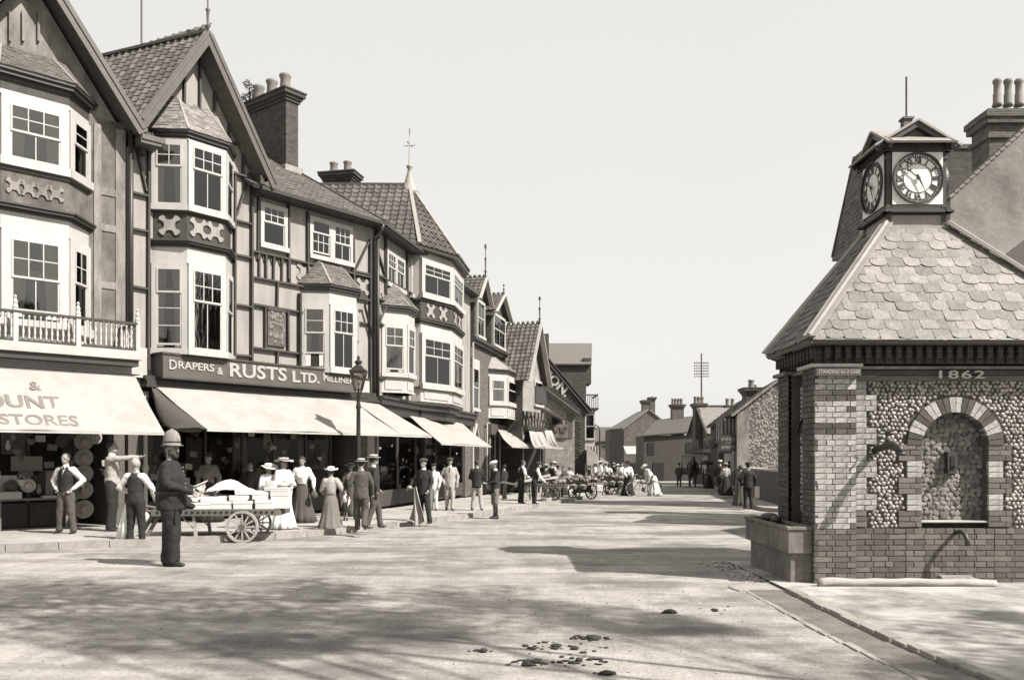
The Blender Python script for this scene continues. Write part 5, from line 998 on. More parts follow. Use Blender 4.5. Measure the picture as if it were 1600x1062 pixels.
# tall tile-hung house further back
R2 = thing('tall_tile_roofed_house', 'tall house with very steep tiled roof slope showing left of the clock turret', 'house', (0, 28, 0))
X0, zE2, zR, XR = 11.2, 8.6, 12.1, 11.95
MB().xzprism([(X0+.25, -.3), (17.5, -.3), (17.5, zR-.45), (XR+.2, zR-.45), (X0+.25, zE2)], .1, 2).build('wall', 'brickdark', R2)
Lf = [(X0, 2.1, zE2), (X0, 0, zE2), (XR, 0, zR), (XR, 2.1, zR)]; rf = MB().slab(Lf, .1).box(XR-.05, 17.6, .05, 2.1, zR-.44, zR-.3).build('roof', 'tiled', R2); tiles_joined(rf, [Lf], .17, .2, .014, 'tile', jit=.3)
MB().bar((X0-.02, 2.12, zE2), (XR, 2.12, zR), .12, .05, (0, 1, 0)).box(X0-.05, X0+.3, 0, 2.1, zE2-.15, zE2-.02).build('verge', 'barge', R2)
for yy in (.3, 1.2): MB().box(X0+.2, X0+.26, yy, yy+.5, zE2-.9, zE2-.2).build('window', 'trim', R2)
for k, yy in enumerate((.3, 1.3)): MB().box(X0+.2, X0+.27, yy, yy+.5, 4.8, 6.3).build('window', 'trim', R2)

# flint-gabled corner shop on the right
fm = mat('flint_wall', .2, .85, .1, 2, 0)
t_ = fm.node_tree; vo = t_.nodes.new('ShaderNodeTexVoronoi'); vo.inputs['Scale'].default_value = 8.5; tc_ = [x for x in t_.nodes if x.type == 'TEX_COORD'][0]; t_.links.new(tc_.outputs['Object'], vo.inputs[0])
mr_ = t_.nodes.new('ShaderNodeMapRange'); mr_.inputs[1].default_value = .1; mr_.inputs[2].default_value = .6; mr_.inputs[3].default_value = 1.5; mr_.inputs[4].default_value = .4; t_.links.new(vo.outputs[0], mr_.inputs[0])
mx_ = t_.nodes.new('ShaderNodeMix'); mx_.data_type = 'RGBA'; mx_.blend_type = 'MULTIPLY'; mx_.inputs[0].default_value = 1; mc_ = [x for x in t_.nodes if x.type == 'MIX'][0]; t_.links.new(mc_.outputs[2], mx_.inputs[6]); t_.links.new(mr_.outputs[0], mx_.inputs[7]); t_.links.new(mx_.outputs[2], t_.nodes['Principled BSDF'].inputs['Base Color'])
bp_ = t_.nodes.new('ShaderNodeBump'); bp_.invert = True; bp_.inputs['Distance'].default_value = .05; bp_.inputs['Strength'].default_value = .8; t_.links.new(vo.outputs[0], bp_.inputs['Height']); t_.links.new(bp_.outputs[0], t_.nodes['Principled BSDF'].inputs['Normal'])
q = gpts(42, [(1152, 765), (1152, 643), (1214, 596)]); xw = q[0][0]; xa = q[2][0]; FH = thing('flint_gabled_shop', 'shop with sunlit flint gable wall and street signboards, left of the clock house', 'shop', (0, 42, 0))
dy = 17; dx = 2.6
MB().xzprism([(xw, -.4), (2*xa-xw, -.4), (2*xa-xw, q[1][1]), (xa, q[2][1]), (xw, q[1][1])], 0, .4).build('gable_wall', fm, FH)
MB().add([(xw+.02, .4, -.5), (xw+8, .4, -.5), (xw+8+dx, dy, -.5), (xw+dx, dy, -.5), (xw+.02, .4, q[1][1]-.05), (xw+8, .4, q[1][1]-.05), (xw+8+dx, dy, q[1][1]-.05), (xw+dx, dy, q[1][1]-.05)], MB().box(0, 1, 0, 1, 0, 1).f).build('street_wall', 'brickdark', FH)
MB().box(xw-.03, xw+.55, -.06, .2, -.4, q[1][1]+.05).build('quoin', 'stuccol', FH)
Lf = [(xw+dx-.3, dy, q[1][1]-.15), (xw-.3, -.1, q[1][1]-.15), (xa, -.1, q[2][1]+.1), (xa+dx, dy, q[2][1]+.1)]; rf = MB().slab(Lf, .12).slab([(2*xa-xw, -.1, q[1][1]), (2*xa-xw+dx, dy, q[1][1]), (xa+dx, dy, q[2][1]+.1), (xa, -.1, q[2][1]+.1)], .12).build('roof', 'tiled', FH); tiles_joined(rf, [Lf], .3, .3, .03, 'tiled', jit=.3)
MB().bar((xw-.3, -.15, q[1][1]-.2), (xa, -.15, q[2][1]+.05), .1, .2, (0, 1, 0)).build('verge', 'stuccol', rf)
cq = gpts(46, [(1164, 640), (1185, 606)]); chimney(FH, cq[0][0], cq[1][0], 3.6, 4.6, 3.8, cq[1][1], 1, 'brickwall', 'x', .45, .16)
MB().lathe([(.08, 0), (.07, .2)], 8, (cq[1][0]-.1, 4.2, cq[1][1])).build('chimney_pot', 'pot', FH)
def onwall(y): return xw + dx*(y/dy)     # street wall x at depth y
def swbox(nm, y0, y1, z0, z1, out_, m, lab=None):   # box on the street-side wall
    a, b = onwall(y0), onwall(y1); o = MB().add([(a-out_, y0, z0), (a+.05, y0, z0), (b+.05, y1, z0), (b-out_, y1, z0), (a-out_, y0, z1), (a+.05, y0, z1), (b+.05, y1, z1), (b-out_, y1, z1)], MB().box(0, 1, 0, 1, 0, 1).f).build(nm, m, FH)
    return o
swbox('jettied_bay', .5, 6, 2.55, q[1][1]-.25, .55, 'infill'); 
for k in range(6): swbox('timber', .5+k*1.05, .62+k*1.05, 2.5, q[1][1]-.25, .58, 'timber')
MB().box(xw-.56, xw+.0, .44, .5, 2.5, q[1][1]-.3).build('bay_end', 'infill', FH)
for x in (.55, .38, .2, .03): MB().box(xw-x-.03, xw-x+.03, .40, .45, 2.5, q[1][1]-.3).build('timber', 'timber', FH)
swbox('bay_sill', .4, 6, 2.42, 2.56, .62, 'timber'); swbox('shop_window', 1, 5, .5, 2.2, .03, 'room'); swbox('shop_window', 6, 9, .5, 2.2, .03, 'room'); swbox('door', 9.6, 10.6, 0, 2.2, .05, 'darkp'); swbox('poster_board', .6, 1.5, 1.0, 2.2, .1, 'blind')
hb_ = MB().box(xw-.85, xw+.0, .1, .2, 1.85+.1, 2.75).build('hanging_sign', 'darkp', FH)
text('lettering', 'WINES', 'stuccol', .24, hb_, (xw-.42, .09, 2.52), bold=.006); text('lettering', 'AND', 'stuccol', .14, hb_, (xw-.42, .09, 2.34)); text('lettering', 'SPIRITS', 'stuccol', .22, hb_, (xw-.42, .09, 2.12), bold=.006)
MB().box(xw-.55, xw-.1, .3, .36, .95, 1.85).build('poster', 'blind', FH); text('lettering', 'I', 'inkdark', .5, FH, (xw-.32, .29, 1.25), bold=.03)
for (px, y, w, h, yy, m, rr, nm, lb) in ((1134, 678, .55, .95, 45, 'barge', .15, 'hanging_board', 'tilted blank board hanging out over the right pavement above the crowd'), (1142, 697, .55, .35, 44, 'stucco', 0, 'hanging_board', 'small square grey sign low beside the dark wines board'), (1129, 714, .45, .45, 47, 'cloth_m', -.2, 'hanging_board', 'lowest small sloping sign over the right shop door'), (1114, 690, .7, .3, 54, 'stuccol', 0, 'shop_lantern', 'rounded pale shop lantern projecting from the far right wall')):
    p = W(px, y, yy)
    if nm == 'shop_lantern': o = MB().lathe([(.05, -.45), (.32, -.2), (.55, .1), (.58, .16), (.3, .28), (.28, .34), (.02, .36)], 12).build(nm, m, None, tuple(p), smooth=True)
    else: o = MB().box(-w/2, w/2, -.04, .04, -h/2, h/2).box(-.02, .6, -.02, .02, h/2-.03, h/2).build(nm, m, None, tuple(p)); o.rotation_euler = (0, rr, 0)
    tag(o, lb, 'sign' if nm != 'shop_lantern' else 'lantern')
# low garden wall
gw = thing('low_brick_wall', 'low brick wall with pale coping along the right pavement beneath the flint gable', 'wall')
a, b = V((xw+.2, 41.7)), V((9.35, 28.6)); d = (b-a).normalized(); nn = V((-d.y, d.x)); 
MB().add([(a.x, a.y, -.5), (b.x, b.y, -.5), (b.x+nn.x*-.3, b.y+nn.y*-.3, -.5), (a.x+nn.x*-.3, a.y+nn.y*-.3, -.5)] + [(p[0], p[1], 1.12) for p in ((a.x, a.y), (b.x, b.y), (b.x-nn.x*.3, b.y-nn.y*.3), (a.x-nn.x*.3, a.y-nn.y*.3))], MB().box(0, 1, 0, 1, 0, 1).f).build('wall', 'brickwall', gw)
MB().bar((a.x, a.y, 1.15), (b.x, b.y, 1.15), .45, .07).build('coping', 'trim', gw)
# gabled house with roof to the right
GH = thing('narrow_gabled_house', 'house with dark gable end to the street and bright slate slope beyond the horse', 'house')
xg = 14.3; y0_, y1_, ym = 62.0, 68.5, 65.25; ze_, za_ = 3.46, 5.5
MB().add([(xg, y0_, -.9), (xg, y1_, -.9), (xg, y1_, ze_), (xg, ym, za_-.1), (xg, y0_, ze_), (xg+8, y0_, -.9), (xg+8, y1_, -.9), (xg+8, y1_, ze_), (xg+8, ym, za_-.1), (xg+8, y0_, ze_)],
         [(0, 4, 3, 2, 1), (5, 6, 7, 8, 9), (0, 5, 9, 4), (1, 2, 7, 6), (2, 3, 8, 7), (3, 4, 9, 8)]).build('wall', 'brickfar', GH)
fs_ = [(xg-.3, y0_-.3, ze_-.1), (xg+8.2, y0_-.3, ze_-.1), (xg+8.2, ym, za_), (xg-.3, ym, za_)]; bs_ = [(xg+8.2, y1_+.3, ze_-.1), (xg-.3, y1_+.3, ze_-.1), (xg-.3, ym, za_), (xg+8.2, ym, za_)]
MB().slab(fs_, .1).slab(bs_, .1).build('roof', 'slate', GH); MB().bar((xg-.32, y0_-.3, ze_-.15), (xg-.32, ym, za_-.03), .06, .22, (1, 0, 0)).bar((xg-.32, y1_+.3, ze_-.15), (xg-.32, ym, za_-.03), .06, .22, (1, 0, 0)).bar((xg, ym, za_+.03), (xg+8, ym, za_+.03), .25, .12).build('bargeboard', 'timber', GH)
MB().box(xg-.05, xg, ym-.5, ym+.5, 2.3, 3.9).build('window', 'room', GH); MB().box(xg-.6, xg, y0_-.1, y1_, 2.0, 2.25).build('canopy', 'timber', GH); MB().box(xg-.04, xg, y0_+1, y0_+4.5, .5, 1.8).build('shop_window', 'trim', GH)
for px0, px1, yt, yy in ((1083, 1098, 631, 4.5), (1131, 1147, 634, 3)): a = gpts(66, [(px0, yt), (px1, yt)]); chimney(GH, a[0][0], a[1][0], 65.2, 66.2, 3, a[0][1], 3 if px0 < 1100 else 2, 'brickwall', 'x', .55, .15)
wb = MB().box(0, .9, 0, .1, -.6, 3.3).build('white_board', 'trim', None, tuple(W(1112, 740, 61))); tag(wb, 'tall white painted wall board between the gabled house and the right-hand shops', 'sign')
# low dark range
q = gpts(78, [(1006, 775), (1006, 680), (1050, 655), (1090, 650), (1090, 672)])
LR = thing('low_dark_range', 'long low dark cottage range with pantiled roof across the far end of the street', 'cottage', (0, 78, 0))
MB().box(q[0][0], q[4][0]+1, 0, 5, -.8, q[1][1]).build('wall', mat('dark_boarding', .045, .9, .25, 2, .2, 10, stretch=(4, 4, .3)), LR)
MB().slab([(q[0][0]-.2, -.3, q[1][1]), (q[4][0]+1, -.3, q[4][1]), (q[4][0]+1, 5, q[3][1]+.3), (q[2][0]-.5, 5, q[2][1]+.2)], .12).build('roof', 'tile', LR)
for a, b, yt in ((1049, 1067, 632), ): a = gpts(83, [(a, yt), (b, yt)]); chimney(LR, a[0][0], a[1][0], 4.5, 5.5, 2, a[0][1], 4, 'brickwall', 'x', .6, .15)
for px in (1012, 1072): x = gpts(78, [(px, 700)])[0][0]; MB().box(x, x+.6, -.05, 0, 1.9, 3.0).build('window', 'room', LR)
x = gpts(78, [(1020, 740)])[0][0]; MB().box(x, x+1, -.05, 0, -.6, 1.2).build('door', 'room', LR)
# far gable house
q = gpts(92, [(960, 780), (960, 668), (975, 668), (1014, 640), (1050, 672)])
FG, rf = gable_house('far_gable_house', 'plain far house with broad brick gable and twin chimneys closing the street', 92, q[2][0], q[4][0], q[3][0], q[2][1]-.1, q[3][1], 9, 'brickfar', 'slate', zb=-1)
MB().add([(q[0][0], 4.5, -1), (q[2][0], 0, -1), (q[2][0], 9, -1), (q[0][0], 9, -1), (q[0][0], 4.5, q[1][1]), (q[2][0], 0, q[1][1]), (q[2][0], 9, q[1][1]), (q[0][0], 9, q[1][1])], MB().box(0, 1, 0, 1, 0, 1).f).build('front_wall', 'brickdark', FG)
MB().slab([(q[0][0]-.2, 4.5, q[1][1]), (q[2][0], 0, q[1][1]), (q[3][0], 0, q[3][1]+.1), (q[3][0]-.4, 6, q[3][1]+.1)], .1).build('front_roof', 'slate', FG)
a = gpts(94, [(1004, 626), (1023, 626)]); chimney(FG, a[0][0], a[0][0]+.75, 2, 3, 4, a[0][1]+.05, 3, 'brickwall', 'x', .12, .1); chimney(FG, a[1][0]-.5, a[1][0]+.05, 2, 3, 4, a[0][1]+.4, 1, 'brickwall', 'x', .1, .12)
for px in (985, 1010, 1030):
    x = gpts(92, [(px, 700)])[0][0]; MB().box(x, x+.7, -.05, 0, .0 if px == 985 else 2.2, 1.1 if px == 985 else 3.4).build('window', 'room', FG)
x0, zz_ = gpts(88, [(978, 704)])[0]; cn = MB().slab([(0, -2.5, -.3), (4.2, -2.5, -.3), (4.2, 0, .5), (0, 0, .5)], .06).build('shop_canopy', 'trim', None, (x0, 90, zz_)); tag(cn, 'pale sloping canopy over the shop door of the far gable house', 'awning')
q = gpts(120, [(925, 745), (925, 712), (940, 700), (958, 690), (958, 760)])
t1, _ = gable_house('distant_house', 'small distant house seen through the gap past the white blind', 120, q[0][0], q[3][0]+1, (q[0][0]+q[3][0])/2, q[1][1], q[1][1]+1.6, 6, 'brickfar', 'slated', zb=-1.5)
chimney(t1, q[2][0]-.2, q[2][0]+1.6, 2, 3, 2, gpts(120, [(940, 688)])[0][1], 1, 'brickwall', 'x', .3, .1)
# backing terrace on the far left and right so that side views close
bt = thing('distant_terrace', 'distant terrace roofs closing the far end of the street', 'terrace', (0, 135, 0))
MB().box(12, 60, 0, 8, -1.5, 4.2).build('wall', 'brickfar', bt); MB().slab([(11, -.4, 4.1), (61, -.4, 4.1), (61, 4.5, 6.6), (11, 4.5, 6.6)], .15).build('roof', 'slated', bt)
# ================================================================== telegraph pole, lamps
tp = thing('telegraph_pole', 'tall telegraph pole with six crossarms rising behind the far chimneys', 'telegraph pole', tuple(W(1096, 760, 92)))
b0 = W(1096, 760, 92).z; zt = H+(715-552)*92/FP - b0
MB().tube([(0, 0, 0), (0, 0, zt)], .13, 8, .08).build('pole', 'barge', tp)
for k in range(6):
    zz_ = H+(715-567-4.2*k)*92/FP - b0; a = MB().box(-.8, .8, -.05, .05, zz_-.04, zz_+.04).build('crossarm', 'barge', tp); mb = MB()
    for x in (-.72, -.5, -.28, .28, .5, .72): mb.lathe([(.03, 0), (.045, .08), (.02, .14)], 6, (x, 0, zz_+.04))
    mb.build('insulators', 'trim', a, kind='stuff')
LPX, LPY = (560-CX)*22.3/FP, 22.3
lp = thing('gas_lamp_post', 'cast iron gas lamp post with square glazed lantern standing before the drapers awning', 'street lamp', (LPX, LPY, gz(22.3)+.12))
k_ = 22.3/FP; Zp = lambda y: H-(y-HY)*k_ - (gz(22.3)+.12)
MB().lathe([(.13, 0), (.13, .25), (.10, .3), (.09, .8), (.11, .85), (.075, .95), (.065, 1.6), (.055, 2.3), (.05, Zp(640)), (.07, Zp(637)), (.05, Zp(630)), (.04, Zp(618)), (.075, Zp(616)), (.06, Zp(614))], 14).build('pillar', 'iron', lp, smooth=True)
zb_, zt_ = Zp(609), Zp(581); MB().tube([(-.25, 0, Zp(622)), (.25, 0, Zp(622))], .012, 6).build('ladder_bar', 'iron', lp)
fr = MB(); 
for sx, sy in ((-1, -1), (1, -1), (1, 1), (-1, 1)): fr.bar((sx*.085, sy*.085, zb_), (sx*.185, sy*.185, zt_), .022)
for z_, r_ in ((zb_, .085), (zt_, .19)):
    for a, b in (((-1, -1), (1, -1)), ((1, -1), (1, 1)), ((1, 1), (-1, 1)), ((-1, 1), (-1, -1))): fr.bar((a[0]*r_, a[1]*r_, z_), (b[0]*r_, b[1]*r_, z_), .025)
    fr.tube([(-r_*.4, 0, z_), (r_*.4, 0, z_)], .01)
fr.tube([(0, 0, Zp(614)), (0, 0, zb_)], .03, 6); fr.tube([(.05, .05, Zp(616)), (.08, .08, zb_)], .012).tube([(-.05, -.05, Zp(616)), (-.08, -.08, zb_)], .012).tube([(.05, -.05, Zp(616)), (.08, -.08, zb_)], .012)
ln = fr.build('lantern_frame', 'iron', lp)
for k in range(4):
    a = k*pi/2; c_, s_ = cos(a), sin(a); rot = lambda x, y: (x*c_-y*s_, x*s_+y*c_)
    P4 = [(*rot(-.08, -.082), zb_), (*rot(.08, -.082), zb_), (*rot(.178, -.18), zt_), (*rot(-.178, -.18), zt_)]; MB().slab(P4, .004).build('lantern_pane', 'glass', ln)
MB().add([(-.2, -.2, zt_+.012), (.2, -.2, zt_+.012), (.2, .2, zt_+.012), (-.2, .2, zt_+.012), (-.09, -.09, zt_+.15), (.09, -.09, zt_+.15), (.09, .09, zt_+.15), (-.09, .09, zt_+.15)], MB().box(0, 1, 0, 1, 0, 1).f).lathe([(.10, 0), (.08, .03), (.06, .06), (.10, .08), (.10, .12), (.05, .16), (.03, .19), (.045, .22), (.01, .28)], 12, (0, 0, zt_+.15)).build('lantern_roof', 'iron', ln)
mb = MB()
for k in range(9):
    for s in (-1, 1): x = -.18+k*.045; mb.lathe([(.012, 0), (.001, .05)], 5, (x, s*.2, zt_+.01)).lathe([(.012, 0), (.001, .05)], 5, (s*.2, x, zt_+.01))
mb.build('lantern_cresting', 'iron', ln, kind='stuff'); MB().lathe([(.02, 0), (.02, .12), (.035, .14), (.02, .2)], 8, (0, 0, zb_)).build('gas_burner', 'trim', ln)
# far swan-neck lamp
f = thing('swan_neck_lamp', 'distant swan-neck street lamp above the white shop blind', 'street lamp', tuple(W(937, 765, 58)))
zb0 = W(937, 765, 58).z; zz_ = lambda y: H-(y-HY)*58/FP-zb0; k58 = 58/FP
MB().tube([(0, 0, 0), (0, 0, zz_(690)), (0, 0, zz_(672)), (-.12, 0, zz_(665)), (-.28, 0, zz_(663)), (-.34, 0, zz_(667))], .045, 8).build('post', 'iron', f); MB().lathe([(.05, .12), (.08, .04), (.15, 0), (.02, -.06)], 8, (-.34, 0, zz_(670))).build('shade', 'iron', f)
# ================================================================== people
def rm(o, vox, disp=0, sm=3):
    m = o.modifiers.new('join', 'REMESH'); m.mode = 'VOXEL'; m.voxel_size = vox; m.use_smooth_shade = True
    s = o.modifiers.new('smooth', 'SMOOTH'); s.iterations = sm; s.factor = .5
    if disp:
        t = bpy.data.textures.get('cloth_folds') or bpy.data.textures.new('cloth_folds', 'CLOUDS'); t.noise_scale = .11; t.noise_depth = 2
        d = o.modifiers.new('folds', 'DISPLACE'); d.texture = t; d.strength = disp; d.mid_level = .5; d.texture_coords = 'LOCAL'
def limb(mb, pts, rs, n=10):
    for (a, b, r0, r1) in zip(pts[:-1], pts[1:], rs[:-1], rs[1:]): mb.tube([a, b], [r0, r1], n)
    for p, r_ in zip(pts, rs): mb.ball(p, r_, n=n, m=6)
def rings(mb, L, n=20, rip=0, k=9, ph=0):
    """closed loft of elliptical rings (cx,cy,z,rx,ry[,ripple])"""
    vs = []
    for q in L:
        cx, cy, z_, rx, ry = q[:5]; rp = q[5] if len(q) > 5 else 0
        for j in range(n): a = 2*pi*j/n; w = 1+rp*(sin(k*a+ph)+.5*sin((k*2+1)*a+ph*2+z_*2)); vs.append((cx+rx*cos(a)*w, cy+ry*sin(a)*w, z_))
    m = len(L); return mb.add(vs, [(i*n+j, i*n+(j+1) % n, (i+1)*n+(j+1) % n, (i+1)*n+j) for i in range(m-1) for j in range(n)] + [tuple(range(n-1, -1, -1)), tuple(range((m-1)*n, m*n))])
def hatmesh(kind, t, hz, hy, m, s=1):
    nm = {'boater': 'straw_hat', 'cap': 'flat_cap', 'helmet': 'helmet', 'wide': 'wide_hat', 'bowler': 'bowler_hat', 'sun': 'sun_hat', 'whitecap': 'white_cap'}[kind]
    mb = MB(); c = (0, hy, hz)
    if kind == 'boater': mb.lathe([(.165, 0), (.165, .008), (.095, .012), (.09, .075), (.01, .08)], 20, c, 1, 1.1)
    elif kind == 'cap' or kind == 'whitecap': mb.lathe([(.085, -.02), (.115, .02), (.12, .04), (.09, .065), (.01, .08)], 16, c, 1, 1.12); mb.ball((0, hy+.11, hz+.0), .07, (1, .75, .14), 10, 5)
    elif kind == 'helmet': mb.lathe([(.125, -.035), (.115, -.02), (.11, .03), (.105, .09), (.085, .145), (.05, .18), (.02, .19), (.022, .2), (.01, .205)], 22, c, .98, 1.12); mb.ball((0, hy+.125, hz-.032), .075, (1, .75, .12), 10, 5); mb.ball((0, hy-.125, hz-.035), .07, (1, .7, .12), 10, 5)
    elif kind == 'bowler': mb.lathe([(.14, 0), (.145, .015), (.1, .01), (.1, .06), (.075, .11), (.01, .125)], 18, c, 1, 1.1)
    elif kind in ('wide', 'sun'):
        n = 26; rr = .235 if kind == 'wide' else .19
        vs = []
        for rad, dz in ((.08, .0), (rr*.7, .01), (rr, .0), (rr, -.008), (rr*.7, .0), (.08, -.01)):
            vs += [(rad*cos(2*pi*j/n), hy+rad*1.05*sin(2*pi*j/n), hz+dz+(.025*sin(2*2*pi*j/n+1)+.01*sin(5*2*pi*j/n))*(rad/rr)**2) for j in range(n)]
        mb.add(vs, [(i*n+j, i*n+(j+1) % n, ((i+1) % 6)*n+(j+1) % n, ((i+1) % 6)*n+j) for i in range(6) for j in range(n)])
        mb.lathe([(.10, 0), (.105, .04), (.085, .075), (.01, .085)], 14, c)
        if kind == 'wide':
            for q in range(9): a = q*.7; mb.ball((.1*cos(a), hy+.1*sin(a), hz+.05), .035, (1, 1, .8), 6, 4)
    o = mb.build(nm, m, t, smooth=True)
    if kind == 'boater': MB().lathe([(.097, .013), (.095, .04)], 20, c, 1, 1.1).build('hat_band', 'cloth_n', o)
    if kind == 'helmet': MB().lathe([(.113, .005), (.112, .028)], 22, c, .98, 1.12).build('helmet_band', 'leather', o); MB().ball((0, hy+.122, hz+.075), .03, (.8, .3, 1.1), 8, 5).build('helmet_plate', 'lead', o)
    return o
def person(label, px, py, top, yaw=0, up=0, female=0, kind='suit', hat='boater', hatm='straw', jm='cloth_g', tm=None, sm='cloth_w', arms=None, legs=None, lean=0, beard=0, hairm='hair', vox=.02, group=None, Hh=None, at_=None, collar=True, stout=0, face=True, tilt=0, headturn=0, skin='skin'):
    g = at_ if at_ is not None else G(px, py, up); hh = Hh or (py-top)*g.y/FP
    hatH = {'boater': .06, 'cap': .05, 'helmet': .16, 'wide': .06, 'bowler': .09, 'sun': .06, 'whitecap': .05, None: 0}[hat]
    s = hh/(1.74+hatH)
    t = thing('person', label, 'person', tuple(g), yaw, group); t.scale = (s, s, s)
    # joints, figure faces +y
    HZ, KZ, AZ, SZ_, NZ, CZ = .92, .50, .08, 1.43, 1.50, 1.625
    wS = .185 if not female else .165
    cl, sl_ = cos(lean), sin(lean)
    def B(p):
        p = V(p)
        if p.z <= .9: return p
        d = p-V((0, 0, .9)); return V((p.x, d.y*cl+d.z*sl_, .9+d.z*cl-d.y*sl_))
    arms = arms or [((-.27, -.03, 1.14), (-.26, .06, .88)), ((.27, -.03, 1.14), (.26, .06, .88))]
    legs = legs or [((-.10, .02, KZ), (-.11, -.01, AZ)), ((.10, .02, KZ), (.11, -.01, AZ))]
    # body: one continuous skin surface
    b = MB(); rings(b, [(0, 0, .86, .12, .09), (0, 0, 1.0, .135, .10), (0, 0, 1.2, .14, .1), (0, 0, 1.40, .15, .09), (0, 0, 1.47, .07, .06)], 14); b.v = [tuple(B(v)) for v in b.v]
    hd = B((0, .02, CZ)); ax = (B((0, 0, 1.7))-B((0, 0, 1.5))).normalized()
    if tilt: hd = hd + V((0, .05*tilt, -.03*tilt))
    limb(b, [B((0, -.005, 1.42)), hd-V((0, .03, .08))], [.06, .053])
    c_, s_ = cos(headturn), sin(headturn)
    def HD(x, y, z_): y2 = y*cos(tilt*.6)+z_*sin(tilt*.6)*1; z2 = z_*cos(tilt*.6)-y*sin(tilt*.6); return hd + V((x*c_-y2*s_, x*s_+y2*c_, z2))
    b.ball(HD(0, -.01, .025), .1, (.80, .98, 1.08), 16, 12); b.ball(HD(0, .02, -.05), .066, (.88, 1.0, 1.05), 12, 8); b.ball(HD(0, .055, -.085), .03, (1, .8, .7), 8, 6)
    if face:
        b.tube([HD(0, .085, .015), HD(0, .108, -.022)], [.010, .017], 8); b.ball(HD(0, .104, -.025), .016, (1.1, 1, .7), 8, 6)
        for q in (-1, 1): b.ball(HD(q*.082, -.005, -.005), .028, (.3, .7, 1), 8, 6); b.ball(HD(q*.03, .082, .032), .022, (1.3, .5, .5), 8, 6)
        b.ball(HD(0, .088, -.055), .022, (1.3, .5, .45), 8, 6)
    hands = []
    for q, (el, wr) in zip((-1, 1), arms):
        sh = B((q*wS*.9, -.01, SZ_-.04)); el, wr = B(el) if lean and el[2] > .9 else V(el), B(wr) if lean and wr[2] > .9 else V(wr)
        limb(b, [sh, el, wr], [.052, .04, .028]); d = (wr-el).normalized(); sd = d.cross(V((0, 1, 0)) if abs(d.y) < .8 else V((0, 0, 1))).normalized(); nrm = sd.cross(d)
        pc = wr + d*.055; b.ball(pc, .04, (.85, .75, 1.1), 8, 6)
        for f in range(4):
            o_ = sd*(f-1.5)*.019; l_ = (.062, .074, .07, .054)[f]; p0 = wr+d*.08+o_; p1 = p0+d*l_*.55+nrm*.012; p2 = p1+d*l_*.35+nrm*.028; limb(b, [pc+o_*.5, p0, p1, p2], [.012, .0105, .0095, .008], 6)
        th = wr+d*.035+sd*.032*q; limb(b, [wr+d*.02, th, th+d*.035+sd*.018*q+nrm*.01, th+d*.06+sd*.012*q+nrm*.02], [.014, .013, .011, .009], 6)
        hands.append((sh, el, wr, d))
    for q, (kn, an) in zip((-1, 1), legs):
        kn, an = V(kn), V(an); limb(b, [V((q*.08, 0, .9)), kn, an], [.085, .05, .036])
    bo = b.build('body', skin, t); rm(bo, vox*.62, 0, 2)
    # feet
    for q, (kn, an) in zip((-1, 1), legs):
        an = V(an); kn = V(kn); lift = an.z-AZ; m_ = MB(); m_.ball(an+V((q*.01, -.02, -.03)), .048, (.9, 1.2, 1.0), 10, 6); m_.tube([an+V((q*.01, -.03, -.035)), an+V((q*.02, .10, -.048-lift*.6))], [.043, .038], 10); m_.ball(an+V((q*.02, .12, -.05-lift*.6)), .042, (1, 1.3, .62), 10, 6); m_.tube([an, an+(kn-an)*.25], [.045, .05], 10)
        bt_ = m_.build('boot', 'leather', t); rm(bt_, vox*.7)
    # lower garment
    if female:
        ph = random.uniform(0, 6); rip = .028; bk = .0
        L = [(0, 0, 1.03, .125, .10), (0, -.005, 1.0, .13, .105), (0, -.02, .9, .175, .155, rip*.3), (0, -.025, .78, .195, .18, rip*.5), (0, -.03, .6, .22, .21, rip), (0, -.045, .4, .26, .255, rip*1.6), (0, -.06, .2, .315, .315, rip*2.1), (0, -.07, .03, .37, .38, rip*2.3), (0, -.07, .02, .33, .34, rip*2)]
        if kind == 'child': L = [(0, 0, 1.03, .13, .11), (0, 0, .8, .2, .18, .03), (0, 0, .52, .27, .25, .05), (0, 0, .5, .25, .23, .05)]
        mb = MB(); rings(mb, L, 72, k=11, ph=ph); mb.build('skirt', tm or 'cloth_m', t, smooth=True)
    else:
        mb = MB(); rings(mb, [(0, 0, .82, .15, .115), (0, 0, .9, .17, .125), (0, 0, 1.02, .155, .115)], 16)
        kr = (.078, .062) if kind != 'breeches' else (.085, .065)
        for q, (kn, an) in zip((-1, 1), legs):
            kn, an = V(kn), V(an); e = an if kind != 'breeches' else kn+(an-kn)*.12
            limb(mb, [V((q*.085, 0, .88)), kn, kn+(e-kn)*.5, e+V((0, 0, .0))], [.112+stout*.03, kr[0]+.006+stout*.03, kr[1]+.008+stout*.028, (.074 if kind != 'breeches' else .06)+stout*.022])
        rm(mb.build('trousers', tm or jm, t), vox, .026)
        if kind == 'breeches':
            for q, (kn, an) in zip((-1, 1), legs): m_ = MB(); limb(m_, [V(kn), V(kn)*.5+V(an)*.5+V((0, -.01, 0)), V(an)], [.05, .052, .04]); rm(m_.build('stocking', 'cloth_n', t), vox)
    # upper garment
    st = stout
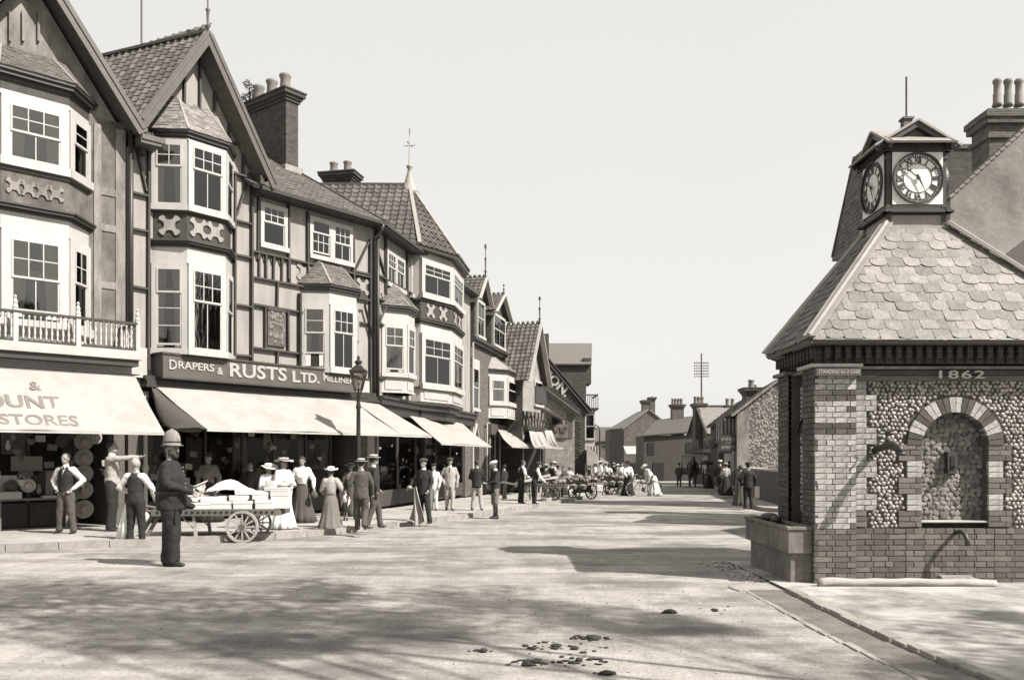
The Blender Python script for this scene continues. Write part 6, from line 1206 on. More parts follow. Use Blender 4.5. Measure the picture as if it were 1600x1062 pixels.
    if female: TL = [(0, 0, 1.0, .118, .095), (0, .01, 1.1, .135, .12), (0, .03, 1.22, .165, .15), (0, .02, 1.33, .17, .13), (0, 0, 1.42, .145, .095), (0, 0, 1.5, .06, .06)]
    elif kind == 'vest': TL = [(0, 0, .9, .165, .13), (0, 0, 1.05, .15, .12), (0, .01, 1.25, .17, .125), (0, 0, 1.38, .165, .11), (0, 0, 1.46, .09, .075)]
    else: TL = [(0, 0, .78, .19+st*.03, .15+st*.05), (0, 0, .9, .185+st*.04, .15+st*.06), (0, .01, 1.05, .175+st*.05, .135+st*.09), (0, .01, 1.25, .19+st*.03, .14+st*.05), (0, 0, 1.38, .18+st*.02, .125+st*.02), (0, 0, 1.47, .09, .08)]
    mb = MB(); rings(mb, TL, 18); mb.v = [tuple(B(v)) for v in mb.v]
    sleeve = MB(); tgt = sleeve if kind == 'vest' else mb
    for q, (sh, el, wr, d) in zip((-1, 1), hands):
        puff = 1.25 if female else 1; limb(tgt, [sh, sh*.45+el*.55, el, el*.35+wr*.65, wr+d*.0], [.073*puff+st*.008, .068*puff+st*.006, .056*(1.15 if female else 1)+st*.006, .05*(1.15 if female else 1), .036 if female else .042])
    if kind == 'vest':
        for q, h_ in zip((-1, 1), hands): limb(sleeve, [B((0, 0, 1.38)), h_[0]], [.08, .075])
        rm(sleeve.build('shirt', sm, t), vox, .03)
    rm(mb.build('waistcoat' if kind == 'vest' else ('blouse' if female else 'jacket'), jm, t), vox, .034)
    if female: MB().lathe([(.128, -.02), (.132, 0), (.125, .025)], 18, (0, 0, 1.02), 1, .82).build('belt', 'cloth_n', t)
    if collar and not female:
        c2 = B((0, .005, 1.485)); MB().lathe([(.068, -.02), (.062, .03)], 14, tuple(c2)).build('collar', 'cloth_w', t)
        if kind != 'police': m_ = MB(); p0, p1 = B((0, .075, 1.46)), B((0, .152+st*.03, 1.27)); m_.add([p0+V((-.05, 0, 0)), p0+V((.05, 0, 0)), p1], [(0, 2, 1)]); m_.build('shirt_front', 'cloth_w', t); MB().bar(p0+V((0, .02, 0)), p1+V((0, .006, .02)), .025, .01, (0, 1, 0)).build('necktie', 'cloth_b', t)
    # hair
    hb = MB(); hb.ball(HD(0, -.028, .04), .1, (.86, .98, 1.03), 14, 8)
    if female: hb.ball(HD(0, -.09, .02), .06, (1.1, .8, 1), 10, 6); hb.ball(HD(0, -.02, .07), .1, (1.02, 1.05, .6), 12, 6)
    hb.build('hair', hairm, t, smooth=True)
    if face:
        for q in (-1, 1): MB().ball(HD(q*.031, .087, .012), .011, (1.3, .6, .7), 8, 5).build('eye', 'darkp', t)
    if beard:
        m_ = MB(); m_.ball(HD(0, .055, -.085), .058, (1.05, .8, .95), 12, 8); m_.ball(HD(0, .095, -.045), .03, (1.5, .5, .5), 10, 6)
        for q in (-1, 1): m_.ball(HD(q*.062, .02, -.045), .035, (.6, 1, 1.6), 8, 6)
        rm(m_.build('beard', hairm, t), .008)
    if hat: ho = hatmesh(hat, t, 0, 0, hatm); ho.location = HD(0, -.01, .075 if hat != 'helmet' else .085); ho.rotation_euler = (-tilt*.6-lean*.7, 0, headturn)
    return t
def hold(t, nm, mb, m): return mb.build(nm, m, t)
HIPS = [((-.36, -.08, 1.16), (-.19, .05, .98)), ((.36, -.08, 1.16), (.19, .05, .98))]
HOLD = [((-.25, .06, 1.13), (-.13, .27, 1.08)), ((.25, .06, 1.13), (.12, .28, 1.09))]
REACH = [((-.27, -.03, 1.14), (-.24, .1, .9)), ((.22, .22, 1.42), (.16, .52, 1.44))]
WALK = [((-.11, .10, .51), (-.10, .14, .08)), ((.11, .02, .49), (.11, -.30, .17))]
STRIDE = [((-.10, .16, .5), (-.10, .22, .08)), ((.11, -.04, .5), (.11, -.22, .10))]
A = math.pi
P = {}
cop = person('stout bearded policeman in pale helmet and dark tunic standing in the road with papers', 267, 884, 671, -A/2+.05, 0, kind='police', hat='helmet', hatm='helmetc', jm='cloth_b', beard=1, stout=.85, arms=[((-.28, .04, 1.15), (-.17, .28, 1.04)), ((.28, .04, 1.15), (.10, .31, 1.03))], legs=[((-.05, -.03, .5), (-.04, -.06, .08)), ((.06, .05, .5), (.06, .05, .08))], vox=.0125, collar=False, headturn=-.45)
MB().lathe([(.165, -.02), (.17, .025)], 20, (0, .005, 1.02), 1.35, 1.3).build('belt', 'leather', cop)
for k in range(6): MB().ball((0, .205-.008*k, 1.10+k*.055), .010, n=6, m=4).build('button', 'lead', cop)
pp_ = MB(); pp_.bar((-.12, .34, 1.10), (.12, .46, 1.16), .17, .008, (0, -.5, 1)); pp_.build('papers', 'cloth_w', cop)
MB().lathe([(.046, 0), (.046, .012)], 12).build('cuff_stripe', 'cloth_w', cop, (-.178, .262, 1.045)).rotation_euler = (R(70), 0, R(20)); MB().lathe([(.05, 0), (.05, .012)], 12).build('cuff_stripe', 'cloth_w', cop, (.118, .288, 1.035)).rotation_euler = (R(70), 0, R(-20))
MB().tube([(.16, .13, .93), (.17, .12, .62)], .016, 8).build('truncheon', 'leather', cop)
p = person('shopman in black waistcoat and white sleeves, hands on hips before the left shop', 103, 833, 709, A-.1, .12, kind='vest', hat=None, jm='cloth_b', tm='cloth_g', arms=HIPS, legs=[((-.14, .03, .5), (-.19, .02, .08)), ((.12, .02, .5), (.17, -.02, .08))])
p = person('man in pale shirt sleeves reaching out with one arm in the shop doorway shade', 174, 829, 690, -A/2+.2, .12, kind='vest', hat=None, jm='cloth_l', sm='cloth_l', tm='cloth_b', arms=REACH)
p = person('bald man from behind in dark waistcoat with white sleeves and trailing apron', 212, 852, 717, -.1, 0, kind='vest', hat=None, hairm='cloth_l', jm='cloth_n', tm='cloth_b', arms=[((-.36, .0, 1.17), (-.17, .22, 1.02)), ((.33, .05, 1.15), (.28, .2, .95))], legs=[((-.11, .02, .5), (-.13, .0, .08)), ((.11, .02, .5), (.14, .0, .08))])
mb = MB(); rings(mb, [(-.12, .12, 1.0, .10, .06), (-.19, .12, .75, .11, .09, .06), (-.26, .1, .4, .13, .11, .12), (-.29, .1, .12, .16, .12, .16)], 40, k=7); mb.build('apron', 'cloth_w', p, smooth=True)
p = person('woman in dark straw hat and patterned blouse shaded behind the loaded handcart', 326, 815, 706, A, .12, female=1, hat='boater', hatm='cloth_g', jm='cloth_m', tm='cloth_n')
p = person('shadowy dark-coated man behind the handcart boxes under the awning', 392, 808, 722, A-.4, .12, hat=None, jm='cloth_g', tm='cloth_n')
MAGA = [((-.24, .1, 1.12), (-.16, .32, 1.16)), ((.24, .1, 1.12), (.14, .34, 1.2))]
p1 = person('young lady in white dress and floppy white hat reading an opened magazine', 420, 826, 722, A+.55, .12, female=1, hat='wide', hatm='cloth_w', jm='cloth_w', tm='cloth_w', arms=MAGA, tilt=.35)
MB().add([(-.22, .36, 1.08), (0, .42, 1.06), (.22, .36, 1.08), (-.24, .46, 1.34), (0, .5, 1.32), (.24, .46, 1.34)], [(0, 1, 4, 3), (1, 2, 5, 4)]).build('magazine', 'box', p1)
p = person('lady in white with flat flowered straw hat behind the magazine reader', 443, 826, 713, A+.9, .12, female=1, hat='wide', hatm='straw', jm='cloth_w', tm='cloth_w', arms=HOLD)
p = person('woman in white blouse and long dark skirt carrying a shopping bag under the awning', 472, 816, 714, A, .12, female=1, hat=None, jm='cloth_w', tm='cloth_g', arms=[((-.3, -.02, 1.14), (-.34, .12, .92)), ((.27, -.03, 1.14), (.26, .06, .9))])
MB().ball((-.36, .17, .74), .11, (.9, 1.2, 1), 10, 6).tube([(-.38, .1, .82), (-.36, .15, .92), (-.34, .22, .82)], .01, 6).build('handbag', 'cloth_g', p)
mb = MB(); rings(mb, [(.32, .05, .90, .015, .015), (.33, .05, .7, .06, .06, .1), (.36, .05, .15, .02, .02)], 24, k=6); mb.build('umbrella', 'cloth_n', p)
p = person('young woman from behind in pale blouse, grey skirt and white sun hat, at kerb', 517, 832, 727, .15, .0, female=1, hat='sun', hatm='cloth_w', jm='cloth_l', tm='cloth_m', arms=[((-.25, .04, 1.15), (-.16, .2, 1.0)), ((.29, -.03, 1.16), (.26, .1, .95))])
p = person('small child in white top and short dark skirt beside the grey-suited man', 540, 813, 765, A*.8, .12, female=1, kind='child', hat=None, jm='cloth_w', tm='cloth_n', vox=.03)
p = person('woman in dark hat and dim dress half hidden in the shop shade behind the child', 548, 806, 722, A, .12, female=1, hat='wide', hatm='cloth_n', jm='cloth_m', tm='cloth_g')
p = person('man in grey tweed suit and straw boater walking away from the camera', 564, 829, 714, .05, .12, hat='boater', jm='cloth_g', arms=[((-.27, -.06, 1.15), (-.31, .02, .89)), ((.27, .02, 1.14), (.26, .12, .9))], legs=WALK)
p = person('man in dark jacket and pale boater striding right with a walking stick', 583, 825, 708, -A/2+.5, .12, hat='boater', hatm='straw', jm='cloth_n', tm='cloth_g', legs=STRIDE, arms=[((-.25, .05, 1.14), (-.2, .22, .92)), ((.26, -.06, 1.15), (.25, .0, .9))])
MB().tube([(-.22, .26, .93), (-.3, .0, .02)], .012, 6).build('walking_stick', 'wood', p)
p = person('leaning man in dark suit and flat cap holding cloth that trails to the kerb', 662, 817, 715, A-.45, .05, hat='cap', hatm='cloth_g', jm='cloth_n', tm='cloth_b', arms=[((-.26, -.02, 1.15), (-.22, .12, .92)), ((.29, .06, 1.16), (.33, .20, .99))], legs=[((-.16, .06, .5), (-.26, .1, .08)), ((.08, .02, .5), (.06, .02, .08))])
mb = MB(); vs = []
for j in range(14):
    t_ = j/13
    for i in range(13): s = i/12; vs.append((.14-.20*t_+(.10+.50*t_**1.2)*(s-.5), .22+.10*sin(s*11+t_*2)*(.3+t_)+.15*t_**2, 1.0-.97*t_**.9+.02*sin(s*7)+ (.06*sin(s*9) if j > 11 else 0)))
mb.add(vs, [(j*13+i, (j+1)*13+i, (j+1)*13+i+1, j*13+i+1) for j in range(13) for i in range(12)]); mb.build('hanging_cloths', 'cloth_l', p, smooth=True)
MB().ball((.18, .38, .05), .13, (1.8, 1, .45), 12, 6).ball((.29, .26, .98), .07, (1.2, .8, .8), 10, 6).build('cloth_bundle', 'cloth_l', p, smooth=True)
p = person('boy in white sailor clothes and dark cap behind the cloth carrier', 678, 797, 723, A-.5, .12, female=0, hat='cap', hatm='cloth_n', jm='cloth_w', tm='cloth_w', vox=.025)
p = person('man in pale flannel suit and cap strolling towards the camera, hand in pocket', 703, 797, 714, A, .12, hat='cap', hatm='cloth_g', jm='cloth_l', tm='cloth_l', legs=[((-.1, .1, .5), (-.1, .16, .08)), ((.1, 0, .5), (.1, -.14, .09))], arms=[((-.27, -.03, 1.15), (-.25, .08, .9)), ((.3, -.05, 1.15), (.2, .1, .95))])
p = person('man from behind in black jacket and pale trousers, left of the white-capped boy', 745, 797, 719, .1, .12, hat=None, jm='cloth_b', tm='cloth_l', arms=HOLD, legs=[((-.11, .04, .5), (-.15, .06, .08)), ((.12, .0, .5), (.17, -.04, .08))], vox=.025)
p = person('boy in white cap, dark jacket and knee breeches standing in the road reading', 774, 810, 718, A/2+.3, 0, kind='breeches', hat='whitecap', hatm='cloth_w', jm='cloth_n', tm='cloth_m', arms=HOLD, tilt=.5, vox=.022)
p = person('shirt-sleeved man bending in waistcoat, leftmost of the two tending the market carts', 814, 786, 719, -A/2+.5, .12, kind='vest', hat=None, jm='cloth_b', tm='cloth_n', arms=HOLD, lean=.12, vox=.028)
p = person('capped man in dark waistcoat bending over the nearest market cart', 835, 787, 720, -A/2+.2, .12, kind='vest', hat='cap', hatm='cloth_g', jm='cloth_b', tm='cloth_b', arms=[((-.2, .15, 1.15), (-.12, .38, 1.05)), ((.22, .15, 1.15), (.14, .4, 1.02))], lean=.25, vox=.028)
BIKE = [((-.2, .15, 1.14), (-.15, .36, 1.0)), ((.22, .15, 1.14), (.16, .36, 1.0))]
p = person('woman in white blouse, black skirt and dark flowered hat holding a bicycle in the road', 981, 774, 719, A+.1, 0, female=1, hat='wide', hatm='cloth_n', jm='cloth_w', tm='cloth_b', arms=BIKE, vox=.03)
p = person('pale-dressed woman close behind the left shoulder of the bicycle holder', 972, 772, 722, A-.3, 0, female=1, hat=None, jm='cloth_w', tm='cloth_l', vox=.03)
p = person('woman in long white dress and white hat bending forward over a bicycle', 1021, 774, 722, A/2+.2, 0, female=1, hat='sun', hatm='cloth_w', jm='cloth_w', tm='cloth_w', arms=BIKE, lean=.75, Hh=1.72, vox=.03)
p = person('dark-suited man with a bag seen from behind on the right pavement', 1169, 795, 721, .0, .12, hat='cap', hatm='cloth_b', jm='cloth_b', legs=[((-.1, .04, .5), (-.1, .06, .08)), ((.1, .0, .5), (.12, -.04, .08))], vox=.025)
MB().box(.24, .42, -.02, .1, .42, .85).build('carried_bag', 'cloth_m', p)
p = person('dark-dressed companion half hidden at the left of the man with the bag', 1157, 790, 727, .1, .12, hat=None, jm='cloth_n', tm='cloth_g', vox=.03, female=1)
p = person('man with a white cap and dark coat on the right pavement by the shop', 1125, 771, 718, -.5, .12, hat='whitecap', hatm='cloth_w', jm='cloth_n', legs=STRIDE, vox=.03)
p = person('woman in pale blouse, dark skirt and boater from behind on the right pavement', 1134, 774, 722, .2, .12, female=1, hat='boater', jm='cloth_l', tm='cloth_b', vox=.03, arms=HOLD)
p = person('stooping woman with a black parasol by the far right shop door', 1106, 763, 724, A/2, .12, female=1, hat=None, jm='cloth_g', tm='cloth_n', vox=.035)
mb = MB(); rings(mb, [(0, .1, 1.68, .5, .5, .02), (0, .1, 1.8, .42, .42, .03), (0, .1, 1.95, .2, .2), (0, .1, 2.0, .02, .02)], 32, k=8); mb.build('parasol', 'cloth_b', p, smooth=True)
p = person('dark-clothed man standing at the head of the cart horse', 1061, 760, 722, A, 0, hat='bowler', hatm='cloth_n', jm='cloth_g', tm='cloth_g', vox=.035)
for px, top, lb, tm, jm in ((1039, 722, 'distant lady in white blouse and dark skirt, leftmost of three in the far road', 'cloth_n', 'cloth_w'), (1050, 719, 'distant lady in pale dress and hat, middle of three in the far road', 'cloth_l', 'cloth_l'), (1056, 722, 'distant lady in white dress, rightmost of three in the far road', 'cloth_w', 'cloth_w')):
    person(lb, px, 746, top, A*.5, 0, female=1, hat='wide' if px != 1056 else None, hatm='straw', jm=jm, tm=tm, vox=.04, face=False)
# crowd beyond the market carts
crowd = [(788, 780, 726, 'man in dark coat in the gap under the nearest far awning'), (853, 778, 724, 'capped stallholder at the front of the market crowd, nearest the carts'), (862, 776, 722, 'broad man in straw hat and dark coat among the market crowd'), (871, 774, 726, 'woman in pale blouse bending in the market crowd'), (880, 774, 728, 'dark-hatted woman at the middle of the market crowd'), (866, 768, 720, 'woman in white hat at the back of the market crowd'), (890, 770, 730, 'woman in white leaning over the flower cart'), (845, 770, 722, 'dim man in the shop shade behind the stallholder')]
for k, (px, py, top, lb) in enumerate(crowd):
    f = ('woman' in lb); person(lb, px, py, top, random.uniform(0, 6), .1, female=f, hat={'man in dark coat': None}.get(lb[:16], ('cap', 'boater', None, 'wide', None, 'sun', None, None)[k]), hatm=('cloth_g', 'straw', 'hair', 'cloth_n', 'cloth_n', 'cloth_w', 'hair', 'cloth_n')[k], jm=('cloth_n', 'cloth_b', 'cloth_n', 'cloth_l', 'cloth_g', 'cloth_w', 'cloth_w', 'cloth_n')[k], tm=('cloth_n', 'cloth_g', 'cloth_n', 'cloth_m', 'cloth_n', 'cloth_w', 'cloth_w', 'cloth_n')[k], vox=.035, face=False)
far = [(921, 762, 727, 'dark boy standing lowest in front of the white blind'), (930, 762, 722, 'lady in white blouse beneath the edge of the white blind'), (938, 762, 719, 'large lady in white with white hat among the far crowd'), (946, 762, 721, 'woman in white with dark belt at the far flower stall'), (952, 760, 724, 'dark-coated figure between the white ladies of the far crowd'), (959, 758, 722, 'man in straw hat at the right of the far crowd'), (965, 758, 724, 'pale lady stooping at the right end of the far crowd'), (943, 755, 716, 'dim hatted figure at the back of the far crowd under the blind'), (933, 754, 717, 'second dim figure at the back of the far crowd, in a dark hat')]
for k, (px, py, top, lb) in enumerate(far):
    f = 'lady' in lb or 'woman' in lb; w = 'white' in lb or 'pale' in lb
    person(lb, px, py, top, random.uniform(0, 6), 0, female=f, hat=(None, 'wide', 'wide', 'wide', 'bowler', 'boater', 'sun', 'wide', 'bowler')[k], hatm=('hair', 'straw', 'cloth_w', 'straw', 'cloth_n', 'straw', 'cloth_w', 'cloth_g', 'cloth_n')[k], jm='cloth_w' if w and 'front' not in lb else 'cloth_n', tm='cloth_w' if w and k in (1, 2, 6) else 'cloth_n', vox=.04, face=False)
# ================================================================== handcart and its load
def wheel(par, c, r, n=12, m='woodl', axis='y', w=.05):
    mb = MB(); k = 28
    def pt(a, rr, y): return (rr*cos(a), y, rr*sin(a))
    vs = []
    for rr, y in ((r, -w/2), (r, w/2), (r-.045*r/.3, w/2), (r-.045*r/.3, -w/2)): vs += [pt(2*pi*i/k, rr, y) for i in range(k)]
    mb.add(vs, [(j*k+i, j*k+(i+1) % k, ((j+1) % 4)*k+(i+1) % k, ((j+1) % 4)*k+i) for j in range(4) for i in range(k)])
    rim = mb.build('wheel', m, par, c)
    for i in range(n): a = 2*pi*i/n; MB().bar(pt(a, .04, 0), pt(a, r*.88, 0), .024*r/.3, .03).build('spoke', m, rim)
    MB().tube([(0, -.07, 0), (0, .07, 0)], .055*r/.3, 10).build('hub', 'barge', rim); return rim
def handcart(name, label, loc_, rz, L_=2.3, w=1.05, bz=.62, wr=.31, wx=.35, m='wood', group=None, wm='woodl', legs_=True):
    t = thing(name, label, 'handcart', loc_, rz, group)
    n = 6
    for i in range(n): MB().box(-L_/2, L_/2, -w/2+i*w/n+.004, -w/2+(i+1)*w/n-.004, bz, bz+.03).build('board', m, t)
    MB().box(-L_/2, L_/2, -w/2-.04, -w/2, bz-.07, bz+.06).box(-L_/2, L_/2, w/2, w/2+.04, bz-.07, bz+.06).box(-L_/2, -L_/2+.05, -w/2, w/2, bz-.07, bz).box(L_/2-.05, L_/2, -w/2, w/2, bz-.07, bz).build('frame', m, t)
    MB().tube([(wx, -w/2-.06, wr), (wx, w/2+.06, wr)], .025, 8).box(wx-.05, wx+.05, -w/2+.02, w/2-.02, wr+.02, bz-.06).build('axle', 'iron', t)
    for s in (-1, 1):
        wheel(t, (wx, s*(w/2+.06), wr), wr, m=wm)
        MB().tube([(-L_/2, s*w*.4, bz), (-L_/2-.6, s*w*.36, bz+.1)], .025, 8).build('shaft', m, t)
        if legs_: MB().bar((-.45, s*w*.45, bz), (-.38, s*(w*.45+.02), 0), .055).bar((-.75, s*w*.45, bz), (-.42, s*w*.45, .25), .02).build('leg', wm, t)
    mb = MB(); x = -L_/2+.1
    while x < L_/2-.1: mb.box(x, x+.05, -w/2-.05, -w/2-.035, bz-.02, bz+.02); x += .11
    mb.build('iron_studs', 'iron', t, kind='stuff'); return t
HC = V((-5.80, 17.35, gz(17.3))); hz = R(3); hc = handcart('loaded_handcart', 'long two-wheeled handcart stacked with pale boxes at the kerb behind the policeman', tuple(HC), hz, 2.45, 1.0, .60, .315, .52)
def onc(x, y, z_): c_, s_ = cos(hz), sin(hz); return V((HC.x+x*c_-y*s_, HC.y+x*s_+y*c_, HC.z+z_))
bx = [(-.35, -.30, .63, .46, .30, .15, 0, 'low pale box on the cart bed nearest the black bag'), (.08, -.30, .63, .40, .30, .17, 0, 'pale box in the lowest row, directly right of the box by the black bag'), (.50, -.32, .63, .36, .30, .18, 0, 'third pale box of the lowest row on the loaded handcart'), (.92, -.33, .63, .34, .32, .20, 0, 'square pale box at the right front corner of the handcart, lowest row'), (1.20, -.22, .66, .34, .36, .34, 0, 'tallest pale box, standing at the right end of the handcart'),
      (-.12, -.24, .79, .44, .28, .10, .05, 'flat box in the second row over the left lowest boxes'), (.40, -.26, .82, .34, .28, .09, -.03, 'flat lidded box in the middle of the second row'), (.82, -.28, .84, .30, .28, .12, .05, 'small box with a dark gap, second row right of the middle'), (1.12, -.2, 1.01, .46, .34, .05, .03, 'thin tray on top of the tallest box'), (-.55, -.22, .80, .34, .30, .13, -.1, 'box at the left of the second row under the tilted display'),
      (.65, .10, .64, .60, .40, .28, 0, 'large box on the far side of the cart bed at the right'), (-.25, .12, .64, .60, .40, .26, 0, 'large box on the far side of the cart bed in the middle'), (.55, -.16, .93, .50, .22, .07, .05, 'narrow open box topping the second row')]
for x, y, z_, w, d, h, a, lb in bx:
    mb = MB().box(-w/2, w/2, -d/2, d/2, 0, h); t = mb.build('cardboard_box', 'box', None, tuple(onc(x, y, z_)), hz+a, bevel=.006); tag(t, lb, 'box', 'boxes stacked on the loaded handcart'); MB().box(-w/2-.006, w/2+.006, -d/2-.006, d/2+.006, h*.72, h+.004).build('lid', 'box', t)
t = thing('tilted_display_box', 'open box of small white packets tilted up at the left end of the handcart load', 'box', tuple(onc(-.55, -.1, .97)), hz); t.rotation_euler = (R(28), R(-12), hz)
MB().box(-.22, .22, -.14, .14, 0, .03).box(-.22, -.2, -.14, .14, .03, .08).box(.2, .22, -.14, .14, .03, .08).box(-.22, .22, .12, .14, .03, .08).build('tray', 'woodl', t)
for i in range(6):
    for j in range(2): MB().box(-.19+i*.065, -.14+i*.065, -.11+j*.12, -.01+j*.12, .03, .06).build('packet', 'cloth_w', t)
bg = MB().ball((0, 0, .13), .17, (.8, .9, .85), 12, 8).ball((.12, 0, .08), .12, (1, 1, .7), 10, 6).build('black_bag', 'cloth_b', None, tuple(onc(-.62, -.38, .64)), hz, smooth=True); tag(bg, 'soft black bag hanging over the left edge of the handcart', 'bag')
mb = MB(); n = 16; vs = [(-.55+1.1*i/n, -.3+.6*j/n, .27*math.exp(-((i/n-.35)/.35)**2-((j/n-.5)/.45)**2)+.012*noise.noise(V((i*.7, j*.7, 1)))*2) for j in range(n+1) for i in range(n+1)]
mb.add(vs, [(j*(n+1)+i, j*(n+1)+i+1, (j+1)*(n+1)+i+1, (j+1)*(n+1)+i) for j in range(n) for i in range(n)]); o = mb.build('white_sheet', 'cloth_w', None, tuple(onc(.25, .12, .95)), hz, smooth=True); tag(o, 'white sheet thrown over goods on top of the handcart load', 'cloth')
mb = MB()
for i in range(40): a = random.uniform(0, 6.28); mb.tube([(random.uniform(-.12, .12), random.uniform(-.08, .08), 0)]*1+[(random.uniform(-.14, .14), random.uniform(-.1, .1), random.uniform(.02, .12))], .006, 4)
o = mb.build('tangled_trinkets', 'iron', None, tuple(onc(-.12, -.2, .90)), hz); tag(o, 'dark tangle of small wares lying beside the white sheet on the handcart', 'wares')
pk = MB().bar((0, 0, 0), (.50, .05, .85), .04, .07).bar((.14, 0, 0), (.6, .05, .85), .04, .07).build('leaning_boards', 'wood', None, tuple(V((-7.35, 16.9, gz(17)+.0))), 0); tag(pk, 'pair of dark boards leaning beside the aproned man', 'boards')
for (px, y, w, lb) in ((192, 851, .34, 'dark board bridging the gutter left of the aproned man'), (452, 836, .42, 'dark drain block set in the kerb left of the woman at the kerb'), (545, 831, .14, 'small dark drain opening right of the woman at the kerb'), (632, 823, .40, 'dark block in the kerb left of the trailing cloth')):
    g = G(px, y); o = MB().box(-w/2, w/2, .0, .14, -.02, .105).box(-w/2-.03, -w/2, -.01, .2, 0, .13).box(w/2, w/2+.03, -.01, .2, 0, .13).build('drain_block', 'room', None, (g.x, g.y+.02, g.z), R(40)); tag(o, lb, 'drain')
# crowded goods in the shaded shop windows
def display(F, u0, u1, off, z0, z1, n, name, label):
    t = thing(name, label, 'goods', tuple(F.W(u0, off, 0)), F.rz); L_ = u1-u0
    for i in range(n):
        x, zz, k = L_*((i*.618) % 1), random.uniform(z0, z1), random.randrange(5); m = random.choice(('cloth_m', 'cloth_g', 'dimstraw', 'cloth_n', 'straw', 'cloth_l', 'stucco'))
        if k == 0: curtain_mb(random.uniform(.2, .4), random.uniform(.3, .7), 0, 7, .02).build('hanging_cloth', m, t, (x, random.uniform(-.05, .05), zz-.2), smooth=True)
        elif k == 1: MB().lathe([(.001, 0), (.15, 0), (.15, -.01), (.08, -.02), (.07, -.07), (.001, -.08)], 12).build('hat', m, t, (x, 0, zz)).rotation_euler = (R(-80), 0, random.uniform(-.4, .4))
        elif k == 2: MB().box(-.1, .1, -.006, .006, -.07, .07).build('price_card', random.choice(('dimstraw', 'cloth_l', 'cloth_m')), t, (x, -.04, zz)).rotation_euler = (0, random.uniform(-.15, .15), 0)
        elif k == 3: MB().lathe([(.05, 0), (.10, .12), (.095, .13), (.04, .02)], 10).tube([(-.09, 0, .12), (0, 0, .24), (.09, 0, .12)], .008, 5).build('basket', m, t, (x, 0, zz))
        else: MB().ball((0, 0, 0), .07, (.8, .6, 1.3), 8, 5).ball((0, 0, .1), .04, (1, 1, 1), 6, 4).build('stuffed_goods', m, t, (x, 0, zz), smooth=True)
display(F0, -3.4, -.3, -.35, 1.1, 3.1, 60, 'window_goods', 'crowded small hats, cards and cloths hanging in the dark left shop')
display(F0, -3.2, -.9, .25, .85, 1.05, 14, 'table_goods', 'row of small hats and baskets set out along the left shop table')
display(F1, .7, 6.6, -.42, .9, 2.9, 60, 'window_goods', 'crowded cloths, cards and hats in the shaded drapery windows')
display(F2, .6, 10.0, -.12, .7, 2.3, 46, 'window_goods', 'small goods filling the shop windows under the turreted house')
# ------------------------------------------------------------------ market carts with produce
def heap(mb, L_, w, h, n, big=.05):
    for _ in range(n):
        x, y = random.uniform(-L_/2, L_/2), random.uniform(-w/2, w/2); z_ = h*(1-(2*x/L_)**2*.5)*(1-(2*y/w)**2*.6)*random.uniform(.5, 1.1)
        mb.ball((x, y, z_), random.uniform(.35, 1.35)*big, (random.uniform(.8, 1.4), 1, random.uniform(.6, 1.1)), 6, 4)
    return mb
for k, (px, py, L_, rz, lb, lb2) in enumerate(((847, 787, 2.0, -.12, 'flat market barrow nearest the boy in the white cap, with boards and flowers', 'mixed bunches and bundles heaped on the nearest market barrow'), (902, 781, 2.1, -.75, 'middle market barrow piled with pale cauliflowers or flowers', 'pale rounded heap of vegetables on the middle market barrow'), (952, 772, 2.4, -.6, 'farthest market barrow, beside the women with bicycles', 'dark leafy heap on the farthest market barrow'))):
    g = G(px, py); t = handcart('market_barrow', lb, (g.x, g.y+.5, g.z), rz, L_, 1.05, .72, .33, .35, 'wood', 'market barrows along the far kerb', 'barge')
    mb = heap(MB(), L_*.9, .95, .2+.06*k, 420, .062); o = mb.build('produce_heap', 'produce', None, (g.x, g.y+.5, g.z+.77), rz, smooth=True); tag(o, lb2, 'produce'); o['kind'] = 'stuff'
    if k == 0:
        for i, (x, a) in enumerate(((-.35, .25), (-.1, .12))): b = MB().box(-.7, .7, -.12, .12, 0, .03).build('tilted_board', 'woodl', None, (g.x+x, g.y+.15-.1*i, g.z+.92), rz); b.rotation_euler = (.3, -a, rz+.1); tag(b, ['upper pale board tilted across the nearest market barrow', 'lower pale board tilted across the nearest market barrow'][i], 'board')
        o = MB().lathe([(.16, 0), (.22, .25), (.2, .26), (.14, .04)], 12).build('wicker_basket', 'straw', None, (g.x+.15, g.y-.2, g.z)); tag(o, 'round wicker basket on the road under the nearest market barrow', 'basket')
        o = MB().box(-.2, .2, -.15, .15, 0, .16).build('wooden_crate', 'woodl', None, (g.x-.55, g.y-.1, g.z)); tag(o, 'small crate on the road left of the wicker basket', 'crate')
    if k:
        for i in range(3+k):
            x = -L_/2+.35+i*L_/(3.2+k); o = MB().lathe([(.12, 0), (.19, .16), (.17, .17), (.1, .03)], 10).ball((0, 0, .14), .15, (1, 1, .6), 8, 5).build('hanging_basket', 'dimstraw', None, (g.x+x*cos(rz)+.6*sin(rz), g.y-.12+x*sin(rz), g.z+.48), rz)
            tag(o, f'{("leftmost", "second", "third", "fourth", "rightmost")[i]} basket from the left hung along the side of the {"middle" if k == 1 else "farthest"} market barrow', 'basket', f'baskets on the {"middle" if k == 1 else "farthest"} barrow')
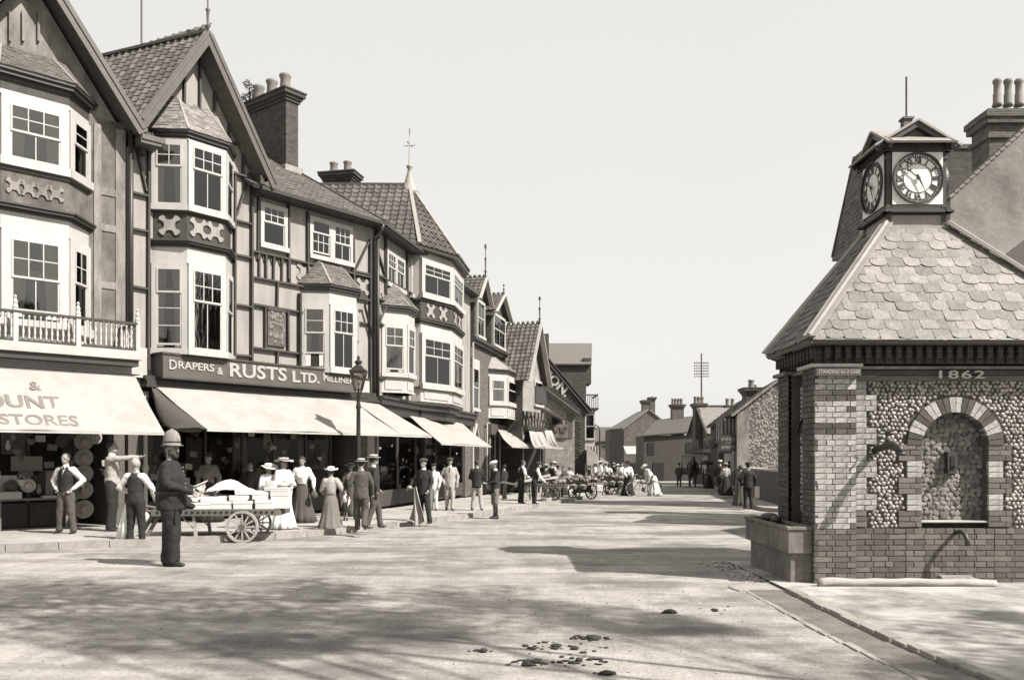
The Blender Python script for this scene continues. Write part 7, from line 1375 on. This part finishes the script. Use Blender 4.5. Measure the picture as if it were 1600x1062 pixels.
# ------------------------------------------------------------------ bicycles
def bicycle(label, px, py, rz):
    g = G(px, py); t = thing('bicycle', label, 'bicycle', tuple(g), rz); r_ = .34
    for x in (-.52, .52):
        mb = MB(); k = 32
        mb.tube([(r_*cos(2*pi*i/k), 0, r_*sin(2*pi*i/k)) for i in range(k+1)], .02, 6); w = mb.build('wheel', 'trim' if x < 0 else 'leather', t, (x, 0, r_))
        mb = MB()
        for i in range(12): mb.tube([(0, 0, 0), (r_*cos(i*pi/6), 0, r_*sin(i*pi/6))], .004, 3)
        mb.build('spokes', 'lead', w)
        MB().tube([(r_*1.1*cos(a), 0, r_*1.1*sin(a)) for a in [R(20+i*13) for i in range(11)]], .018, 5).build('mudguard', 'iron', w)
    MB().tube([(.52, 0, r_), (.32, 0, .86)], .016, 6).tube([(-.52, 0, r_), (-.02, 0, .32)], .016, 6).tube([(-.02, 0, .32), (-.18, 0, .86)], .016, 6).tube([(-.52, 0, r_), (-.16, 0, .78)], .014, 6).tube([(-.02, 0, .32), (.36, 0, .72)], .018, 6).tube([(-.12, 0, .6), (.34, 0, .78)], .016, 6).build('frame', 'iron', t)
    MB().tube([(.32, 0, .86), (.28, 0, 1.02), (.22, -.24, 1.04), (.1, -.27, 1.0)], .014, 6).tube([(.28, 0, 1.02), (.22, .24, 1.04), (.1, .27, 1.0)], .014, 6).build('handlebar', 'lead', t)
    MB().ball((-.2, 0, .92), .13, (1, .55, .35), 10, 6).build('saddle', 'leather', t); MB().lathe([(.1, -.01), (.1, .01)], 16).build('chain_wheel', 'iron', t, (-.02, .03, .32)).rotation_euler = (R(90), 0, 0)
    MB().box(-.1, .1, -.02, .02, -.01, .01).build('pedal', 'iron', t, (.05, .1, .2)); return t
bicycle('bicycle seen end-on, held by the woman in the black skirt', 988, 775, R(-100)); bicycle('bicycle seen side-on with pale front wheel, beneath the bending woman in white', 1006, 775, R(8))
# ------------------------------------------------------------------ horse and cart
g = G(1082, 761); hs = thing('horse', 'dark horse harnessed to a cart at the right kerb of the far road', 'horse', (g.x, g.y, g.z), R(-100)); hs.scale = (1.0,)*3
mb = MB(); mb.ball((0, 0, 1.2), .36, (2.0, .9, 1.0), 14, 10); mb.ball((.62, 0, 1.22), .34, (.9, .85, 1.1)); mb.ball((-.62, 0, 1.25), .36, (1, .95, 1.0)); limb(mb, [(.75, 0, 1.35), (1.08, 0, 1.72), (1.2, 0, 1.9)], [.26, .17, .13]); limb(mb, [(1.2, 0, 1.9), (1.45, 0, 1.66), (1.6, 0, 1.5)], [.14, .1, .075])
for s in (-1, 1):
    limb(mb, [(.68, s*.17, 1.1), (.72, s*.17, .62), (.70, s*.17, .3), (.72, s*.17, .06)], [.16, .08, .05, .06]); limb(mb, [(-.62, s*.18, 1.15), (-.5, s*.18, .82), (-.72, s*.18, .55), (-.68, s*.18, .08)], [.22, .13, .07, .06]); mb.tube([(1.18, s*.07, 2.0), (1.2, s*.09, 2.14)], [.04, .01], 6)
rm(mb.build('body', 'horse', hs), .045); MB().tube([(-.95, 0, 1.35), (-1.08, 0, 1.1), (-1.1, 0, .6)], [.04, .07, .05], 8).build('tail', 'hair', hs); mb = MB()
for k in range(8): mb.ball((.72+k*.06, 0, 1.56+k*.06), .07, (.8, .5, 1.3), 6, 4)
mb.build('mane', 'hair', hs); MB().tube([(.62, .36*cos(a), 1.3+.42*sin(a)) for a in [i*pi/8 for i in range(17)]], .05, 6).build('collar', 'leather', hs)
ct = thing('horse_cart', 'covered trade cart with a white tilt behind the dark horse', 'cart', (g.x+.5, g.y+2.6, g.z), R(-100))
MB().box(-1.1, .9, -.65, .65, .8, 1.25).build('cart_body', 'wood', ct); MB().slab([(-1.2, -.75, 2.0), (1.0, -.75, 2.15), (1.0, .75, 2.15), (-1.2, .75, 2.0)], .08).box(-1.15, .95, -.74, -.72, 1.55, 2.0).box(.93, .96, -.7, .7, 1.5, 2.1).build('cart_tilt', 'canvas', ct)
for x in (-1.1, .9):
    for y in (-.65, .65): MB().box(x-.03, x+.03, y-.03, y+.03, 1.2, 2.05).build('tilt_post', 'wood', ct)
for s in (-1, 1): wheel(ct, (-.1, s*.78, .6), .6, 12, 'wood'); MB().tube([(.9, s*.4, .95), (2.6, s*.38, 1.1)], .035, 6).build('shaft', 'wood', ct)
# ------------------------------------------------------------------ trees out of frame on the right whose crowns dapple the foreground road
random.seed(11)
def leafblob(mb, c, r_, n, s):
    for _ in range(n):
        d = V((random.gauss(0, 1), random.gauss(0, 1), random.gauss(0, 1))).normalized()*r_*random.random()**.4
        p = c + V((d.x, d.y, d.z*.75)); a = V((random.gauss(0, 1), random.gauss(0, 1), random.gauss(0, 1))).normalized()*s; b = a.cross(V((random.gauss(0, 1), random.gauss(0, 1), random.gauss(0, 1)))).normalized()*s*.6
        mb.add([p-a, p-b, p+a, p+b], [(0, 1, 2, 3)])
SH = V((-.86, .50))                           # where a crown's shadow falls per metre of height
CL = {0: [(-6.4, 10.6, .9), (-5.0, 10.1, 1.2), (-3.6, 9.7, 1.1), (-2.3, 10.2, .8), (-4.2, 8.7, 1.2), (-2.9, 8.5, 1.0), (-6.0, 8.9, .9), (-1.6, 9.2, 1.0)],
      1: [(-.4, 9.8, .8), (.4, 9.0, .9), (-.9, 8.2, .8), (-3.4, 7.6, .9), (.9, 8.4, .5), (-2.2, 7.5, .7), (1.6, 8.3, .45)],
      2: [(3.5, 6.2, .8), (4.6, 7.2, .8), (4.9, 8.4, .5), (-8.5, 11.6, .9), (-8, 10.2, .9)]}
for k, (x, y, h, lb) in enumerate(((8.8, -1.2, 10.5, 'spreading street tree on the right verge whose low limbs reach over the road'), (11.2, -3.4, 12.0, 'taller street tree behind the spreading one on the right verge'), (12.6, .8, 9.0, 'street tree nearest the clock house on the right verge'))):
    t = thing('street_tree', lb, 'tree', (x, y, 0), 0, 'street trees on the right verge'); mb = MB(); limb(mb, [(0, 0, -.1), (.1, 0, h*.22), (-.05, .1, h*.4)], [.3, .24, .2]); cr = MB()
    for (gx, gy, r_) in CL[k]:
        hh = h + random.uniform(-1, 1); c = V((gx - SH.x*hh - x, gy - SH.y*hh - y, hh)); limb(mb, [(-.05, .1, h*.4), c*.5+V((0, 0, h*.22)), c], [.07, .03, .012], 6)
        for i in range(9): d = V((random.gauss(0, .5), random.gauss(0, .5), random.gauss(0, .35)))*r_; leafblob(cr, c+d, r_*.6, 85, .07)
    mb.build('trunk', 'bark', t); cr.build('crown', 'leaf', t, kind='stuff')
# tree top showing behind the timbered gable
tt = thing('tree_behind_gable', 'sparse tree top showing between the gable and the tall chimney', 'tree', tuple(W(388, 600, 30))); zb_ = W(388, 600, 30).z; k30 = 30/FP; mb = MB(); mb2 = MB()
zt = lambda y: H-(y-HY)*k30-zb_
MB().box(-.1, .1, -.1, .1, 0, zt(170)).build('trunk', 'bark', tt)
for (x, y) in ((6, 140), (12, 148), (-6, 150), (10, 160), (3, 172), (14, 175), (0, 130)):
    mb.tube([(0, 0, zt(190)), (x*k30*.5, .2, zt((y+180)/2)), (x*k30, .1, zt(y))], [.06, .04, .02], 5); leafblob(mb2, V((x*k30, 0, zt(y+3))), .22, 60, .05)
mb.build('branches', 'bark', tt); mb2.build('crown', 'leaf', tt, kind='stuff')
finial(B2, (3.0, 5.5, 10.6), 1.6, 'pot')
finish_texts()
print('objects', len(bpy.data.objects))
